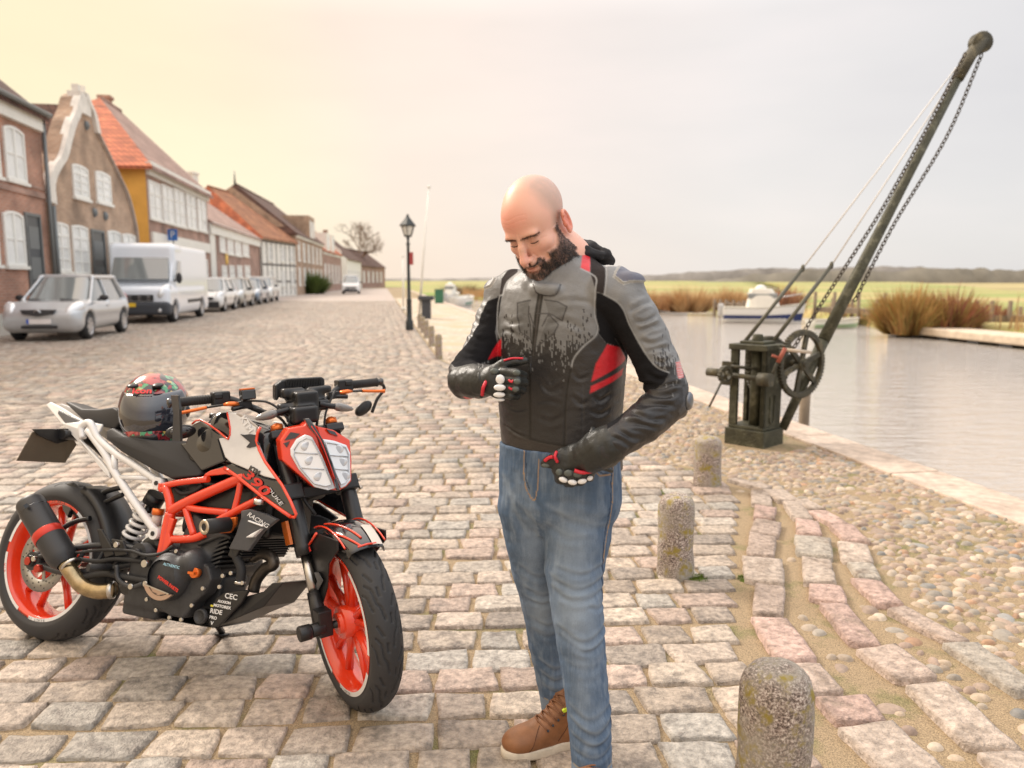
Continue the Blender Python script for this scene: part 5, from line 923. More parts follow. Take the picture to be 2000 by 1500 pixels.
        for a0, txt, mm in ((2.0, 'READY TO RACE', m_gb), (4.9, 'READY TO RACE', m_gb), (3.45, 'KTM', m_red), (6.0, 'KTM', m_red)):
            if name == 'rear_tyre' and txt == 'KTM' and a0 > 5: continue
            aa = a0
            for i, ch in enumerate(txt):
                if ch == ' ': aa -= .035; continue
                q = c+np.array([(rimR+.002)*cos(aa), -h-.0078, (rimR+.002)*sin(aa)]); ux = np.array([sin(aa), 0, -cos(aa)]); uy = np.array([cos(aa), 0, sin(aa)])
                W2 = lambda v: (xf([v])[0]-xf([[0, 0, 0]])[0]); LT.append((ch, xf([q])[0], W2(ux), W2(uy), .014, mm, rim)); aa -= .052
        return ty, rim
    LT = []
    tyR, rimR_ = wheel_(bikeW, (0, 0, .306), .306, .150, .222, 'rear_tyre', True); tyF, rimF = wheel_(steerW, (1.357, 0, .293), .293, .104, .222, 'front_tyre', False)
    groups = {}
    for ch, o, ux, uy, sz, mm, par in LT: groups.setdefault((par.name, mm.name, par, mm), []).append((ch, o, ux, uy, sz))
    for (pn, mn, par, mm), L_ in groups.items():       # rim lettering: one mesh per rim and colour
        V = []; Fs = []; cache = {}
        for ch, o, ux, uy, sz in L_:
            if ch not in cache:
                cu = bpy.data.curves.new('t', 'FONT'); cu.body = ch; cu.size = 1; cu.align_x = 'CENTER'; cu.align_y = 'CENTER'; cu.resolution_u = 1; t_ = bpy.data.objects.new('t', cu); COL.objects.link(t_); dg = bpy.context.evaluated_depsgraph_get(); me = bpy.data.meshes.new_from_object(t_.evaluated_get(dg)); bpy.data.objects.remove(t_)
                cache[ch] = (np.array([v.co[:] for v in me.vertices]), [tuple(p.vertices) for p in me.polygons])
            v, f = cache[ch]; k = sum(len(x) for x in V); V.append(o+sz*(v[:, :1]*ux+v[:, 1:2]*uy)); Fs += [tuple(i+k for i in q) for q in f]
        m = MB(); m.add(np.vstack(V), Fs); m.build('rim_lettering', mm, par)
    # rear disc and caliper side
    m = W(); m.lathe((0, -.085, .306), (0, 1, 0), [(.072, 0), (.118, 0), (.118, .004), (.072, .004)], 60, close=True)
    for k in range(5): a = 2*pi*k/5; m.beam((.03*cos(a), -.083, .306+.03*sin(a)), (.08*cos(a), -.083, .306+.08*sin(a)), .014, .004, (0, 1, 0))
    ds = m.build('brake_disc', mat('disc_steel', (.34, .33, .31), .35, .9), root); m = W()
    for k in range(40): a = 2*pi*k/40; rr = (.082, .094, .106)[k % 3]; m.cyl((rr*cos(a), -.0857, .306+rr*sin(a)), (rr*cos(a), -.0845, .306+rr*sin(a)), .0035, n=8)
    m.build('drillings', m_gb, ds)
    m = W(); m.cyl((0, -.13, .306), (0, .13, .306), .011, n=14); m.cyl((0, -.145, .306), (0, -.115, .306), .021, n=16); m.build('rear_axle', m_bk, root); m = W(); m.cyl((0, -.150, .306), (0, -.1455, .306), .016, n=6); m.cyl((.055, -.150, .285), (.055, -.125, .285), .014, n=14); m.build('axle_nut', mat('red_anodised', (.45, .05, .03), .3, .6), root)
    # swing arm: two lattice beams each side
    for s in (-1, 1):
        m = W(); y = s*.115; piv = np.array([.515, s*.10, .40]); m.tube(smoothline([piv+[0, 0, .01], (.33, y, .405), (.15, y, .365), (.0, y, .315)], 6), .017, 8, flat=.7); m.tube(smoothline([piv-[0, 0, .03], (.33, y, .315), (.15, y, .285), (.0, y, .298)], 6), .019, 8, flat=.7)
        for x in (.10, .19, .28, .37): m.tube([(x, y, .285+.02*(x > .3)), (x+.055, y, .385)], .008, 6)
        m.cyl((0, y-.015, .306), (0, y+.015, .306), .035, n=20); m.build('swingarm', m_dg, root, bevel=0)
    m = W(); m.cyl((.515, -.135, .40), (.515, .135, .40), .036, n=20); m.cyl((.515, -.150, .40), (.515, -.13, .40), .016, n=12); m.build('swingarm_pivot', m_dg, root); m = W(); m.cyl(bk(z1(702, 1052), -.155), bk(z1(702, 1052), -.155)+[0, .02, 0], .013, n=14); m.build('pivot_bolt', m_st, root)
    # ---- exhaust
    a = bk((57, 980), -.175); b = bk((125, 1094), -.165); d = nrm(b-a); m = W(); m.lathe(a, d, [(.001, .012), (.030, .012), (.034, -.006), (.046, .0), (.050, .012), (.051, .05), (.051, np.linalg.norm(b-a)-.02), (.046, np.linalg.norm(b-a)), (.032, np.linalg.norm(b-a)+.02)], 40); ex = m.build('silencer', mat('black_ceramic', (.028, .028, .03), .45), root)
    c = bk(z1(240, 918), -.17); m = W(); m.lathe(c-d*.02, d, [(.051, 0), (.0535, .003), (.0535, .030), (.051, .033)], 40); m.build('red_band', mat('red_band', (.55, .035, .02), .3, .2), ex); m = W(); m.lathe(a+d*.045, d, [(.0505, 0), (.0525, .002), (.0505, .004)], 40); m.cyl(bk(z1(128, 770), -.235), bk(z1(128, 770), -.225), .010, n=4); m.build('end_ring', m_gb, ex)
    q = [b+d*.01, bk(z1(345, 1090), -.165), bk(z1(400, 1158), -.15), bk(z1(470, 1187), -.14), bk(z1(545, 1183), -.12)]; m = W(); m.tube(smoothline(q, 6), [.030]+[.0275]*24, 20); m.build('link_pipe', m_ti, root); m = W(); m.lathe(q[-1]-[.01, 0, 0], nrm(q[-1]-q[-2]), [(.027, 0), (.032, .003), (.032, .014), (.028, .018)], 20); m.lathe(bk(z1(345, 1050), -.165), d, [(.030, 0), (.035, .002), (.035, .010), (.03, .012)], 20); m.build('clamp', m_st, root)
    tubes('exhaust_hanger', [([bk(z1(290, 890), -.12), bk(z1(360, 850), -.10), bk(z1(440, 830), -.09)], .010)], m_bk)
    # ---- tail, subframe, seats
    for s in (-1, 1):
        y = s*.105
        def F_(zf, *q, yy=None): return [np.array([v[0], (y if yy is None else yy) if s < 0 else -(y if yy is None else yy)*-1, v[2]]) for v in [bk(zf(*p), -.105) for p in q]]
        tubes('subframe', [(F_(z1, (405, 440), (400, 385), (440, 365), (480, 440), (560, 510), (640, 560), (785, 660)), .0135), (F_(z1, (430, 400), (510, 510), (560, 605), (660, 755), (768, 905)), .0145), (F_(z1, (560, 520), (560, 610)), .012), (F_(z1, (585, 630), (730, 635)), .009)], m_wh, n=12)
        for c in (F_(z1, (782, 660))[0], F_(z1, (765, 905))[0]): m = W(); m.cyl(c-[0, .018, 0], c+[0, .018, 0], .021, n=18); lg = m.build('frame_lug', m_wh, root); m = W(); m.cyl(c-[0, .021, 0], c+[0, .021, 0], .009, n=6); m.build('bolt', m_bk, lg)
        ft = lambda *q: [np.array([v[0], s*yy, v[2]]) for (X, Y, yy) in q for v in [bk(z1(X, Y), -yy)]]
        panel('tail_fairing', ft((222, 275, .03), (245, 262, .03), (300, 290, .05), (400, 350, .08), (500, 372, .10), (480, 412, .105), (420, 372, .10), (385, 395, .10), (395, 450, .105), (500, 560, .11), (530, 600, .11), (535, 635, .11), (500, 600, .11), (400, 480, .10), (300, 370, .07)), m_wh, s*-.012)
        panel('tail_insert', ft((285, 300, .055), (390, 352, .082), (385, 392, .09), (392, 448, .1), (330, 385, .08), (280, 320, .06)), m_grp, s*-.008)
    def crown(name, prof, ys, m_, bev=.018):           # a padded shape: side outline, width changing along its length
        m = W(); A = [np.array([p[0], -y_, p[2]]) for p, y_ in zip(prof, ys)]; B_ = [np.array([p[0], y_, p[2]]) for p, y_ in zip(prof, ys)]; n = len(A); m.add(A+B_, [tuple(range(n)), tuple(range(2*n-1, n-1, -1))]+[((i+1) % n, i, i+n, (i+1) % n+n) for i in range(n)], True); return m.build(name, m_, root, bevel=bev)
    crown('pillion_seat', P(z1, [(275, 258), (300, 255), (400, 295), (500, 300), (580, 292), (640, 330), (590, 400), (520, 385), (400, 345)], -.07), [.035, .04, .07, .09, .10, .10, .10, .095, .075], m_seat)
    crown('seat', P(z1, [(505, 400), (540, 385), (620, 425), (740, 450), (880, 448), (920, 500), (985, 600), (975, 625), (850, 640), (770, 600), (600, 505), (515, 445)], -.11), [.10, .105, .12, .125, .085, .085, .10, .12, .125, .13, .125, .11], m_seat, .022)
    # number plate hanging behind the tail
    q = [(-.10, .0, 0)]; X0 = -.02; m = W(); pp = [bx_(z1(*p), X0-k) for p, k in (((160, 410), 0), ((335, 405), 0), ((375, 470), 0), ((318, 560), .05), ((82, 550), .05))]; m.prism(pp, (-.004, 0, 0)); m.build('number_plate', mat('plate_back', (.16, .135, .10), .6, .2, var=.1), root); m = W(); m.prism([bx_(z1(*p), X0+.006) for p in ((155, 395), (345, 392), (352, 440), (270, 465), (180, 425))], (.012, 0, 0)); m.build('plate_holder', m_bk, root); tubes('tail_bracket', [([bx_(z1(300, 420), .01), bk(z1(420, 440), 0), bk(z1(520, 520), 0)], .02)], m_bk)
    # mudguard hugger with bracket arms
    tubes('mudguard_stay', [(P(z1, [(600, 715), (500, 760), (430, 800), (350, 860)], -.04), .009), (P(z1, [(590, 680), (520, 700), (450, 740), (380, 790)], -.02), .010)], m_bk); panel('spray_guard', P(z1, [(315, 660), (350, 655), (430, 720), (440, 790), (370, 830), (330, 800)], -.05), m_bk, .09, bev=.01); panel('plate_light', P(z1, [(287, 695), (310, 690), (345, 790), (330, 830), (305, 790)], -.06), m_gb, .02)
    m = W(); m.lathe((0, 0, .306), (0, 1, 0), [(.318, -.08), (.326, -.06), (.330, 0), (.326, .06), (.318, .08), (.31, .08), (.322, 0), (.31, -.08)], 24, a0=rad(-8)+0, a1=rad(62), close=True, up=(0, 0, -1)); 
    m = W(); V = []
    for k in range(15):
        a = rad(2+k*4.6)
        for y, rr in ((-.082, .300), (-.07, .322), (0, .330), (.07, .322), (.082, .300)): V.append((rr*cos(a), y, .306+rr*sin(a)))
    m.add(V, [(i*5+j, i*5+j+1, (i+1)*5+j+1, (i+1)*5+j) for i in range(14) for j in range(4)], True); hg = m.build('rear_mudguard', m_bk, root); sl = hg.modifiers.new('solid', 'SOLIDIFY'); sl.thickness = .004
    # ---- rear spring
    a = bk(z1(735, 770), -.04); b = bk(z1(640, 930), -.04); d = nrm(b-a); L_ = np.linalg.norm(b-a); x, y, _ = frame(d); m = W(); m.tube([a+d*L_*t+.034*(cos(t*5.6*2*pi)*x+sin(t*5.6*2*pi)*y) for t in np.linspace(0, 1, 130)], .0072, 8); m.build('shock_spring', m_wh, root); m = W(); m.cyl(a-d*.03, b+d*.03, .014, n=14); m.cyl(a-d*.05, a-d*.01, .036, n=18); m.cyl(b, b+d*.02, .036, n=18); m.build('shock_body', m_bk, root)
    c = bk(z1(772, 800), -.09); m = W(); m.cyl(c-[0, 0, .01], c+[0, 0, .012], .021, n=20); m.build('reservoir_cap', m_orb, root); m = W(); m.cyl(c-[0, 0, .048], c-[0, 0, .011], .018, n=20); m.build('brake_reservoir', mat('fluid_pot', (.5, .42, .38), .3), root)
    # ---- trellis frame
    for s in (-1, 1):
        def G(*q, y=.125): return [np.array([v[0], s*y, v[2]]) for v in [bk(z3(*p), -y) for p in q]]
        tubes('trellis_frame', [(G((335, 275), (560, 160), (900, 10), (1030, -50)), .0185), (G((300, 50), (335, 170), (345, 290)), .0155), (G((345, 290), (315, 420), (290, 560), (262, 690)), .019), (G((270, 45), (430, 10), (690, -20)), .0115), (G((500, 235), (620, 260), (880, 285)), .012), (G((480, 250), (515, 360), (555, 490)), .012), (G((330, 530), (470, 530), (580, 515), (660, 480)), .0145), (G((700, 440), (800, 350), (960, 265), (1160, 165)), .0145), (G((985, 10), (960, 140), (925, 275)), .0110), (G((265, 20), (260, 70), (300, 60)), .012)], m_or, n=14)
    panel('frame_plate', P(z3, [(325, 330), (375, 345), (330, 480), (345, 560), (290, 640), (245, 700), (240, 640), (290, 480)], -.14), m_or, .02)
    tubes('frame_cross_tube', [([bk(z3(345, 290), -.12), bk(z3(345, 290), -.12)*[1, -1, 1]], .014)], m_or)
    # ---- engine
    E = SDF((.42, -.20, .14), (1.12, .20, .72), .0075)
    ec = bk(z3(350, 870), -.15)
    def eb(zf, X, Y, y, h, ang=0, k=.012): a_ = rad(ang); R = np.array([[cos(a_), 0, sin(a_)], [0, 1, 0], [-sin(a_), 0, cos(a_)]]); c = bk(zf(X, Y), y); c[1] = y; E.box(c, h, R, .012, k)
    eb(z3, 430, 900, 0, (.12, .13, .095)); eb(z3, 300, 1060, 0, (.08, .12, .06)); eb(z3, 700, 700, -.02, (.07, .095, .12), -22); eb(z3, 800, 520, -.02, (.08, .10, .06), -22); eb(z3, 600, 1000, 0, (.09, .11, .07)); eb(z3, 800, 1000, 0, (.06, .07, .06)); E.cone(ec+[0, .01, 0], ec+[0, .3, 0], .082, .082, .015); E.cone(bk(z3(560, 760), -.14), bk(z3(560, 760), -.14)*[1, -1, 1], .05, .05, .02)
    V, Q = E.quads(); V = smooth_mesh(V, Q, 1); link('engine', npmesh('engine', bikeW(V)-ORG[root.name], Q), m_dg, root)
    A = SDF((.45, -.13, .38), (1.1, .13, .85), .01)
    def ab(X, Y, h, k=.02, y=0): c = bk(z3(X, Y), -.09); c[1] = y; A.box(c, h, None, .02, k)
    ab(480, 120, (.09, .085, .05)); ab(700, 150, (.11, .095, .06)); ab(620, 350, (.10, .08, .06)); ab(900, 250, (.09, .08, .08)); ab(1100, 250, (.06, .07, .10)); V, Q = A.quads(); link('airbox', npmesh('airbox', bikeW(V)-ORG[root.name], Q), m_bk, root)
    oc = [(215, 720), (300, 670), (440, 655), (560, 690), (690, 780), (720, 900), (640, 1040), (560, 1110), (460, 1260), (330, 1235), (150, 1110), (150, 1000), (175, 880)]
    m = W(); m.prism(P(z3, oc, -.150), (0, .06, 0)); m.build('engine_case', m_dg, root, bevel=.008)
    m = W(); c = bk(z3(345, 865), -.150); m.lathe(c, (0, -1, 0), [(.080, 0), (.080, .012), (.074, .024), (.068, .026), (.066, .032), (.058, .037), (.001, .040)], 56); cv = m.build('clutch_cover', m_dg, root)
    cc = c-np.array([0, .036, 0]); pp = [cc+np.array([.079*cos(a), .004, .079*sin(a)]) for a in np.linspace(rad(205), rad(318), 20)]; m = W(); m.prism(pp, (0, -.012, 0)); m.build('bronze_guard', mat('bronze_guard', (.50, .36, .28), .3, .7), cv, bevel=.002)
    m = W(); pp = [cc+np.array([.070*cos(a), -.010, .070*sin(a)]) for a in (rad(207), rad(211), rad(312), rad(316))]; m.prism(pp, (0, -.003, 0)); m.build('polished_strip', m_st, cv)
    LX = lambda v: (bikeW([v])[0]-bikeW([[0, 0, 0]])[0]); ux, uz = LX((1, 0, 0)), LX((0, 0, 1))
    def txt(s_, zf, X, Y, y, sz, mm, par, ang=0, sh=0, sx_=1., bold=0., nm='lettering', sp=1., tl=0.):
        a_ = rad(ang); ux = LX((1, tl, 0)); o = bikeW([bk(zf(X, Y), y)])[0]; text_on(s_, o, ux*cos(a_)+uz*sin(a_), uz*cos(a_)-ux*sin(a_), sz, mm, nm, par, .0006, sx_, sh, bold, sp)
    txt('POWER PARTS', z3, 318, 940, -.204, .015, m_red, cv, -20, bold=.0006); txt('AUTHENTIC', z3, 350, 775, -.206, .013, mat('pale_blue', (.35, .62, .75), .4), cv, -3)
    m = W(); c = bk(z3(592, 835), -.155); m.cyl(c, c-[0, .02, 0], .017, n=18); m.box(c-[0, .026, 0], (.026, .014, .008)); m.build('oil_cap', m_orb, root)
    # cylinder fins, hoses, cables, bolts
    m = W()
    for k in range(7): c = lerp(bk(z3(640, 830), -.115), bk(z3(760, 560), -.115), k/6); m.box((c[0], -.02, c[2]), (.135, .20, .006), np.array([[cos(.42), 0, sin(.42)], [0, 1, 0], [-sin(.42), 0, cos(.42)]]))
    m.build('cylinder_fin', m_dg, root)
    tubes('coolant_hose', [(P(z3, [(930, 610), (950, 700), (985, 780), (990, 850), (970, 960)], -.12), .016)], m_rub); tubes('header_pipe', [(P(z3, [(1090, 700), (1180, 660), (1260, 690), (1285, 760), (1210, 800), (1130, 900), (1100, 1010)], -.03), .021)], mat('dark_header', (.10, .085, .07), .4, .7)); m = W(); m.lathe(bk(z3(975, 940), -.12), LX((0, 0, 1))*0+np.array([0, 0, 1.]), [(.017, 0), (.019, .001), (.019, .008), (.017, .009)], 16); m.build('hose_clip', m_st, root)
    tubes('cable', [(P(z3, [(0, 640), (120, 680), (260, 660), (370, 590)], -.16), .0055), (P(z3, [(600, 580), (700, 540), (820, 500), (900, 520)], -.13), .006), (P(z3, [(380, 60), (450, 110), (560, 90), (640, 30)], -.11), .008), (P(z1, [(370, 1000), (500, 985), (640, 990), (720, 1010), (860, 990)], -.15), .0055), (P(z1, [(380, 1030), (480, 1040), (560, 1030), (700, 1040)], -.14), .008), (P(z1, [(400, 1120), (520, 1100), (620, 1120), (740, 1140)], -.14), .012)], m_rub)
    for X, Y in ((220, 1178), (343, 1246), (450, 1265), (547, 1135), (648, 980), (497, 680), (405, 640), (118, 930), (135, 1080), (800, 965), (830, 865), (905, 840), (1010, 930)): m = W(); c = bk(z3(X, Y), -.158); m.cyl(c, c-[0, .008, 0], .0065, n=10); m.build('case_bolt', m_st, root)
    panel('frame_guard', P(z1, [(470, 880), (495, 885), (550, 980), (555, 1010), (510, 1025), (490, 960)], -.14), m_bk, .012); panel('heel_plate', P(z1, [(540, 930), (600, 940), (620, 1010), (560, 1020)], -.14), m_bk, .012); panel('engine_hanger', P(z1, [(560, 1150), (720, 1130), (735, 1230), (660, 1240), (580, 1200)], -.13), m_bk, .1, bev=.012); tubes('foot_peg', [([bk(z1(540, 1070), -.15), bk(z1(430, 1072), -.23)], .013)], m_rub); tubes('brake_pedal', [(P(z1, [(700, 1150), (640, 1165), (580, 1130), (570, 1060)], -.155), .008)], m_dg); panel('shock_cover', P(z1, [(690, 930), (760, 890), (790, 990), (660, 990)], -.10), m_bk, .05, bev=.02)
    for X, Y in ((577, 960), (648, 1163), (720, 1150), (175, 1028)): m = W(); c = bk(z1(X, Y), -.155); m.cyl(c, c-[0, .012, 0], .0095, n=12); m.build('bolt', m_st, root)
    # crash slider
    c = bk(z3(868, 395), -.165); m = W(); e = bk(z3(650, 420), -.255); m.cyl(c, e, .025, n=28); sl_ = m.build('crash_slider', m_rub, root); d = nrm(e-c); m = W(); m.lathe(e, d, [(.012, -.02), (.013, .003), (.0225, .003), (.0245, 0)], 28); m.build('slider_ring', mat('brushed_ring', (.5, .43, .33), .3, .8), sl_); panel('slider_mount', P(z3, [(815, 350), (870, 335), (940, 325), (930, 400), (880, 470), (780, 478), (820, 430)], -.155), m_orb, .015)
    # ---- tank and shrouds
    TK = SDF((.55, -.22, .62), (1.2, .22, 1.05), .0085)
    def tb(zf, X, Y, h, ang=0, k=.05, rd=.05, op='u'): a_ = rad(ang); R = np.array([[cos(a_), 0, sin(a_)], [0, 1, 0], [-sin(a_), 0, cos(a_)]]); c = bk(zf(X, Y), -.10); c[1] = 0; TK.box(c, h, R, rd, k, op)
    tb(z2, 870, 600, (.15, .115, .085), -12); tb(z2, 640, 640, (.085, .105, .075), 18); tb(z2, 900, 760, (.12, .09, .06), -30); V, Q = TK.quads(); V = smooth_mesh(V, Q, 2); tk = link('fuel_tank', npmesh('fuel_tank', bikeW(V)-ORG[root.name], Q), m_gb, root); m = W(); c = bk(z2(760, 445), 0); m.cyl(c-[0, 0, .01], c+[0, 0, .008], .035, n=24); m.build('filler_cap', m_bk, tk)
    for s in (-1, 1):
        def K(*q, d=0.): return [np.array([v[0], s*yy, v[2]]) for (X, Y, y0) in q for yy in [.130+.00011*(X-800)+(y0-.15)*.0+d] for v in [bk(z2(X, Y), -yy)]]
        o = -s
        panel('tank_side', K((540, 615, .125), (580, 500, .12), (640, 470, .12), (810, 590, .135), (760, 600, .135), (800, 735, .145), (690, 780, .14), (640, 800, .13), (500, 620, .12)), m_gb, o*.012, bev=.006)
        wp = panel('white_shroud', K((812, 415, .115), (868, 420, .11), (1008, 512, .12), (1000, 600, .15), (1060, 740, .165), (1140, 858, .17), (1050, 835, .17), (835, 745, .155), (798, 712, .15), (745, 560, .138), (822, 596, .14), (832, 520, .135)), m_wh, o*.012)
        bs = panel('black_shroud', K((700, 795, .145), (800, 762, .15), (838, 750, .156), (1050, 840, .172), (1142, 864, .173), (1175, 900, .174), (1258, 1080, .178), (1228, 1094, .178), (1100, 1005, .175), (880, 832, .165), (790, 785, .155)), m_gb, o*.012)
        gp2 = panel('tank_blade', K((868, 421, .112), (905, 425, .108), (1012, 510, .112), (1003, 560, .130), (940, 545, .135), (880, 500, .128), (838, 470, .12)), mat('taupe_decal', (.33, .29, .26), .4, coat=.4), o*.012-o*.003)
        tubes('shroud_edge', [(K((585, 492, .125), (640, 466, .125), (760, 545, .138), (820, 592, .144), (833, 520, .14), (812, 418, .12)), .0035), (K((1028, 515, .118), (1002, 600, .152), (1060, 740, .170), (1170, 892, .178), (1262, 1082, .182), (1228, 1098, .182)), .0050), (K((1228, 1098, .182), (1100, 1010, .180), (880, 838, .170), (795, 780, .160)), .0065)], m_or, sm=2)
        panel('knee_panel', K((700, 795, .15), (800, 765, .155), (880, 838, .172), (800, 820, .165), (720, 830, .15), (650, 838, .14), (668, 815, .14)), m_or, o*.012)
        if s < 0:
            m = W(); m.prism(K((965, 560, .153), (1000, 565, .153), (1002, 600, .153), (1030, 625, .158), (1000, 640, .158), (960, 650, .158), (940, 645, .156), (965, 615, .154), (900, 560, .148), (930, 565, .149)), (0, -.0035, 0)); m.build('tank_emblem', mat('charcoal_decal', (.05, .05, .055), .4), wp)
            bold = dict(bold=.0012); txt('KTM', z2, 935, 490, -.1480, .034, m_wh, gp2, -40, .3, 1.1, .001, tl=-.17); txt('KTM', z2, 985, 797, -.1530, .024, m_gb, wp, -17, .25, 1.1, .0015, tl=-.17); txt('390', z2, 990, 868, -.1545, .050, m_red, bs, -27, .35, 1.9, .0012, sp=1.0, tl=-.17); txt('DUKE', z2, 1120, 962, -.1700, .019, mat('silver_letter', (.6, .6, .62), .3), bs, -33, .3, 1.8, tl=-.17)
    rs = panel('radiator_shroud', P(z3, [(985, 270, -.165), (1060, 255, -.17), (1210, 300, -.17), (1320, 350, -.16), (1180, 460, -.16), (1050, 640, -.15), (870, 620, -.15), (940, 480, -.16), (985, 340, -.165)], -.16), m_grp, .02); panel('radiator_shroud', [np.array([v[0], .16, v[2]]) for v in P(z3, [(985, 270), (1210, 300), (1320, 350), (1050, 640), (870, 620)], -.16)], m_grp, -.02); panel('shroud_flash', P(z3, [(1075, 480), (1170, 430), (1090, 515), (1020, 515)], -.181), m_wh, .02, rs); txt('RACING', z3, 1140, 355, -.176, .021, m_wh, rs, -20, .3, 1.2); panel('shroud_stripe', P(z3, [(1050, 355), (1190, 405), (1180, 418), (1045, 368)], -.180), m_wh, .012, rs)
    panel('far_shroud_wing', [bk(z2(*q), .15) for q in ((1290, 985), (1400, 1010), (1525, 1105), (1400, 1190), (1300, 1200))], m_bk, .02)
    m = W(); c = (bk(z3(1250, 490), 0)); R_ = np.array([[cos(-.35), 0, sin(-.35)], [0, 1, 0], [-sin(-.35), 0, cos(-.35)]]); m.box((c[0]-.01, 0, c[2]), (.035, .27, .17), R_); ra = m.build('radiator', m_bk, root, bevel=.004); m = W()
    for k in range(17): z_ = -.075+k*.0094; m.box(np.array([c[0]+.012, 0, c[2]])+np.array([R_[2][0]*z_, 0, R_[2][2]*z_]), (.012, .25, .0035), R_)
    m.build('radiator_fins', m_dg, ra)
    m = W(); c = bk(z3(1150, 215), -.165); m.cyl(c, c+[0, 0, .018], .018, n=20); m.build('radiator_cap', m_st, root)
    # belly pan and stand
    bp_ = panel('belly_plate', P(z3, [(830, 1020), (1060, 990), (990, 1110), (780, 1330), (715, 1345), (690, 1290), (690, 1200), (760, 1060)], -.115), m_bk, .015); panel('belly_spoiler', P(z3, [(1010, 1060, -.09), (1190, 1010, -.09), (1270, 932, -.09), (1370, 930, -.09), (1195, 1150, -.08), (980, 1240, -.09), (760, 1335, -.10), (800, 1300, -.10)], -.09), m_bk, .17, bev=.006); panel('belly_tray', P(z3, [(235, 1248), (450, 1290), (700, 1330), (760, 1345), (640, 1330), (300, 1265)], -.10), m_bk, .19); m = W(); c = bk(z3(628, 1235), -.12); m.lathe(c, (0, -1, 0), [(.026, 0), (.026, .01), (.020, .014), (.018, .008), (.001, .008)], 24); m.build('drain_cover', m_dg, root)
    for s_, X, Y, sz in (('CEC', 897, 1057, .024), ('AXXION', 835, 1107, .012), ('MOTOREX', 815, 1148, .013), ('RIDE', 760, 1195, .021), ('PRO', 733, 1250, .014), ('V', 722, 1300, .016)): txt(s_, z3, X, Y, -.1165, sz, m_wh, bp_, 0, 0, 1.15, .0004)
    m = W(); c = bk(z3(722, 1140), -.1165); m.box(c, (.012, .001, .006)); m.build('yellow_mark', mat('yellow_mark', (.7, .6, .05), .5), bp_)
    e = toL(gp(433, 1240)); m = W(); m.tube([(.60, .09, .27), (.66, .13, .17), e+[0, 0, .01]], [.015, .013, .012], 10); m.cyl(e-[0, 0, .0], e+[0, 0, .008], .028, n=16); m.build('side_stand', m_bk, root)
    # ---- fork (steered frame)
    m = T(); low = lambda s: np.array([1.357-.035, s*.098, .30])
    for s in (-1, 1): 
        top = np.array([1.048, s*.098, .90]); ax_ = nrm(low(s)-top); L_ = np.linalg.norm(low(s)-top)
        m = T(); m.tube([top, top+ax_*.25, top+ax_*.26, top+ax_*.40, top+ax_*.41, top+ax_*.44], [.024, .0255, .0285, .0285, .031, .030], 24); fk = m.build('fork_leg', m_bk, root); m = T(); m.tube([top+ax_*(L_-.10), top+ax_*(L_+.01)], [.022, .026], 20); m.build('fork_bottom', m_bk, fk)
        m = T(); m.tube([top+ax_*.44, top+ax_*(L_-.09)], .0165, 24); m.build('fork_tube', m_st, fk); m = T(); m.cyl(top-ax_*.022, top-ax_*.0, .021, n=20); m.cyl(top-ax_*.028, top-ax_*.02, .012, n=6); m.build('fork_cap', m_orb, fk)
        m = T(); c = np.array([1.357, s*.098, .293]); m.box(c+[-.01, 0, .015], (.055, .045, .085)); m.cyl(c, c+[0, s*.045, 0], .022, n=20); m.cyl(c+[0, s*.045, 0], c+[0, s*(.085 if s < 0 else .055), 0], .025, n=24); m.build('axle_slider', m_bk, fk, bevel=.004)
        m = T(); 
        for z_ in (-.2,): c = top+ax_*.225; m.box(c, (.075, .066, .055), np.stack([np.cross((0, 1, 0), ax_), [0, 1, 0], ax_]))
        m.build('lower_clamp', m_bk, root, bevel=.006); m = T(); c = top+ax_*.225+np.array([.03, s*.034, 0])
        for k in (-1, 1): m.cyl(c+ax_*k*.014+[0, 0, 0], c+ax_*k*.014+[.01, s*.004, 0], .006, n=8)
        m.build('clamp_bolt', m_st, root); m = T(); m.box(top+ax_*.018, (.062, .066, .030), np.stack([np.cross((0, 1, 0), ax_), [0, 1, 0], ax_])); m.build('upper_clamp', m_bk, root, bevel=.006)
        if s < 0: m = T(); q = [st(z3(*p), -.13) for p in ((1380, 375), (1420, 360), (1465, 575), (1425, 585))]; m.prism(q, (0, -.01, 0)); m.build('reflector', m_amb, root)
    m = T(); tc_ = np.array([1.048, 0, .90]); m.box(tc_+[0, 0, -.01], (.05, .20, .022)); m.box(tc_+nrm(low(0)-tc_)*.225, (.05, .20, .04)); m.tube([tc_-[.02, 0, 0], tc_+nrm(low(0)-tc_)*.25-[.02, 0, 0]], .03, 14); m.build('triple_clamp', m_bk, root, bevel=.005); m = T(); m.cyl((1.357, -.11, .293), (1.357, .11, .293), .0125, n=14); m.build('front_axle', m_bk, root)
    # front mudguard: an arched shell over the tyre and side blades down to the axle
    m = T(); V = []; ctr = np.array([1.357, 0, .293])
    for k in range(19):
        a = rad(58+k*5.); w_ = .072-(.012 if k < 2 else 0)
        for y, rr in ((-w_, .292), (-w_*.9, .312), (-w_*.45, .322), (0, .325), (w_*.45, .322), (w_*.9, .312), (w_, .292)): V.append(ctr+[rr*cos(a), y, rr*sin(a)])
    m.add(V, [(i*7+j, i*7+j+1, (i+1)*7+j+1, (i+1)*7+j) for i in range(18) for j in range(6)], True); fg = m.build('front_mudguard', m_gb, root); q = fg.modifiers.new('solid', 'SOLIDIFY'); q.thickness = .004
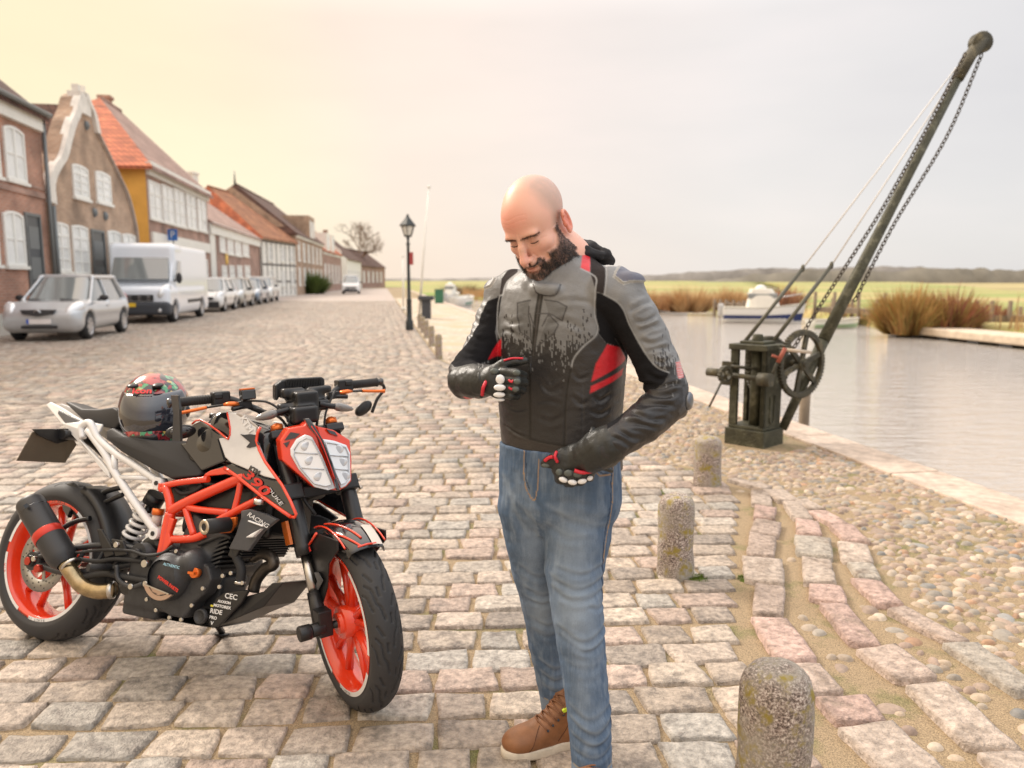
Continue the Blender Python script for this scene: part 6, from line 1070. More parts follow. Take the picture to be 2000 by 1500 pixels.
    for s in (-1, 1):
        side = [st(z4(*p), -.082) for p in ((228, 705), (268, 655), (300, 605), (395, 640), (398, 690), (352, 755), (345, 870), (322, 950), (345, 1050), (318, 1040), (300, 1000), (272, 880), (250, 790))]; side = [np.array([p[0], s*.082, p[2]]) for p in side]; sb = panel('mudguard_side', side, m_bk, -s*.006, fg, .002, steerW)
        ed = [st(z4(*p), -.084) for p in ((300, 990), (275, 880), (228, 710), (268, 655), (300, 603))]; tubes('mudguard_edge', [([np.array([p[0], s*.088, p[2]]) for p in ed], .0042)], m_or, fg, xf=steerW, sm=2)
        ch = [st(z4(*p), -.09) for p in ((285, 795), (305, 795), (328, 835), (305, 880), (285, 880), (300, 838))]; panel('chevron', [np.array([p[0], s*.089, p[2]]) for p in ch], m_grp, s*.002, sb, 0, steerW)
        if s < 0: m = T(); m.prism([st(z4(*p), -.09) for p in ((245, 690), (262, 668), (270, 690), (252, 705))], (0, -.002, 0)); m.build('red_tab', m_red, sb)
    def arcs(y0, y1, a0, a1, dr, w_): return [ctr+np.array([(.323+dr-abs(lerp(y0, y1, t))*.12)*cos(rad(lerp(a0, a1, t))), lerp(y0, y1, t), (.323+dr-abs(lerp(y0, y1, t))*.12)*sin(rad(lerp(a0, a1, t)))]) for t in np.linspace(0, 1, 9)]
    tubes('mudguard_stripes', [(arcs(-.066, -.02, 78, 60, .004, 0), .0035), (arcs(-.05, -.005, 100, 66, .004, 0), .0035), (arcs(-.066, -.066, 110, 62, .002, 0), .0032), (arcs(.066, .066, 110, 62, .002, 0), .0032), (arcs(-.03, .03, 60, 60, .004, 0), .0035)], m_or, fg, xf=steerW, n=6); m = T(); V = []
    for k in range(6):
        a = rad(59+k*4)
        for y, rr in ((.024, .3266), (.04, .3245), (.058, .3185)): V.append(ctr+[rr*cos(a), y-.01*(5-k)/7, rr*sin(a)])
    m.add(V, [(i*3+j, i*3+j+1, (i+1)*3+j+1, (i+1)*3+j) for i in range(5) for j in range(2)], True); m.build('white_flash', mat('cream_decal', (.60, .52, .45), .3, coat=.6), fg)
    # ---- headlight
    c0 = sx((648, 885), 1.215); XC = 1.225
    def hq(pts, k=.55, x0=XC): 
        out = []
        for X, Y in pts:
            p = sx(z4(X, Y), x0); dx = -k*abs(p[1]); p = sx(z4(X, Y), x0+dx-.25*(p[2]-c0[2])); p = sx(z4(X, Y), x0-k*abs(p[1])-.25*(p[2]-c0[2])); out.append(p)
        return out
    oL = [(118, 152), (160, 92), (235, 78), (255, 60), (300, 130), (345, 240), (385, 340), (408, 396), (360, 392), (282, 380), (200, 310), (130, 250)]; oR = [(255, 60), (300, 82), (380, 100), (458, 148), (468, 250), (466, 350), (440, 378), (408, 396), (385, 340), (345, 240), (300, 130)]
    hl = MB(steerW); A = hq(oL, x0=XC-.012); hl.prism(A, (-.05, 0, 0)); A = hq(oR, x0=XC-.012); hl.prism(A, (-.05, 0, 0)); hb = hl.build('headlight_mask', m_or, root, bevel=.004); m = MB(steerW); m.prism([sx(z4(*p), XC-.10) for p in ((150, 140), (230, 90), (380, 110), (450, 170), (460, 350), (400, 400), (280, 385), (160, 260))], (-.09, 0, 0)); m.build('headlight_shell', m_bk, root, bevel=.02)
    lL = [(178, 195), (205, 150), (245, 128), (275, 140), (320, 230), (378, 378), (345, 386), (285, 372), (215, 290), (180, 225)]; lR = [(335, 150), (385, 158), (440, 178), (456, 215), (458, 340), (436, 368), (416, 378), (390, 320), (355, 220)]
    for L2 in (lL, lR):
        ccx, ccy = np.mean(L2, 0); L2 = [(ccx+(a_-ccx)*1.10, ccy+(b_-ccy)*1.06) for a_, b_ in L2]
        m = MB(steerW); m.prism(hq(L2, x0=XC+.001), (-.010, 0, 0)); ln = m.build('headlight', mat('lens_bezel', (.80, .83, .88), .2, coat=1), root, bevel=.004)
        cx_, cy_ = np.mean(L2, 0); inn = [(cx_+(x-cx_)*.84, cy_+(y-cy_)*.86) for x, y in L2]; m = MB(steerW); m.prism(hq(inn, x0=XC+.0035), (-.006, 0, 0)); m.build('lens', mat('lens_glass', (.86, .88, .90), .06, .15, coat=1), ln)
        xs_ = [p[0] for p in inn]; ys_ = [p[1] for p in inn]; m = MB(steerW)
        for t in (.30, .62):
            y_ = lerp(min(ys_), max(ys_), t); hit = []
            for (xa, ya), (xb, yb) in zip(inn, inn[1:]+inn[:1]):
                if (ya-y_)*(yb-y_) < 0: hit.append(xa+(xb-xa)*(y_-ya)/(yb-ya))
            m.tube(hq([(min(hit)+3, y_), (sum(hit)/len(hit), y_+4), (max(hit)-3, y_+8)], x0=XC+.006), .0022, 6)
        m.tube(hq(inn+inn[:1], x0=XC+.006), .0022, 6); m.build('lens_divider', mat('lens_rib', (.55, .58, .62), .2, .4), ln)
        m = MB(steerW)
        for t, dxx in ((.17, 4), (.47, 6), (.80, 6)):
            y_ = lerp(min(ys_), max(ys_), t); hit = [xa+(xb-xa)*(y_-ya)/(yb-ya) for (xa, ya), (xb, yb) in zip(inn, inn[1:]+inn[:1]) if (ya-y_)*(yb-y_) < 0]; p = hq([(sum(hit)/len(hit)+dxx, y_)], x0=XC+.004)[0]; m.ell(p, (.0022, .021, .015), 14)
        m.build('lamp_element', mat('lamp_element', (.70, .73, .77), .1, .25, coat=1), ln)
    cs = [(237, 45), (262, 42), (285, 75), (330, 150), (375, 260), (412, 394), (398, 396), (385, 330), (350, 240), (300, 130), (262, 90)]; panel('mask_spine', hq(cs, .3, XC+.016), m_gb, vec=(-.02, 0, 0), xf=steerW, bev=.003); tubes('spine_line', [(hq([(270, 80), (315, 150), (350, 240), (385, 340)], .3, XC+.019), .0018)], m_red, xf=steerW)
    for pts in ([(140, 150), (170, 110), (215, 118), (190, 140)], [(135, 165), (165, 155), (150, 185)], [(345, 95), (385, 108), (400, 130), (360, 115)]): panel('mask_decal', hq(pts, x0=XC-.007), m_gb, vec=(-.006, 0, 0), xf=steerW, bev=0, par=hb)
    # ---- bars, dash, controls
    def bar(y): 
        t = abs(y); return np.array([lerp(.93, .834, min(1, max(0, (t-.10)/.16))) if t < .26 else .834, y, lerp(.955, 1.022, min(1, max(0, (t-.09)/.12)))])
    tubes('handlebar', [([bar(y) for y in (-.385, -.3, -.25, -.20, -.13, -.09, 0, .09, .13, .20, .25, .3, .385)], .0115)], m_bk, n=14, xf=steerW)
    for s in (-1, 1):
        m = T(); m.tube([bar(s*.258), bar(s*.262), bar(s*.375), bar(s*.382)], [.020, .0165, .0165, .019], 20)
        for k in range(12): m.lathe(bar(s*(.268+.009*k)), (0, s, 0), [(.0163, 0), (.0176, .002), (.0163, .004)], 16)
        m.build('grip', m_rub, root); m = T(); m.lathe(bar(s*.385), (0, s, 0), [(.001, .022), (.016, .020), (.018, .012), (.0135, .008), (.0135, -.002)], 20); m.build('bar_end', m_gb, root)
        b = bar(s*.40)
    def sty(p, y): return st(p, y)
    # bar-end mirrors
    q = [sty((333, 772), -.402), sty((347, 772), -.402), sty((350, 800), -.405), sty((352, 862), -.41), sty((336, 862), -.41), sty((338, 810), -.405)]; panel('mirror_arm', q, m_bk, vec=(0, .008, 0), xf=steerW, bev=.002); m = T(); cm = sx(z2(510, 545), .80); m.ell(cm, (.016, .052, .026), 20); mi = m.build('mirror', m_bk, root); m = T(); m.ell(cm+[.010, 0, .002], (.010, .040, .017), 16); m.build('mirror_back', m_gb, mi)
    tubes('mirror_arm', [([bar(.40), bar(.40)+[0, .012, -.03], sx(z2(1790, 330), .83), sx(z2(1755, 420), .83)], .0065)], m_bk, xf=steerW); m = T(); cm = sx(z2(1700, 392), .82); m.ell(cm, (.016, .042, .024), 20, np.array([[1, 0, 0], [0, cos(.55), sin(.55)], [0, -sin(.55), cos(.55)]])); m.build('mirror', m_bk, root)
    for s, zX, zY in ((-1, 795, 315), (1, 1590, 240)):
        c = bar(s*.232); m = T(); m.box(c+[.004, 0, .0], (.050, .060, .050)); m.box(c+[.02, s*.012, .01], (.03, .03, .02)); m.cyl(c-[0, .028, 0], c+[0, .028, 0], .022, n=16); m.build('switch_housing', m_bk, root, bevel=.005)
        c = bar(s*.165)+[.02, 0, .008]; m = T(); m.box(c-[0, 0, .01], (.03, .045, .028)); m.cyl(c+[.0, -s*.02, -.012], c+[.02, s*.05, -.02], .009, n=10); mc = m.build('master_cylinder', m_bk, root, bevel=.004)
        if s < 0: m = T(); m.box(c+[.01, .01, .026], (.040, .050, .036)); m.build('fluid_reservoir', m_gb, mc, bevel=.004); m = T(); m.box(c+[.01, .01, .046], (.036, .046, .004)); m.build('reservoir_lid', m_orb, mc)
        lv = [bar(s*.19)+[.035, 0, -.012], bar(s*.22)+[.062, 0, -.018], bar(s*.29)+[.060, 0, -.024], bar(s*.34)+[.055, 0, -.030], bar(s*.385)+[.062, 0, -.034]]; m = T(); m.tube(smoothline(lv[1:3], 6), .0062, 8, flat=.7); m.build('lever', m_bk, root); m = T(); m.tube([lv[0], lerp(lv[0], lv[1], .5), lv[1], lerp(lv[1], lv[2], .25)], [.015, .016, .014, .009], 10, flat=.6); m.build('lever_perch', m_orb, root); m = T(); m.tube(smoothline([lv[2], lv[3], lv[4]], 6), [.0075]*11+[.008, .011], 8, flat=.8); m.build('lever_tip', m_orb, root)
    xd = .985; m = T(); pts = [sx(z2(*p), xd) for p in ((1125, 240), (1165, 210), (1215, 198), (1430, 186), (1450, 200), (1450, 245), (1400, 262), (1190, 268), (1165, 300), (1140, 345), (1125, 330))]; m.prism(pts, (-.035, 0, 0)); da = m.build('dashboard', m_bk, root, bevel=.006); m = T()
    for k in range(22): p = sx(z2(1200+k*10.5, 232-k*.6), xd+.004); m.box(p, (.006, .0025, .030))
    m.build('cooling_ribs', m_rub, da)
    D = SDF((.93, -.16, .82), (1.22, .16, 1.10), .006)
    def hb_(X, Y, x, h, k=.012, R=None): D.box(sx(z2(X, Y), x), h, R, .010, k)
    hb_(1310, 360, 1.02, (.05, .042, .045)); hb_(1300, 430, 1.06, (.05, .045, .03)); hb_(1215, 395, 1.03, (.02, .04, .022)); hb_(1410, 370, 1.03, (.02, .035, .020)); hb_(1230, 290, 1.0, (.03, .04, .018)); hb_(1400, 270, 1.0, (.03, .045, .014)); D.cone(sx(z2(1250, 330), 1.0), sx(z2(1390, 320), 1.0), .032, .032, .01); V, Q = D.quads(); link('headlight_bracket', npmesh('headlight_bracket', steerW(V)-ORG[root.name], Q), m_bk, root)
    for pts in ([(1215, 398), (1160, 415), (1120, 425)], [(1410, 362), (1470, 375), (1520, 380)]): 
        P_ = [sx(z2(*p), 1.05) for p in pts]; tubes('indicator_stem', [(P_, .011)], m_bk, xf=steerW); e = P_[-1]; d = nrm(P_[-1]-P_[0]); m = T(); m.lathe(e-d*.006, d, [(.011, 0), (.0155, .01), (.0165, .025), (.013, .05), (.007, .068), (.001, .075)], 18); m.build('indicator', m_ind, root)
    tubes('brake_line', [([bar(-.17)+[.03, 0, .01], np.array([1.02, -.11, 1.0]), np.array([1.06, -.06, .93]), np.array([1.10, -.05, .80])], .004), ([bar(.17)+[.03, 0, .01], np.array([1.02, .12, 1.0]), np.array([1.06, .07, .93]), np.array([1.08, .05, .80])], .004), ([bar(-.13)+[.02, 0, .0], np.array([1.0, -.07, .94]), np.array([1.03, -.04, .86])], .005), ([bar(.13)+[.02, 0, .0], np.array([1.0, .07, .94]), np.array([1.03, .04, .86])], .005), ([np.array([1.10, -.06, .82]), np.array([1.15, -.07, .70]), np.array([1.19, -.04, .62])], .006)], m_rub, xf=steerW)
    # front of the frame below the headlight
    m = W(); m.cyl((1.0, 0, .92), (1.13, 0, .66), .035, n=20); m.box((1.04, 0, .60), (.10, .10, .16)); m.build('headstock', m_bk, root, bevel=.01)
    return root
bike = motorcycle()
# ------------------------------------------------------------ the helmet on the seat
def helmet():
    cL = bk((303, 800), -.01); c = bikeW([cL])[0]; D = nrm(np.array([c[0]*-.35-.12, -1., -.02])); D = nrm(np.array([.10, -1., -.08])); X, Yv, _ = frame(D, (0.05, 0, 1)); Yv = -np.cross(X, D) if np.cross(X, D)[2] < 0 else np.cross(X, D); Yv = nrm(Yv+0.0); X = np.cross(Yv, D)*-1; Rm = np.stack([D, X, Yv])      # forward, right-of-picture, up
    Rm = np.stack([D, nrm(np.cross(D, [0, 0, 1.])), nrm(np.cross(np.cross(D, [0, 0, 1.]), D))]); 
    if Rm[1][0] < 0: Rm[1] = -Rm[1]
    o = thing('helmet', c-[0, 0, .13], 'black full face helmet with red roses and green leaves on the motorcycle seat', 'helmet'); h = .0035; S = SDF((-.17, -.14, -.17), (.19, .14, .16), h)
    S.ell((-.012, 0, .022), (.135, .119, .122), k=.02); S.ell((.045, 0, -.060), (.100, .096, .078), k=.07); S.box((.112, 0, -.088), (.030, .045, .022), None, .02, .045); S.box((-.115, 0, .06), (.04, .05, .02), None, .018, .05); S.ell((.02, 0, -.16), (.085, .085, .055), k=.015, op='s'); S.cone((.08, 0, -.15), (-.1, 0, -.15), .09, .10, .01, 's') if 0 else None
    V, Q = S.quads(); V = smooth_mesh(V, Q, 2); f, r_, u = V.T
    # eye port
    el = np.arctan2(u-.008, f+.02); port = (u < .064-.35*r_**2*10*.3) & (u > -.052-.0*f) & (f > -.01) & (np.abs(r_) < .125)
    n1 = fbm(V, 26, 3, 5); n2 = fbm(V, 38, 3, 9); n3 = fbm(V, 60, 2, 2); C = np.tile(np.array([[.014, .014, .016]]), (len(V), 1)); ros = (n1 > .20) & (u > -.12); C[ros] = (.34, .018, .025); C[(n1 > .20) & (np.abs(n2) < .12)] = (.10, .01, .015); C[(n1 > .42)] = (.42, .07, .07); lf = (n2 > .20) & (n1 < .14); C[lf] = (.05, .30, .13); C[lf & (n3 > .15)] = (.22, .45, .24); C[(n3 > .42) & (n1 < 0)] = (.62, .42, .12); chin = (f > .09) & (u < -.06) & (np.abs(r_) < .05); C[chin] = (.014, .014, .016)
    W_ = V@Rm+c-ORG[o.name]; sh = link('shell', npmesh('shell', W_, Q, True, C), mat('helmet_shell', attr=True, rough=.22, coat=1), o)
    inv = SDF((-.05, -.14, -.09), (.19, .14, .10), h); inv.ell((-.006, 0, .016), (.143, .125, .124), k=.004); inv.ell((.040, 0, -.030), (.109, .104, .085), k=.05); inv.box((.0, 0, -.112), (.3, .3, .046), None, .01, .01, 's'); inv.box((0, 0, .136), (.3, .3, .052), None, .01, .01, 's'); inv.box((-.17, 0, 0), (.17, .3, .3), None, .005, .004, 's'); V, Q = inv.quads(); V = smooth_mesh(V, Q, 2); link('visor', npmesh('visor', V@Rm+c-ORG[o.name], Q), mat('smoke_visor', (.025, .028, .04), .04, .15, coat=1, spec=1), o)
    def HP(f_, r2, u_): return np.array([f_, r2, u_])@Rm+c
    for s in (-1, 1): m = MB(); m.ell(HP(.01, s*.121, -.005), (.02, .012, .026), 14, Rm); m.build('visor_hinge', m_bk, o)
    for s in (-1, 1):
        for k in range(3): m = MB(); m.box(HP(.141-.004*k, s*(.018+.008*k*.4), -.078-.012*k), (.006, .022, .006), Rm); m.build('chin_vent', m_rub, o, bevel=.002)
    for s in (-1, 1): m = MB(); m.ell(HP(.075, s*.045, .112), (.028, .020, .008), 12, Rm); m.build('brow_vent', m_bk, o)
    text_on('icon', HP(.1105, 0.0, .0985), Rm[1], nrm(Rm[2]*.7-Rm[0]*.7), .032, mat('letter_red', (.7, .04, .05), .4), 'lettering', sh, .001, 1.3, 0, .001)
helmet()
# ------------------------------------------------------------ the man
z6 = lambda X, Y: (860+X/2.884, 440+Y/2.884)
def J(x, y, Y, rpx): p = dp(x, y, Y); return (p, rpx*((p-CAM)@FW)/F)
def flat(V, Yp):                                   # positions on the upright plane y = Yp, measured in photo units
    d = np.c_[V[:, 0], np.broadcast_to(Yp, len(V)), V[:, 2]]-CAM; z = d@FW; return 1000+F*(d@RT)/z, 750-F*(d@UP)/z
def crease(V, Nn, u, v, lines, A=.004, w=5., soft=None):
    D = np.zeros(len(V))
    for L_ in lines:
        a = A*(L_[2] if len(L_) > 2 and not isinstance(L_[2], tuple) else 1); pts = L_[0]; ww = L_[1] if L_[1] else w; d = segdist(u, v, smoothline(pts, 5) if len(pts) > 2 else pts); P0 = np.array(pts[0], float); P1 = np.array(pts[-1], float)-P0; fr_ = np.clip(((u-P0[0])*P1[0]+(v-P0[1])*P1[1])/(P1@P1+1e-9), 0, 1); a = a*np.sqrt(4*fr_*(1-fr_)+.02)*(.55+.7*np.abs(np.sin(u*.045+v*.11+ww))); D += a*(-np.exp(-(d/ww)**2)+.75*np.exp(-((d-1.9*ww)/(1.1*ww))**2))
    return V+Nn*D[:, None]
def man():
    g0 = np.array([.13, 2.05, 0]); r = np.random.default_rng(12)
    yw, pt, rl = .582, .592, .15; HP = np.array([.067, 2.092, 1.526]); z_ = np.array([0, 0, 1.]); Fh = np.array([-sin(yw), -cos(yw), 0]); X = np.array([cos(yw), -sin(yw), 0]); F_ = Fh*cos(pt)-z_*sin(pt); U = z_*cos(pt)+Fh*sin(pt); X2 = X*cos(rl)+U*sin(rl); U2 = U*cos(rl)-X*sin(rl); HR = np.stack([X2, F_, U2])
    toH = lambda p: HR@(np.asarray(p)-HP)
    # -------------------------------------------------------- head and neck
    h = .0021; S = SDF((-.10, -.13, -.30), (.10, .14, .14), h); E = S.ell
    E((0, -.014, .044), (.0745, .097, .084)); E((0, .040, .030), (.060, .048, .056), k=.03); E((0, .030, -.040), (.057, .060, .075), k=.03); E((0, .048, -.088), (.040, .042, .032), k=.03); E((0, .078, -.104), (.019, .017, .017), k=.02)
    for s in (-1, 1):
        E((s*.041, .058, -.024), (.022, .022, .018), k=.02); E((s*.026, .0815, .017), (.024, .011, .008), k=.016); E((s*.052, .020, -.070), (.010, .03, .03), k=.03)
        E((s*.031, .097, .000), (.0185, .0135, .0120), k=.012, op='s'); E((s*.031, .0725, -.003), (.0158, .0140, .0118), k=.003); E((s*.031, .0745, .0085), (.0190, .010, .0032), k=.004); E((s*.031, .0735, -.0155), (.0165, .009, .003), k=.006)
    neck = [(np.array([0, -.025, -.05]), .058), (toH(dp(1108, 505, 2.13)), .060), (toH(dp(1120, 570, 2.16)), .064), (toH(dp(1110, 640, 2.14)), .08)]; S.chain(neck, .03)
    S.chain([((0, .086, .012), .0080), ((0, .100, -.012), .0095), ((0, .1115, -.036), .0115)], .009); E((0, .1150, -.043), (.0130, .0125, .0105), k=.006)
    for s in (-1, 1): E((s*.0145, .102, -.0450), (.0078, .0115, .0080), k=.006); E((s*.0072, .1095, -.053), (.0040, .006, .0040), k=.003, op='s')
    E((0, .089, -.061), (.026, .013, .010), k=.012); E((0, .0945, -.0665), (.023, .0105, .0042), k=.005); E((0, .0945, -.0765), (.020, .0105, .0052), k=.005); S.cone((-.023, .103, -.0713), (.023, .103, -.0713), .0016, .0016, .003, 's')
    for s in (-1, 1):                                     # ears
        c = np.array([s*.078, -.016, -.012]); R = np.stack([nrm([s*.92, -.38, 0]), nrm([.38*s*s, .92*1, 0]) if 0 else nrm([s*.38, .92, 0]), [0, 0, 1.]]); E(c, (.0065, .0165, .029), R, k=.006)
        rim = [c+R[0]*.004+R[1]*(.0165*cos(t)*(-1))*1.0+R[2]*.029*sin(t)+R[0]*.004*max(0, cos(t)) for t in np.linspace(-1.25, 2.35, 14)]; S.chain([(p, .0038) for p in rim], .003); E(c+R[0]*.008+R[1]*.002+R[2]*.000, (.0055, .0095, .0165), R, k=.004, op='s'); E(c+R[1]*.012-R[2]*.004, (.006, .005, .007), R, k=.004); E(c+R[1]*.002-R[2]*.027+R[0]*.001, (.005, .009, .009), R, k=.006)
    V, Q = S.quads(); V = smooth_mesh(V, Q, 1); x, y, z = V.T; N_ = normals(V, Q)
    skin = np.array([.76, .44, .34]); C = np.tile(skin, (len(V), 1))
    def blend(m, c): 
        nonlocal C
        m = np.clip(m, 0, 1)[:, None]; C = C*(1-m)+np.array(c)*m
    def blob(c, r_, soft=.5): q = np.sqrt((((V-np.array(c))/np.array(r_))**2).sum(1)); return np.clip((1-q)/soft, 0, 1)
    blend(.75*blob((-.01, .08, .06), (.07, .05, .05), .7), (.78, .33, .26)); blend(.5*blob((0, .118, -.036), (.025, .03, .02)), (.80, .36, .30))
    for s in (-1, 1): blend(.75*blob((s*.084, -.016, -.012), (.03, .035, .042)), (.72, .20, .14)); blend(.3*blob((s*.042, .075, -.03), (.025, .03, .02)), (.76, .36, .30)); blend(.45*blob((s*.031, .088, .0), (.02, .02, .014)), (.50, .27, .22))
    # shaved hair: stubble shade on the crown's sides and back
    nz = fbm(V, 30, 2, 3)*.006; hl = (y < .030-.35*np.maximum(0, .085-z)*0+nz)*(z > -.03+nz)*(np.abs(x) > .030-.3*np.maximum(0, -y)); st_ = np.clip((.034+nz-y)/.030, 0, 1)*np.clip((z+.03)/.02, 0, 1)*np.clip((np.abs(x)+.9*np.maximum(0, .02-y)-.024)/.030, 0, 1); ear = np.abs(x) > .0765; blend(.60*st_*(~ear), (.38, .31, .27)); 
    blend(.9*blob((0, .101, -.0712), (.021, .02, .0035), .5), (.30, .10, .08)); blend(.6*(blob((0, .10, -.0765), (.019, .02, .007), .5)), (.62, .26, .22))
    for s in (-1, 1):
        for pl_, w_, a_ in (([(s*.017, -.036), (s*.026, -.052), (s*.031, -.066)], .0022, .0016), ([(s*.050, .004), (s*.058, .008)], .0010, .0007), ([(s*.050, -.004), (s*.059, -.007)], .0010, .0007), ([(s*.018, -.014), (s*.030, -.0195), (s*.044, -.013)], .0018, .0010), ([(s*.006, .016), (s*.005, .028)], .0012, .0009)): d_ = segdist(x, z, pl_); m_ = np.exp(-(d_/w_)**2)*(y > .03)*(np.sign(x) == s); V = V-N_*(a_*m_)[:, None]; blend(.25*m_, (.52, .26, .20))
    for zz in (.046, .058, .069): d_ = np.abs(z-zz-.0025*np.sin(x*90)); m_ = np.exp(-(d_/.0011)**2)*(np.abs(x) < .038)*(y > .05); V = V-N_*(.0005*m_)[:, None]
    # beard mask
    bl_ = np.abs(x); jaw = np.clip((-.044-.0+.0*bl_-z+np.where(y < .05, (.05-y)*1.05, 0))/.006, 0, 1)*(y > -.028)*(z > -.15); jaw *= np.clip((z+.122+np.where(y < .06, (.06-y)*.35, 0))/.008, 0, 1) if 0 else 1
    lip = np.exp(-((bl_/.027)**4+((z+.0715)/.0120)**4))*(y > .06); mous = (np.abs(z+.0575-.25*bl_*0) < .0062)*(bl_ < .030)*(y > .07); cheek = (y > .055)*(bl_ > .0)*(z > -.066+.0*y)*(bl_ < .050)
    B_ = jaw*(1-np.clip(cheek*1.*(bl_ < .046), 0, 1))*(1-lip); side = (bl_ > .050)*(y > .002)*(y < .030)*(z < -.004)*(z > -.07)*np.clip((.014-np.abs(y-.014))/.006, 0, 1); B_ = np.maximum(B_, side); B_ = np.maximum(B_, mous*(bl_ > .002)*1.); B_ = np.maximum(B_, (bl_ > .024)*(bl_ < .036)*(z < -.056)*(z > -.095)*(y > .06)*1.); B_[(y < .012) & (z < -.085)] = 0; B_[y < .000] = 0; B_[(y < .004) & (z > -.055)] = 0; B_ = np.clip(B_, 0, 1)
    Bs = B_.copy(); A1 = np.concatenate([Q[:, i] for i in range(4)]); A2 = np.concatenate([Q[:, (i+1) % 4] for i in range(4)])
    for _ in range(3): s_ = np.bincount(A1, Bs[A2], len(V)); Bs = .5*Bs+.5*s_/np.maximum(np.bincount(A1, minlength=len(V)), 1)
    blend(.93*Bs*(.85+.15*fbm(V, 90, 2, 3)), (.022, .015, .012)); low_ = np.clip((-.085-z)/.03, 0, 1); N0 = N_.copy(); V = V+N_*(Bs*(.002+.016*low_*np.clip((y-.02)/.05, 0, 1)+.006*np.clip((y-.0)/.03, 0, 1))*(1+.25*fbm(V, 50, 2, 5)))[:, None]
    blend(.25*np.clip(fbm(V, 45, 3, 8), 0, 1), (.80, .45, .36)); W = V@HR+HP
    person = link('person', npmesh('person', W-g0, Q, True, C), mat('skin', attr=True, rough=.46, sss=.12, bump=.25, bs=600, spec=.4), None, g0); tag(person, 'bald bearded man in grey and black leather jacket looking down at his zip', 'person')
    # beard and brow hair
    def hairs(name, idx, n, L_, wd, d0, col, par=person, jit=.35):
        k = r.choice(idx, n); P = V[k]+r.normal(0, .0008, (n, 3)); D = N_[k]*.45+np.array(d0)+r.normal(0, jit, (n, 3)); D /= np.linalg.norm(D, axis=1)[:, None]; ln = L_*r.uniform(.5, 1.15, n)[:, None]*(.45+.55*np.clip((-.06-P[:, 2:3])/.04, 0, 1) if name == 'beard' else 1); T_ = np.cross(D, N_[k]); T_ /= np.linalg.norm(T_, axis=1)[:, None]+1e-9
        M = P+D*ln*.55; Eo = P+D*ln+np.array([0, 0, -1.])*ln*.15; A = np.stack([P-T_*wd, P+T_*wd, M+T_*wd*.7, M-T_*wd*.7, Eo, Eo], 1).reshape(-1, 3)@HR+HP-g0; b = np.arange(n)[:, None]*6; Fq = np.vstack([b+np.array([0, 1, 2, 3]), b+np.array([3, 2, 4, 5])]); link(name, npmesh(name, A, Fq, True), mat(name+'_hair', col, .55, var=.3, vs=90), par)
    bi = np.where(Bs > .45)[0]; hairs('beard', bi, 17000, .011, .00028, (0, .25, -.75), (.014, .010, .008))
    br = np.concatenate([np.where((np.abs(x-s*.030-0) < .022) & (np.abs(z-.0135-.10*(np.abs(x)-.02)+.35*np.maximum(0, np.abs(x)-.038)) < .0024) & (y > .06))[0] for s in (-1, 1)]); hairs('eyebrows', br, 1100, .0060, .00024, (0, .05, .0), (.075, .048, .035), jit=.28)
    for s, t in (): p = np.array([s*.031+t*.0135, .0865-.0045*t*t, -.0085-.001*t*t+.002*abs(t)]); q = p+np.array([t*.002, .006, -.003]); P_ = lambda a: a@HR+HP; m.add([P_(p-[.0007, 0, 0]), P_(p+[.0007, 0, 0]), P_(q)], [(0, 1, 2)])
    m = MB()
    for s in (-1, 1): m = MB(); m.tube([(np.array([s*.031+t*.0145, .0862-.0048*t*t, -.0092+.0025*t*t]))@HR+HP for t in np.linspace(-1, 1, 9)], .0011, 5); m.build('eyelashes', mat('lash', (.03, .02, .018), .6), person)
    # -------------------------------------------------------- jacket
    cy = rad(28); e1 = np.array([cos(cy), -sin(cy), 0]); e2 = np.array([sin(cy), cos(cy), 0]); TR = np.stack([e1, e2, z_]); Yc = 2.115
    secs = []
    for yy, l, rr_, dpt in ((910, 986, 1209, .121), (860, 982, 1208, .120), (830, 979, 1208, .118), (790, 976, 1209, .116), (740, 974, 1214, .118), (690, 972, 1218, .122), (640, 972, 1222, .124), (600, 976, 1222, .120), (570, 982, 1220, .112), (548, 992, 1212, .100), (530, 1010, 1192, .086), (515, 1046, 1168, .072), (500, 1075, 1150, .062)):
        c = dp((l+rr_)/2, yy, Yc); hw = (rr_-l)/2*((c-CAM)@FW)/F; rx = math.sqrt(max(hw**2-(dpt*sin(cy))**2, .0009))/cos(cy); q = c@TR.T; secs.append((c[2], q[0], q[1]-(.02 if yy < 560 else 0)*-1*.3, rx, dpt))
    h = .0029; T = SDF((-.24, 1.72, .86), (.44, 2.36, 1.60), h); T.loft(secs, TR, k=.02, pw=2.35)
    aL = [J(1186, 578, 2.02, 50), J(1214, 590, 2.00, 47), J(1240, 622, 1.985, 46), J(1264, 668, 1.97, 44), J(1286, 718, 1.95, 42), J(1304, 764, 1.93, 41), J(1303, 784, 1.92, 41), J(1255, 828, 1.875, 39), J(1203, 860, 1.85, 35), J(1178, 878, 1.842, 32)]
    aR = [J(1012, 575, 2.20, 44), J(988, 584, 2.20, 41), J(970, 622, 2.18, 38), J(948, 672, 2.15, 36), J(914, 728, 2.10, 37), J(912, 742, 2.06, 37), J(935, 745, 2.00, 34), J(952, 743, 1.97, 31)]
    T.chain(aL, .006); T.chain(aR, .006); T.cone(*[dp(1200, 566, 2.04), dp(1222, 574, 2.01)], .060, .048, .03); T.cone(dp(1000, 566, 2.2), dp(984, 572, 2.2), .054, .044, .03)
    # shoulder armour, elbow armour, collar
    T.ell(dp(1232, 548, 1.985), (.030, .024, .016), k=.016); T.ell(dp(1330, 786, 1.925), (.022, .024, .040), k=.010); T.ell(dp(1341, 762, 1.93), (.010, .020, .022), k=.008)
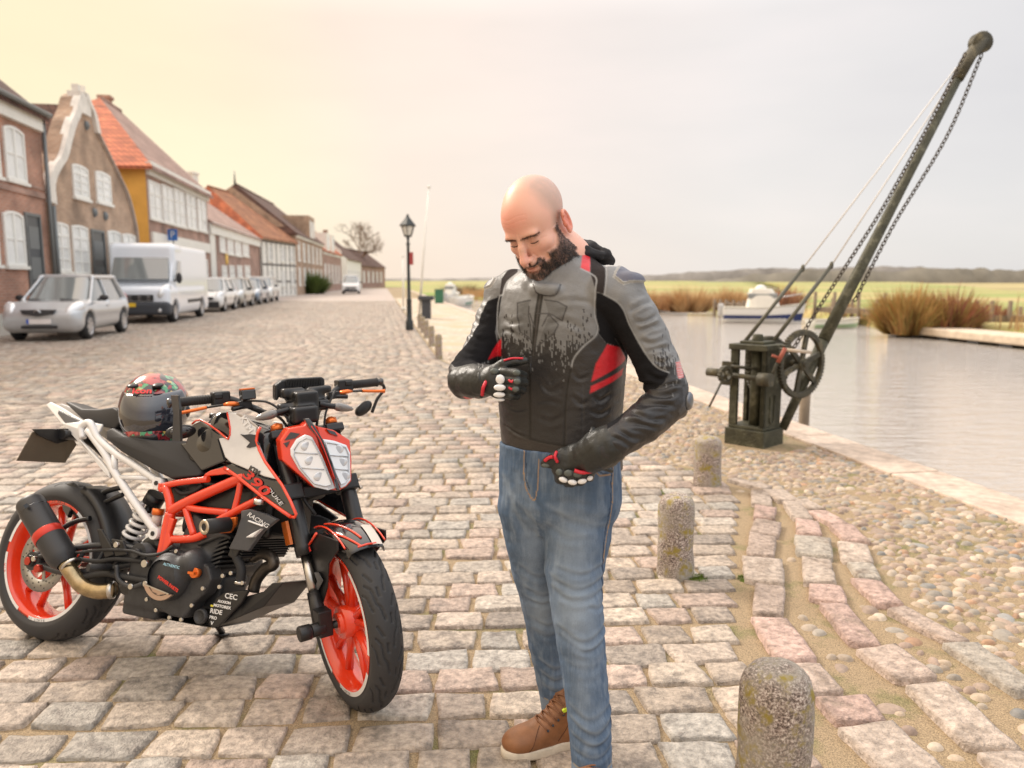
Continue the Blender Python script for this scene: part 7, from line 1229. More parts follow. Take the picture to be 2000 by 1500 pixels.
    cb = [(1050, 566), (1078, 560), (1110, 546), (1140, 520), (1150, 500)]; T.chain([(dp(a, b, 2.045+i*.018), .015) for i, (a, b) in enumerate(cb)], .014); T.chain([(dp(1050, 566, 2.045), .014), (dp(1035, 556, 2.07), .014), (dp(1040, 530, 2.14), .02)], .014); T.ell(dp(1067, 566, 2.02), (.042, .012, .014), np.stack([e1, e2, z_]), k=.016)
    T.ell(dp(1118, 512, 2.16), (.056, .056, .075), None, .012, 's')
    V, Q = T.quads(); V = smooth_mesh(V, Q, 2); N_ = normals(V, Q); u, v = flat(V, 1.99); front = N_[:, 1] < .25
    lim = np.full(len(V), 9.)
    def dch(ch):
        d = np.full(len(V), 9.); yy = np.zeros(len(V))
        for (a, ra), (b, rb) in zip(ch[:-1], ch[1:]): ab = b-a; t = np.clip(((V-a)@ab)/(ab@ab+1e-9), 0, 1); q = np.linalg.norm(V-a-t[:, None]*ab, axis=1)/(ra+(rb-ra)*t); yy = np.where(q < d, a[1]+ab[1]*t-.022, yy); d = np.minimum(d, q)
        return d, yy
    (dL, yL), (dR, yR) = dch(aL[1:]), dch(aR[1:]); uL, vL = flat(V, yL); uR, vR = flat(V, yR); isL = (dL < 1.12) & ((uL > 1222) | (vL > 700)) & (V[:, 1] < 2.05); isR = (dR < 1.15) & (uR < 972+(vR > 700)*24)
    U_ = np.where(isL, uL, np.where(isR, uR, u)); V_ = np.where(isL, vL, np.where(isR, vR, v))
    def z6i(pts): return [z6(*p) for p in pts]
    gray = np.array([.165, .170, .175]); blk = np.array([.022, .021, .022]); knit = np.array([.012, .012, .014]); red = np.array([.62, .018, .03]); C = np.tile(gray, (len(V), 1))*(1+.10*fbm(V, 14, 3, 2))[:, None]; rough = np.zeros(len(V))
    # drips: the grey gives way to black in ragged upright dashes
    cw = 2.3; ci = np.floor((U_+fbm(V, 9, 1, 7)*2)/cw).astype(int)
    def hsh(i, k): q = (i*374761393+k*668265263) & 0x7fffffff; q = ((q ^ (q >> 13))*1274126177) & 0x7fffffff; return ((q ^ (q >> 16)) & 0xffff)/65535.
    base = np.where(isL, 712+(U_-1250)*.25, np.where(isR, 705, 688)); n_ = np.array([hsh(ci, 1), hsh(ci, 2), hsh(ci, 3)]); edge = base-14+36*(n_[0]-.5)+14*(n_[1]-.5); C[V_ > edge] = blk
    rw = np.floor(V_/7.+n_[2]*7).astype(int); q = hsh(ci*7+rw*131, 5); dd = V_-edge; C[(dd < 0) & (dd > -75) & (q > .66+(-dd)*.0060) & (hsh(ci, 9) > .45)] = blk*1.5; C[(dd > 0) & (dd < 85) & (q > .64+dd*.006) & (hsh(ci, 11) > .5)] = gray*.85
    def paint(pts, c, Yk='b', cond=None, px=False):
        uu, vv = {'b': (u, v), 'L': (uL, vL), 'R': (uR, vR)}[Yk]; m_ = inpoly(uu, vv, pts if px else z6i(pts))&(front if Yk == 'b' else True)
        if cond is not None: m_ &= cond
        pp = pts if px else z6i(pts); dd_ = segdist(uu, vv, list(pp)+[pp[0]]); wt = np.where(inpoly(uu, vv, pp), np.clip(.5+dd_/2.4, 0, 1), np.clip(.5-dd_/2.4, 0, 1))*(front if Yk == 'b' else 1)
        if cond is not None: wt = wt*cond
        C[:] = C*(1-wt[:, None])+np.asarray(c)*wt[:, None]; return m_
    tors = ~isL & ~isR
    paint([(760, 700), (735, 800), (700, 1000), (700, 1240), (860, 1240), (1010, 1180), (1060, 760), (930, 662), (880, 600)], blk*1.25, cond=tors)
    paint([(820, 145), (868, 160), (846, 268), (797, 242)], red, cond=tors)
    mesh_ = paint([(864, 160), (945, 190), (916, 388), (868, 372), (850, 268)], (.035, .03, .03), cond=~isL); m2 = paint([(440, 215), (375, 250), (340, 300), (330, 402), (350, 392), (372, 320), (440, 262)], (.035, .03, .03), cond=~isR)
    kn = paint([(866, 376), (915, 388), (985, 430), (1025, 480), (1052, 555), (1120, 700), (1120, 870), (1075, 800), (1060, 750), (1020, 690), (930, 660), (880, 600), (866, 500)], knit); kn |= paint([(985, 430), (1025, 480), (1055, 555), (1130, 690), (1200, 785), (1275, 822), (1245, 880), (1190, 930), (1100, 1010), (1000, 1110), (885, 1190), (870, 1165), (950, 1040), (1050, 945), (1130, 880), (1060, 745), (985, 640), (940, 500)], knit, 'L', isL)
    kn |= paint([(345, 395), (270, 428), (236, 490), (210, 560), (165, 645), (100, 715), (52, 775), (80, 800), (180, 795), (280, 755), (332, 690), (310, 600), (330, 480)], knit, 'R'); kn |= paint([(345, 395), (300, 415), (300, 600), (325, 640), (318, 560), (335, 460)], knit, cond=~isR)
    rd = paint([(937, 668), (1020, 690), (1062, 755), (1050, 775), (846, 878), (872, 775)], red, cond=tors) | paint([(845, 902), (1045, 812), (1034, 850), (838, 942)], red, cond=tors); paint([(300, 712), (340, 650), (338, 760), (262, 778)], red, cond=V[:, 1] > 2.0); paint([(130, 965), (180, 955), (205, 975), (150, 995)], red, 'R', isR)
    paint([(310, 1130), (360, 1150), (520, 1225), (700, 1240), (860, 1232), (1030, 1180), (1030, 1330), (600, 1340), (300, 1260)], (.035, .030, .028), cond=tors)
    paint([(1315, 768), (1358, 762), (1368, 850), (1335, 862)], (.6, .56, .55), 'L', isL)
    for k in range(8): y_ = 770+k*11.5; paint([(1316+k*2, y_), (1362+k, y_-4), (1363+k, y_+1.5), (1317+k*2, y_+6)], red, 'L', isL)
    armor = paint([(988, 262), (1010, 238), (1065, 208), (1128, 238), (1160, 318), (1060, 318), (1022, 330), (975, 290)], (.085, .09, .13), cond=None) | paint([(246, 335), (285, 292), (312, 300), (285, 345), (250, 358)], (.10, .10, .12), 'R')
    elb = inpoly(uL, vL, z6i([(1352, 905), (1385, 900), (1412, 940), (1400, 1010), (1345, 1068), (1330, 1040), (1362, 980)])); C[elb] = (.05, .052, .058)
    def line(pts, c, w=.9, Yk='b', cond=None, px=False):
        uu, vv = {'b': (u, v), 'L': (uL, vL), 'R': (uR, vR)}[Yk]; P_ = pts if px else z6i(pts); d = segdist(uu, vv, smoothline(P_, 6) if len(P_) > 2 else P_); wt = np.clip((w+1.1-d)/1.7, 0, 1)*.9*(front if Yk == 'b' else 1)
        if cond is not None: wt = wt*cond
        C[:] = C*(1-wt[:, None])+np.asarray(c)*wt[:, None]; return d
    pip = (.30, .31, .32); dk = (.035, .035, .038)
    lines = []
    for pts, c, w, k in (([(797, 242), (850, 270), (876, 300), (868, 372), (866, 500), (880, 600), (800, 680), (750, 745), (735, 800)], pip, 1.3, 'b'), ([(735, 800), (722, 860), (705, 1000), (698, 1235)], (.006, .006, .006), 1.6, 'b'), ([(330, 402), (350, 392), (372, 320), (440, 262)], pip, 1.2, 'b'), ([(330, 402), (318, 470), (316, 600), (335, 660)], pip, 1.0, 'b'), ([(915, 388), (985, 430), (1025, 480), (1055, 555), (1130, 690), (1200, 785), (1275, 822)], (.26, .27, .28), 1.2, 'L'), ([(945, 190), (916, 388)], pip, 1.2, 'b'), ([(800, 890), (800, 1180)], dk, 1.2, 'b'), ([(330, 1155), (400, 1185), (520, 1222), (700, 1240), (860, 1232)], (.005, .005, .005), 1.5, 'b'), ([(505, 760), (508, 1000), (508, 1222)], (.004, .004, .004), 2.2, 'b'), ([(985, 640), (1020, 690), (1062, 755)], (.05, .05, .05), 1., 'b')):
        line(pts, c, w, k); lines.append((z6i(pts), 2.2, .35, k))
    paint([(551, 385), (585, 385), (570, 480), (545, 640), (532, 745), (516, 745), (520, 600), (535, 480)], (.008, .008, .008)); line([(566, 395), (550, 500), (538, 620), (524, 740)], (.055, .05, .05), 1.1)
    lg = (.055, .055, .06)
    for pts in ([(510, 425), (437, 442), (437, 520), (450, 610), (492, 632), (514, 655), (508, 560), (498, 510), (502, 460)], [(590, 421), (660, 430), (713, 458), (684, 538), (640, 510), (610, 498)], [(615, 505), (665, 560), (640, 610), (545, 688)], [(546, 500), (612, 498), (575, 570)], [(505, 500), (530, 575)]):
        P_ = z6i(pts); d = segdist(u, v, P_); wt = (np.clip((2.2-d)/1.6, 0, 1)*front*tors)[:, None]; C[:] = C*(1-wt)+np.array(lg)*wt
        if len(pts) > 3: mm = inpoly(u, v, P_) & front; C[mm] *= .74
    strap = inpoly(u, v, z6i([(520, 300), (560, 330), (680, 335), (650, 385), (610, 398), (540, 380)])) & front; C[strap] = gray*1.05; line([(520, 300), (545, 378), (615, 398), (655, 388), (680, 335)], dk, 1.1)
    ra = np.minimum(segdist(u, v, z6i([(988, 262), (1010, 238), (1065, 208), (1128, 238), (1160, 318), (1060, 318), (1022, 330), (975, 290), (988, 262)])), segdist(uR, vR, z6i([(246, 335), (285, 292), (312, 300), (285, 345), (250, 358), (246, 335)]))) < 2.6; C[ra & (u > 1150) | ra & isR] = (.30, .30, .29); V = V+N_*(.003*strap+.004*armor+.0004*ra)[:, None]
    # folds
    cl = []; 
    for pts, w, a in (([(330, 620), (380, 600), (440, 640)], 8, .6), ([(350, 540), (400, 560), (470, 540)], 9, .5), ([(600, 560), (700, 540), (800, 580)], 11, .5), ([(640, 440), (760, 420), (850, 440)], 9, .4), ([(560, 880), (620, 940), (690, 900)], 9, .6), ([(540, 1010), (600, 990), (690, 1010)], 9, .5), ([(540, 1090), (620, 1110), (690, 1080)], 9, .5), ([(860, 960), (900, 985), (960, 950)], 8, .7), ([(840, 1040), (900, 1060), (960, 1030)], 8, .7), ([(360, 1030), (420, 1060), (500, 1040)], 8, .6), ([(740, 820), (780, 860), (830, 850)], 8, .5), ([(740, 960), (790, 1000), (830, 990)], 8, .5), ([(360, 1160), (430, 1200), (500, 1210)], 5, .4)): cl.append((z6i(pts), w*.55, a))
    V = crease(V, N_*(tors & front)[:, None], u, v, cl, .0042); V = crease(V, N_, u, v, [(p, w, a) for p, w, a, k in lines if k == 'b'], .0016)
    cl = []
    for k, (a, b) in enumerate((((1060, 480), (1180, 430)), ((1080, 540), (1215, 500)), ((1110, 600), (1230, 560)), ((1125, 650), (1250, 640)), ((1160, 700), (1290, 690)), ((1200, 760), (1300, 740)), ((1240, 900), (1350, 890)), ((1180, 960), (1330, 930)), ((1120, 1010), (1310, 1010)), ((1090, 1060), (1260, 1080)), ((1040, 1110), (1210, 1130)), ((1000, 1150), (1120, 1190)), ((960, 1190), (1060, 1230)), ((1150, 820), (1270, 860)), ((1080, 930), (1190, 900)))): m_ = ((a[0]+b[0])/2, (a[1]+b[1])/2+(16 if k % 2 else -10)); cl.append((z6i([a, m_, b]), 4.5, .9))
    V = crease(V, N_*isL[:, None], uL, vL, cl, .0045); cl = []
    for a, b in (((180, 520), (250, 560)), ((150, 600), (260, 650)), ((100, 690), (230, 720)), ((60, 760), (200, 800)), ((40, 830), (150, 850)), ((45, 880), (140, 900)), ((60, 930), (150, 930)), ((110, 800), (130, 930)), ((170, 800), (180, 940)), ((210, 450), (300, 500))): cl.append((z6i([a, ((a[0]+b[0])/2, (a[1]+b[1])/2+14), b]), 4.2, .8))
    V = crease(V, N_*isR[:, None], uR, vR, cl, .0024); amp = np.where(isL | isR, .0022, .0014); V = V+N_*(amp*fbm(V*np.array([1, 1, 1.5]), 22, 3, 4))[:, None]
    V[:, 2] += 0; MK = np.ones(len(V)); MK[kn | mesh_ | m2] = 0; C = np.c_[C, MK]; jm = mat('jacket_leather', attr='matt', rough=.42, bump=.45, bs=260, var=.14, vs=25, spec=.5)
    jk = link('jacket', npmesh('jacket', V-g0, Q, True, C), jm, person)
    for c, nm in ((dp(1343, 783, 1.905), 'elbow_rim'),): m = MB(); m.lathe(c, nrm([1, -.55, 0]), [(.020, 0), (.024, .004), (.020, .009), (.012, .012), (.001, .013)], 24); m.build('elbow_guard', mat('titanium_guard', (.16, .17, .19), .3, .7), jk)
    m = MB(); c = dp(1036, 703, 1.955); m.box(c, (.007, .005, .020)); m.tube([c-[0, 0, .008], c-[0, .003, .034]], .003, 6); m.build('zip_puller', m_bk, jk, bevel=.001)
    # hood of the sweater
    Hd = SDF((.02, 1.95, 1.42), (.34, 2.36, 1.66), .003); 
    def hc(L_, k=.008): Hd.chain([(dp(a, b, Y), rr*2.15/F) for a, b, Y, rr in L_], k)
    hc([(1074, 552, 2.04, 8), (1094, 540, 2.04, 13), (1112, 520, 2.10, 15), (1128, 500, 2.12, 14), (1140, 484, 2.13, 12)]); hc([(1108, 482, 2.20, 10), (1128, 479, 2.18, 12), (1156, 486, 2.15, 13), (1182, 499, 2.13, 11), (1191, 508, 2.15, 8)]); hc([(1120, 500, 2.10, 13), (1145, 493, 2.10, 12), (1172, 499, 2.11, 9)]); hc([(1050, 553, 2.05, 8), (1040, 540, 2.09, 10), (1046, 510, 2.17, 12), (1080, 490, 2.24, 12), (1110, 482, 2.22, 12)]); hc([(1110, 490, 2.14, 9), (1120, 478, 2.16, 9), (1140, 476, 2.19, 8)]); hc([(1108, 494, 2.19, 19), (1138, 499, 2.17, 20), (1166, 506, 2.16, 17), (1186, 512, 2.15, 11)], .015); hc([(1118, 476, 2.20, 10), (1150, 480, 2.18, 10), (1180, 493, 2.17, 9)], .01); hc([(1150, 490, 2.22, 22), (1120, 500, 2.26, 24)]); V, Q = Hd.quads(); V = smooth_mesh(V, Q, 2); N_ = normals(V, Q); V = V+N_*(.0022*fbm(V*np.array([1, 1, 2.5]), 40, 2, 6))[:, None]; link('hood', npmesh('hood', V-g0, Q), mat('black_fleece', (.018, .018, .021), .9, bump=.3, bs=300), person)
    # -------------------------------------------------------- jeans
    h = .004; Pn = SDF((-.16, 1.70, -.02), (.36, 2.42, 1.10), h); secs = []
    for yy, l, rr_, dpt in ((868, 977, 1206, .112), (900, 976, 1206, .114), (940, 976, 1208, .118), (975, 979, 1209, .122), (1000, 988, 1201, .110), (1035, 1012, 1176, .075)):
        c = dp((l+rr_)/2, yy, 2.10); hw = (rr_-l)/2*((c-CAM)@FW)/F; rx = math.sqrt(hw**2-(dpt*sin(cy))**2)/cos(cy); q = c@TR.T; secs.append((c[2], q[0], q[1], rx, dpt))
    Pn.loft(secs, TR, k=.02, pw=2.2)
    lN = [J(1133, 985, 2.07, 67), J(1128, 1050, 2.05, 64), J(1121, 1110, 2.03, 57), J(1125, 1165, 2.01, 51), J(1128, 1200, 2.00, 50), J(1134, 1250, 1.99, 47), J(1143, 1330, 1.97, 43), J(1151, 1400, 1.955, 42), J(1155, 1470, 1.94, 39), J(1156, 1515, 1.930, 40)]
    lF = [J(1034, 985, 2.14, 62), J(1046, 1050, 2.15, 59), J(1054, 1110, 2.17, 54), J(1064, 1165, 2.18, 48), J(1069, 1200, 2.19, 45), J(1075, 1250, 2.20, 43), J(1084, 1320, 2.20, 37), J(1090, 1375, 2.19, 32), J(1091, 1392, 2.19, 30)]
    fl = (nrm([.3, 1, 0]), 1.06); Pn.chain(lN, .005, fl=fl); Pn.chain(lF, .005, fl=fl); V, Q = Pn.quads(); V = smooth_mesh(V, Q, 2); N_ = normals(V, Q)
    def dch2(ch):
        d = np.full(len(V), 9.)
        for (a, ra), (b, rb) in zip(ch[:-1], ch[1:]): ab = b-a; t = np.clip(((V-a)@ab)/(ab@ab+1e-9), 0, 1); d = np.minimum(d, np.linalg.norm(V-a-t[:, None]*ab, axis=1)-(ra+(rb-ra)*t))
        return d
    near = dch2(lN) < dch2(lF); uN, vN = flat(V, 1.93); uF, vF = flat(V, 2.12); uP, vP = flat(V, 1.99); u = np.where(near, uN, uF); v = np.where(near, vN, vF); hip = vP < 1000; fr = N_[:, 1] < .35
    d0 = np.array([.070, .112, .182]); wash = np.array([.275, .335, .405]); C = np.tile(d0, (len(V), 1))
    def bl2(m, c): 
        nonlocal C
        m = np.clip(m, 0, 1)[:, None]; C = C*(1-m)+np.array(c)*m
    def gb(cx, cyy, sx_, sy_, uu, vv): return np.exp(-((uu-cx)/sx_)**2-((vv-cyy)/sy_)**2)
    bl2(.55*gb(1120, 1070, 42, 95, u, v)*near*fr, wash); bl2(.8*gb(1130, 1195, 42, 60, u, v)*near*fr, wash); bl2(.35*gb(1140, 1340, 26, 90, u, v)*near*fr, wash); bl2(.5*gb(1040, 1060, 26, 90, u, v)*(~near)*fr, wash); bl2(.7*gb(1062, 1190, 26, 50, u, v)*(~near)*fr, wash); bl2(.3*gb(1100, 1330, 22, 80, u, v)*(~near), wash)
    bl2(.30*np.clip(fbm(V*np.array([1, 1, .35]), 60, 3, 3)+.2, 0, 1), wash); bl2(.15*np.clip(fbm(V*np.array([4, 4, .2]), 90, 2, 5)+.1, 0, 1), (.3, .36, .44))
    creN = [([(1072, 1010), (1120, 1030), (1190, 1050)], 7, .8), ([(1070, 1045), (1110, 1062), (1150, 1060)], 6, .6), ([(1090, 1120), (1140, 1130), (1192, 1118)], 5, .9), ([(1078, 1142), (1130, 1158), (1192, 1146)], 5, 1.1), ([(1082, 1164), (1120, 1178), (1192, 1170)], 5, .8), ([(1094, 1232), (1140, 1256), (1194, 1236)], 5, 1.2), ([(1100, 1250), (1150, 1272), (1196, 1256)], 5, .9), ([(1106, 1300), (1150, 1305), (1190, 1290)], 6, .5), ([(1115, 1380), (1150, 1398), (1198, 1380)], 5, .9), ([(1116, 1404), (1160, 1424), (1200, 1404)], 5, 1.3), ([(1118, 1432), (1160, 1444), (1198, 1430)], 4.5, 1.1), ([(1120, 1458), (1160, 1466), (1198, 1454)], 4, .8), ([(1160, 1100), (1175, 1180), (1180, 1240)], 6, .5), ([(1150, 1190), (1175, 1200), (1195, 1195)], 4, .8)]
    creF = [([(985, 935), (1005, 990), (1030, 1040)], 7, .8), ([(1000, 960), (1040, 1000), (1066, 1010)], 6, .7), ([(1015, 1100), (1050, 1120), (1085, 1110)], 5, .7), ([(1026, 1145), (1060, 1160), (1090, 1146)], 5, 1.1), ([(1028, 1168), (1060, 1176), (1090, 1168)], 4.5, .9), ([(1040, 1212), (1070, 1224), (1095, 1214)], 5, 1.1), ([(1045, 1240), (1075, 1246), (1100, 1236)], 5, .6), ([(1055, 1300), (1085, 1316), (1115, 1306)], 4.5, 1.1), ([(1058, 1326), (1085, 1340), (1112, 1332)], 4.5, 1.1), ([(1062, 1352), (1090, 1362), (1112, 1354)], 4, .7)]
    V = crease(V, N_*near[:, None], uN, vN, creN, .0028); V = crease(V, N_*(~near)[:, None], uF, vF, creF, .0028)
    V = crease(V, N_, uP, vP, [([(1045, 892), (1020, 880)], 3, .1), ([(1020, 940), (1034, 965), (1048, 985), (1060, 1000)], 5, .6), ([(1070, 985), (1110, 975), (1160, 985)], 6, .5)], .0040)
    for cre, uu, vv, nn in ((creN, uN, vN, near), (creF, uF, vF, ~near)):
        for pts, w, a in cre: bl2(.35*a*np.exp(-((segdist(uu, vv, np.array(smoothline(pts, 4))-[0, 1.7*w])/(w*.8))**2))*nn*fr, wash)
    def ln(pts, c, w, uu, vv, cond): d = segdist(uu, vv, smoothline(pts, 6)); m_ = (d < w) & cond; C[m_] = c
    tan_ = (.33, .22, .13); sm_ = (.04, .06, .10)
    ln([(1024, 885), (1024, 940), (1030, 965), (1043, 980), (1050, 955), (1052, 900)], tan_, 1.0, uP, vP, fr); ln([(1028, 885), (1028, 938), (1034, 960)], sm_, 1., uP, vP, fr); ln([(1198, 895), (1194, 1000), (1180, 1080), (1178, 1100)], tan_, .9, uP, vP, fr); ln([(1201, 895), (1197, 1000), (1184, 1080), (1182, 1160), (1188, 1250), (1192, 1330), (1196, 1430)], sm_, 1.4, uN, vN, fr & near); ln([(1155, 905), (1170, 925), (1196, 924)], tan_, 1.0, uP, vP, fr); ln([(1160, 902), (1173, 921), (1196, 920)], sm_, 1.0, uP, vP, fr)
    hemN = near & (vN > 1484); bl2(.5*hemN, wash); hemF = (~near) & (vF > 1378); bl2(.5*hemF, wash); ln([(1120, 1483), (1160, 1488), (1200, 1481)], (.32, .27, .2), 1.1, uN, vN, near); ln([(1064, 1376), (1092, 1380), (1120, 1375)], (.3, .26, .2), .9, uF, vF, ~near)
    V = V+N_*(.0014*fbm(V*np.array([1, 1, 1.4]), 26, 3, 4))[:, None]; link('jeans', npmesh('jeans', V-g0, Q, True, C), mat('denim', attr=True, rough=.85, var=.10, vs=500, bump=.4, bs=420, spec=.2, aniso=(1, 1, .45)), person)
    # -------------------------------------------------------- boots
    m_l = mat('brown_leather', (.245, .105, .042), .48, var=.22, vs=22, bump=.3, bs=160, det=6); m_so = mat('white_sole', (.62, .56, .46), .7, var=.15, vs=30, bump=.3, bs=100); m_lace = mat('lace', (.22, .10, .05), .8, bump=.3, bs=300)
    def boot(toe, heel, ank, nm):
        toe = np.array([*toe, 0.]); heel = np.array([*heel, 0.]); d = nrm(toe-heel); s = np.array([-d[1], d[0], 0]); L_ = np.linalg.norm(toe-heel); R = np.stack([d, s, z_]); B = SDF(np.minimum(toe, heel)-.09, np.maximum(toe, heel)+[.09, .09, .26], .0028); at = lambda a, b, c: heel+d*a*L_+s*b+z_*c
        B.ell(at(.80, 0, .042), (.062, .047, .038), R); B.ell(at(.55, 0, .046), (.075, .044, .044), R, k=.03); B.ell(at(.20, 0, .048), (.058, .038, .048), R, k=.03); B.cone(at(.55, 0, .065), at(.25, 0, .125), .032, .040, .03); B.cone(at(.20, 0, .06), np.array([*ank, .18]), .038, .043, .03); B.box(at(.5, 0, -.04), (.3, .2, .055), R, .001, .002, 's'); V, Q = B.quads(); V = smooth_mesh(V, Q, 2); b = link('boot', npmesh('boot', V-g0, Q), m_l, person)
        n = 44; ol = []
        for k in range(n):
            t = 2*pi*k/n; ct, st_ = cos(t), sin(t); a = .5+.53*np.sign(ct)*abs(ct)**.85; w = (.046 if a > .5 else .040)*(1-.12*math.exp(-((a-.42)/.16)**2)); ol.append(at(a, w*1.07*np.sign(st_)*abs(st_)**.8, 0))
        m = MB(); c = sum(ol)/n; rings = [(1.0, .001), (1.03, .006), (1.03, .024), (1.0, .029), (.9, .030)]; Vv = [c+(p-c)*k+z_*hh for k, hh in rings for p in ol]; m.add(Vv, [(i*n+j, i*n+(j+1) % n, (i+1)*n+(j+1) % n, (i+1)*n+j) for i in range(len(rings)-1) for j in range(n)]+[tuple(range(n))[::-1]], True); m.build('sole', m_so, b)
        from mathutils.bvhtree import BVHTree
        bv = BVHTree.FromPolygons(V.tolist(), Q.tolist())
        def on(p, off=.003): q, nn, _, _ = bv.find_nearest(Vector(p)); return np.array(q)+np.array(nn)*off
        m = MB(); ey = MB()
        for k in range(6):
            a = lerp(.60, .27, k/5); c_ = lerp(.088, .160, k/5); w_ = .020
            P_ = [on(at(a-.05, -w_*1.25, c_-.014)), on(at(a, -w_*.3, c_+.004), .005), on(at(a+.02, w_*.3, c_+.004), .005), on(at(a-.05, w_*1.25, c_-.014))]; m.tube(smoothline(P_, 4), .0026, 6); P2 = [on(at(a-.05, -w_*1.25, c_-.014)), on(at(a-.02, 0, c_+.01), .006), on(at(a-.10, w_*1.25, c_-.002))]; m.tube(smoothline(P2, 4), .0024, 6)
            for s2 in (-1, 1): q = on(at(a-.055, s2*w_*1.35, c_-.015), .001); ey.ell(q, (.004,)*3, 8)
        for s2 in (-1, 1): m.tube(smoothline([on(at(.27, 0, .165), .006), at(.30, s2*.028, .165), on(at(.36, s2*.035, .12), .006)], 5), .0024, 6)
        m.build('laces', m_lace, b); ey.build('eyelets', mat('eyelet', (.06, .07, .09), .4, .5), b); m = MB(); q = on(at(.33, .05, .142), .003); m.box(q, (.034, .007, .010), np.stack([nrm(d*1-z_*.55), s, nrm(z_+d*.55)])); m.build('neon_tab', mat('neon_yellow', (.62, .80, .03), .5), b)
        sm2 = MB(); sm2.tube([on(at(lerp(.78, .62, t), lerp(.045, .02, t), lerp(.03, .085, t)), .0006) for t in np.linspace(0, 1, 7)], .0012, 5); sm2.tube([on(at(lerp(.42, .20, t), .05, lerp(.04, .13, t)), .0006) for t in np.linspace(0, 1, 7)], .0012, 5); sm2.build('seam', mat('dark_thread', (.10, .04, .02), .8), b)
    t1, h1 = gp(980, 1484)[:2], gp(1128, 1452)[:2]; t1 = t1+nrm(t1-h1)*-.0; h1 = t1+nrm(h1-t1)*.262; a1 = lF[-1][0][:2]; boot(t1+[.01, .015], h1+[.01, .015], a1, 'F')
    kx = lN[-1][0]; boot(np.array([kx[0]-.02, kx[1]-.155]), np.array([kx[0]+.01, kx[1]+.105]), kx[:2]+[0, .03], 'N')
    # -------------------------------------------------------- gloves: palm, five fingers, cuff
    m_gl = mat('glove_leather', (.020, .022, .021), .42, bump=.35, bs=300, var=.2, vs=60); m_gg = mat('glove_grey', (.095, .11, .10), .5, bump=.2, bs=300); m_kn = mat('white_guard', (.80, .80, .80), .3, coat=.4); m_rd = mat('glove_red', (.60, .02, .04), .4)
    def glove(palm, fingers, thumb, cuff, guards, mids, trims, joints):
        allp = [q for f in fingers+[thumb, cuff, palm] for q in f]; A = np.array([J(*q)[0] for q in allp]); G = SDF(A.min(0)-.06, A.max(0)+.06, .0022)
        for q in palm: p, rr = J(*q[:4]); G.ell(p, (rr, rr*.72, rr), k=.022)
        G.chain([J(*q) for q in cuff], .014)
        for f in fingers: G.chain([J(*q) for q in f], .0035)
        G.chain([J(*q) for q in thumb], .007); V, Q = G.quads(); V = smooth_mesh(V, Q, 1); N_ = normals(V, Q); V = V+N_*(.0013*fbm(V, 60, 2, 3))[:, None]; g = link('glove', npmesh('glove', V-g0, Q), m_gl, person)
        for a, b, Y, rx, ry, an in guards: p = dp(a, b, Y); k = Y/F; m = MB(); m.ell(p, (rx*k, .006, ry*k), 18, np.array([[cos(an), 0, sin(an)], [0, 1, 0], [-sin(an), 0, cos(an)]])); m.build('knuckle_guard', m_kn, g)
        for a, b, Y, rx, ry in mids: p = dp(a, b, Y); k = Y/F; m = MB(); m.ell(p, (rx*k, .005, ry*k), 14); m.build('finger_guard', m_gg, g)
        for pts, rr in trims: m = MB(); m.tube(smoothline([dp(*q) for q in pts], 5), rr, 8, flat=1.); m.build('red_trim', m_rd, g)
        for pts, rr in joints: m = MB(); m.tube(smoothline([dp(*q) for q in pts], 6), rr, 10); m.build('cuff_band', m_gl, g)
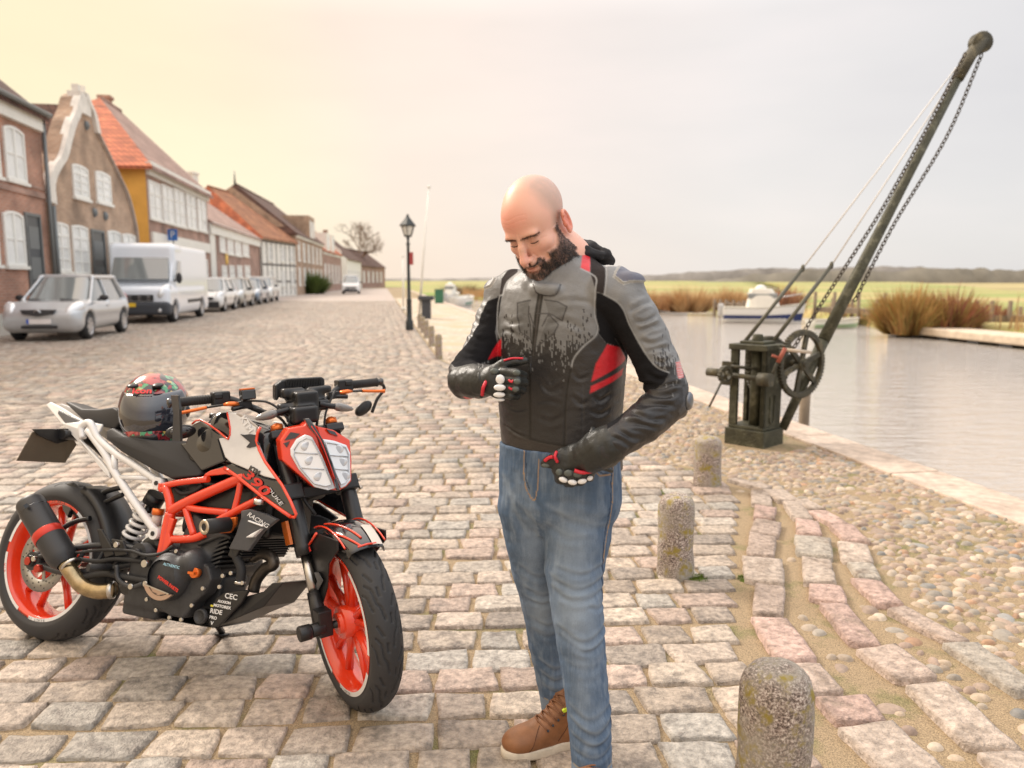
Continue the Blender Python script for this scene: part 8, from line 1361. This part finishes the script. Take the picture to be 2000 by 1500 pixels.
    glove([(968, 744, 1.945, 24), (976, 760, 1.94, 20), (972, 734, 1.94, 19)],
          [[(982, 727, 1.925, 9.5), (1008, 729, 1.905, 9.2), (1022, 733, 1.93, 8.5), (1018, 738, 1.95, 8)], [(984, 742, 1.920, 9.5), (1010, 745, 1.90, 9.2), (1024, 748, 1.925, 8.5), (1018, 752, 1.95, 8)], [(983, 757, 1.920, 9), (1007, 760, 1.90, 8.8), (1020, 762, 1.925, 8), (1014, 764, 1.95, 7.5)], [(979, 770, 1.925, 8), (998, 773, 1.91, 7.6), (1010, 774, 1.93, 7), (1006, 776, 1.95, 6.5)]],
          [(958, 725, 1.95, 12), (984, 711, 1.94, 9.5), (1008, 707, 1.94, 8.2), (1026, 704, 1.945, 6.8)], [(905, 744, 2.03, 30), (925, 744, 2.00, 31), (942, 744, 1.975, 29), (956, 744, 1.955, 25)],
          [(977, 741, 1.903, 9, 9.5, .1), (976, 757, 1.898, 12, 6.5, .0), (975, 771, 1.903, 12, 5.5, 0), (976, 781, 1.912, 10, 3.2, 0)], [(1009, 728, 1.895, 8, 6), (1010, 745, 1.890, 7, 6), (1007, 760, 1.890, 7, 5.5), (966, 725, 1.918, 9, 6)],
          [([(942, 772, 1.93), (944, 757, 1.915), (950, 744, 1.925)], .0045), ([(984, 704, 1.925), (1000, 700, 1.93), (1022, 700, 1.93)], .0026), ([(994, 742, 1.898), (999, 746, 1.892), (1003, 742, 1.895)], .003), ([(994, 757, 1.898), (999, 760, 1.892), (1003, 757, 1.895)], .003)], [([(938, 716, 1.965), (936, 744, 1.935), (940, 774, 1.965)], .006)])
    glove([(1122, 900, 1.89, 33), (1104, 912, 1.885, 27), (1140, 912, 1.885, 27)],
          [[(1100, 924, 1.870, 12), (1097, 935, 1.875, 11.5), (1092, 936, 1.915, 9), (1090, 925, 1.94, 8)], [(1117, 928, 1.862, 12), (1115, 940, 1.870, 11.5), (1108, 942, 1.91, 9), (1104, 930, 1.94, 8)], [(1135, 926, 1.862, 12), (1135, 937, 1.870, 11.5), (1126, 940, 1.91, 9), (1120, 930, 1.94, 8)], [(1150, 920, 1.868, 10), (1151, 931, 1.873, 9.5), (1140, 936, 1.91, 7.5), (1135, 930, 1.93, 7)]],
          [(1100, 889, 1.885, 15), (1084, 895, 1.88, 11.5), (1072, 902, 1.885, 10), (1063, 906, 1.895, 8)], [(1190, 868, 1.85, 39), (1172, 878, 1.853, 38), (1152, 890, 1.865, 32), (1136, 898, 1.88, 28)],
          [(1100, 937, 1.855, 9.5, 5.5, -.35), (1118, 942, 1.850, 9.5, 5.5, -.15), (1137, 940, 1.850, 9.5, 5.5, .2), (1152, 934, 1.855, 6.5, 5, .4)], [(1092, 922, 1.855, 7, 7), (1066, 909, 1.874, 9, 4.5), (1110, 924, 1.848, 9, 7), (1128, 927, 1.846, 9, 6)],
          [([(1122, 919, 1.843), (1138, 923, 1.84), (1159, 920, 1.85)], .0050), ([(1064, 900, 1.872), (1072, 894, 1.866), (1080, 892, 1.862)], .0045), ([(1087, 882, 1.868), (1084, 892, 1.858), (1089, 903, 1.86)], .0040)], [([(1158, 836, 1.86), (1150, 866, 1.83), (1160, 905, 1.83), (1195, 920, 1.86)], .0055), ([(1130, 868, 1.875), (1128, 880, 1.85), (1140, 912, 1.85)], .004)])
man()
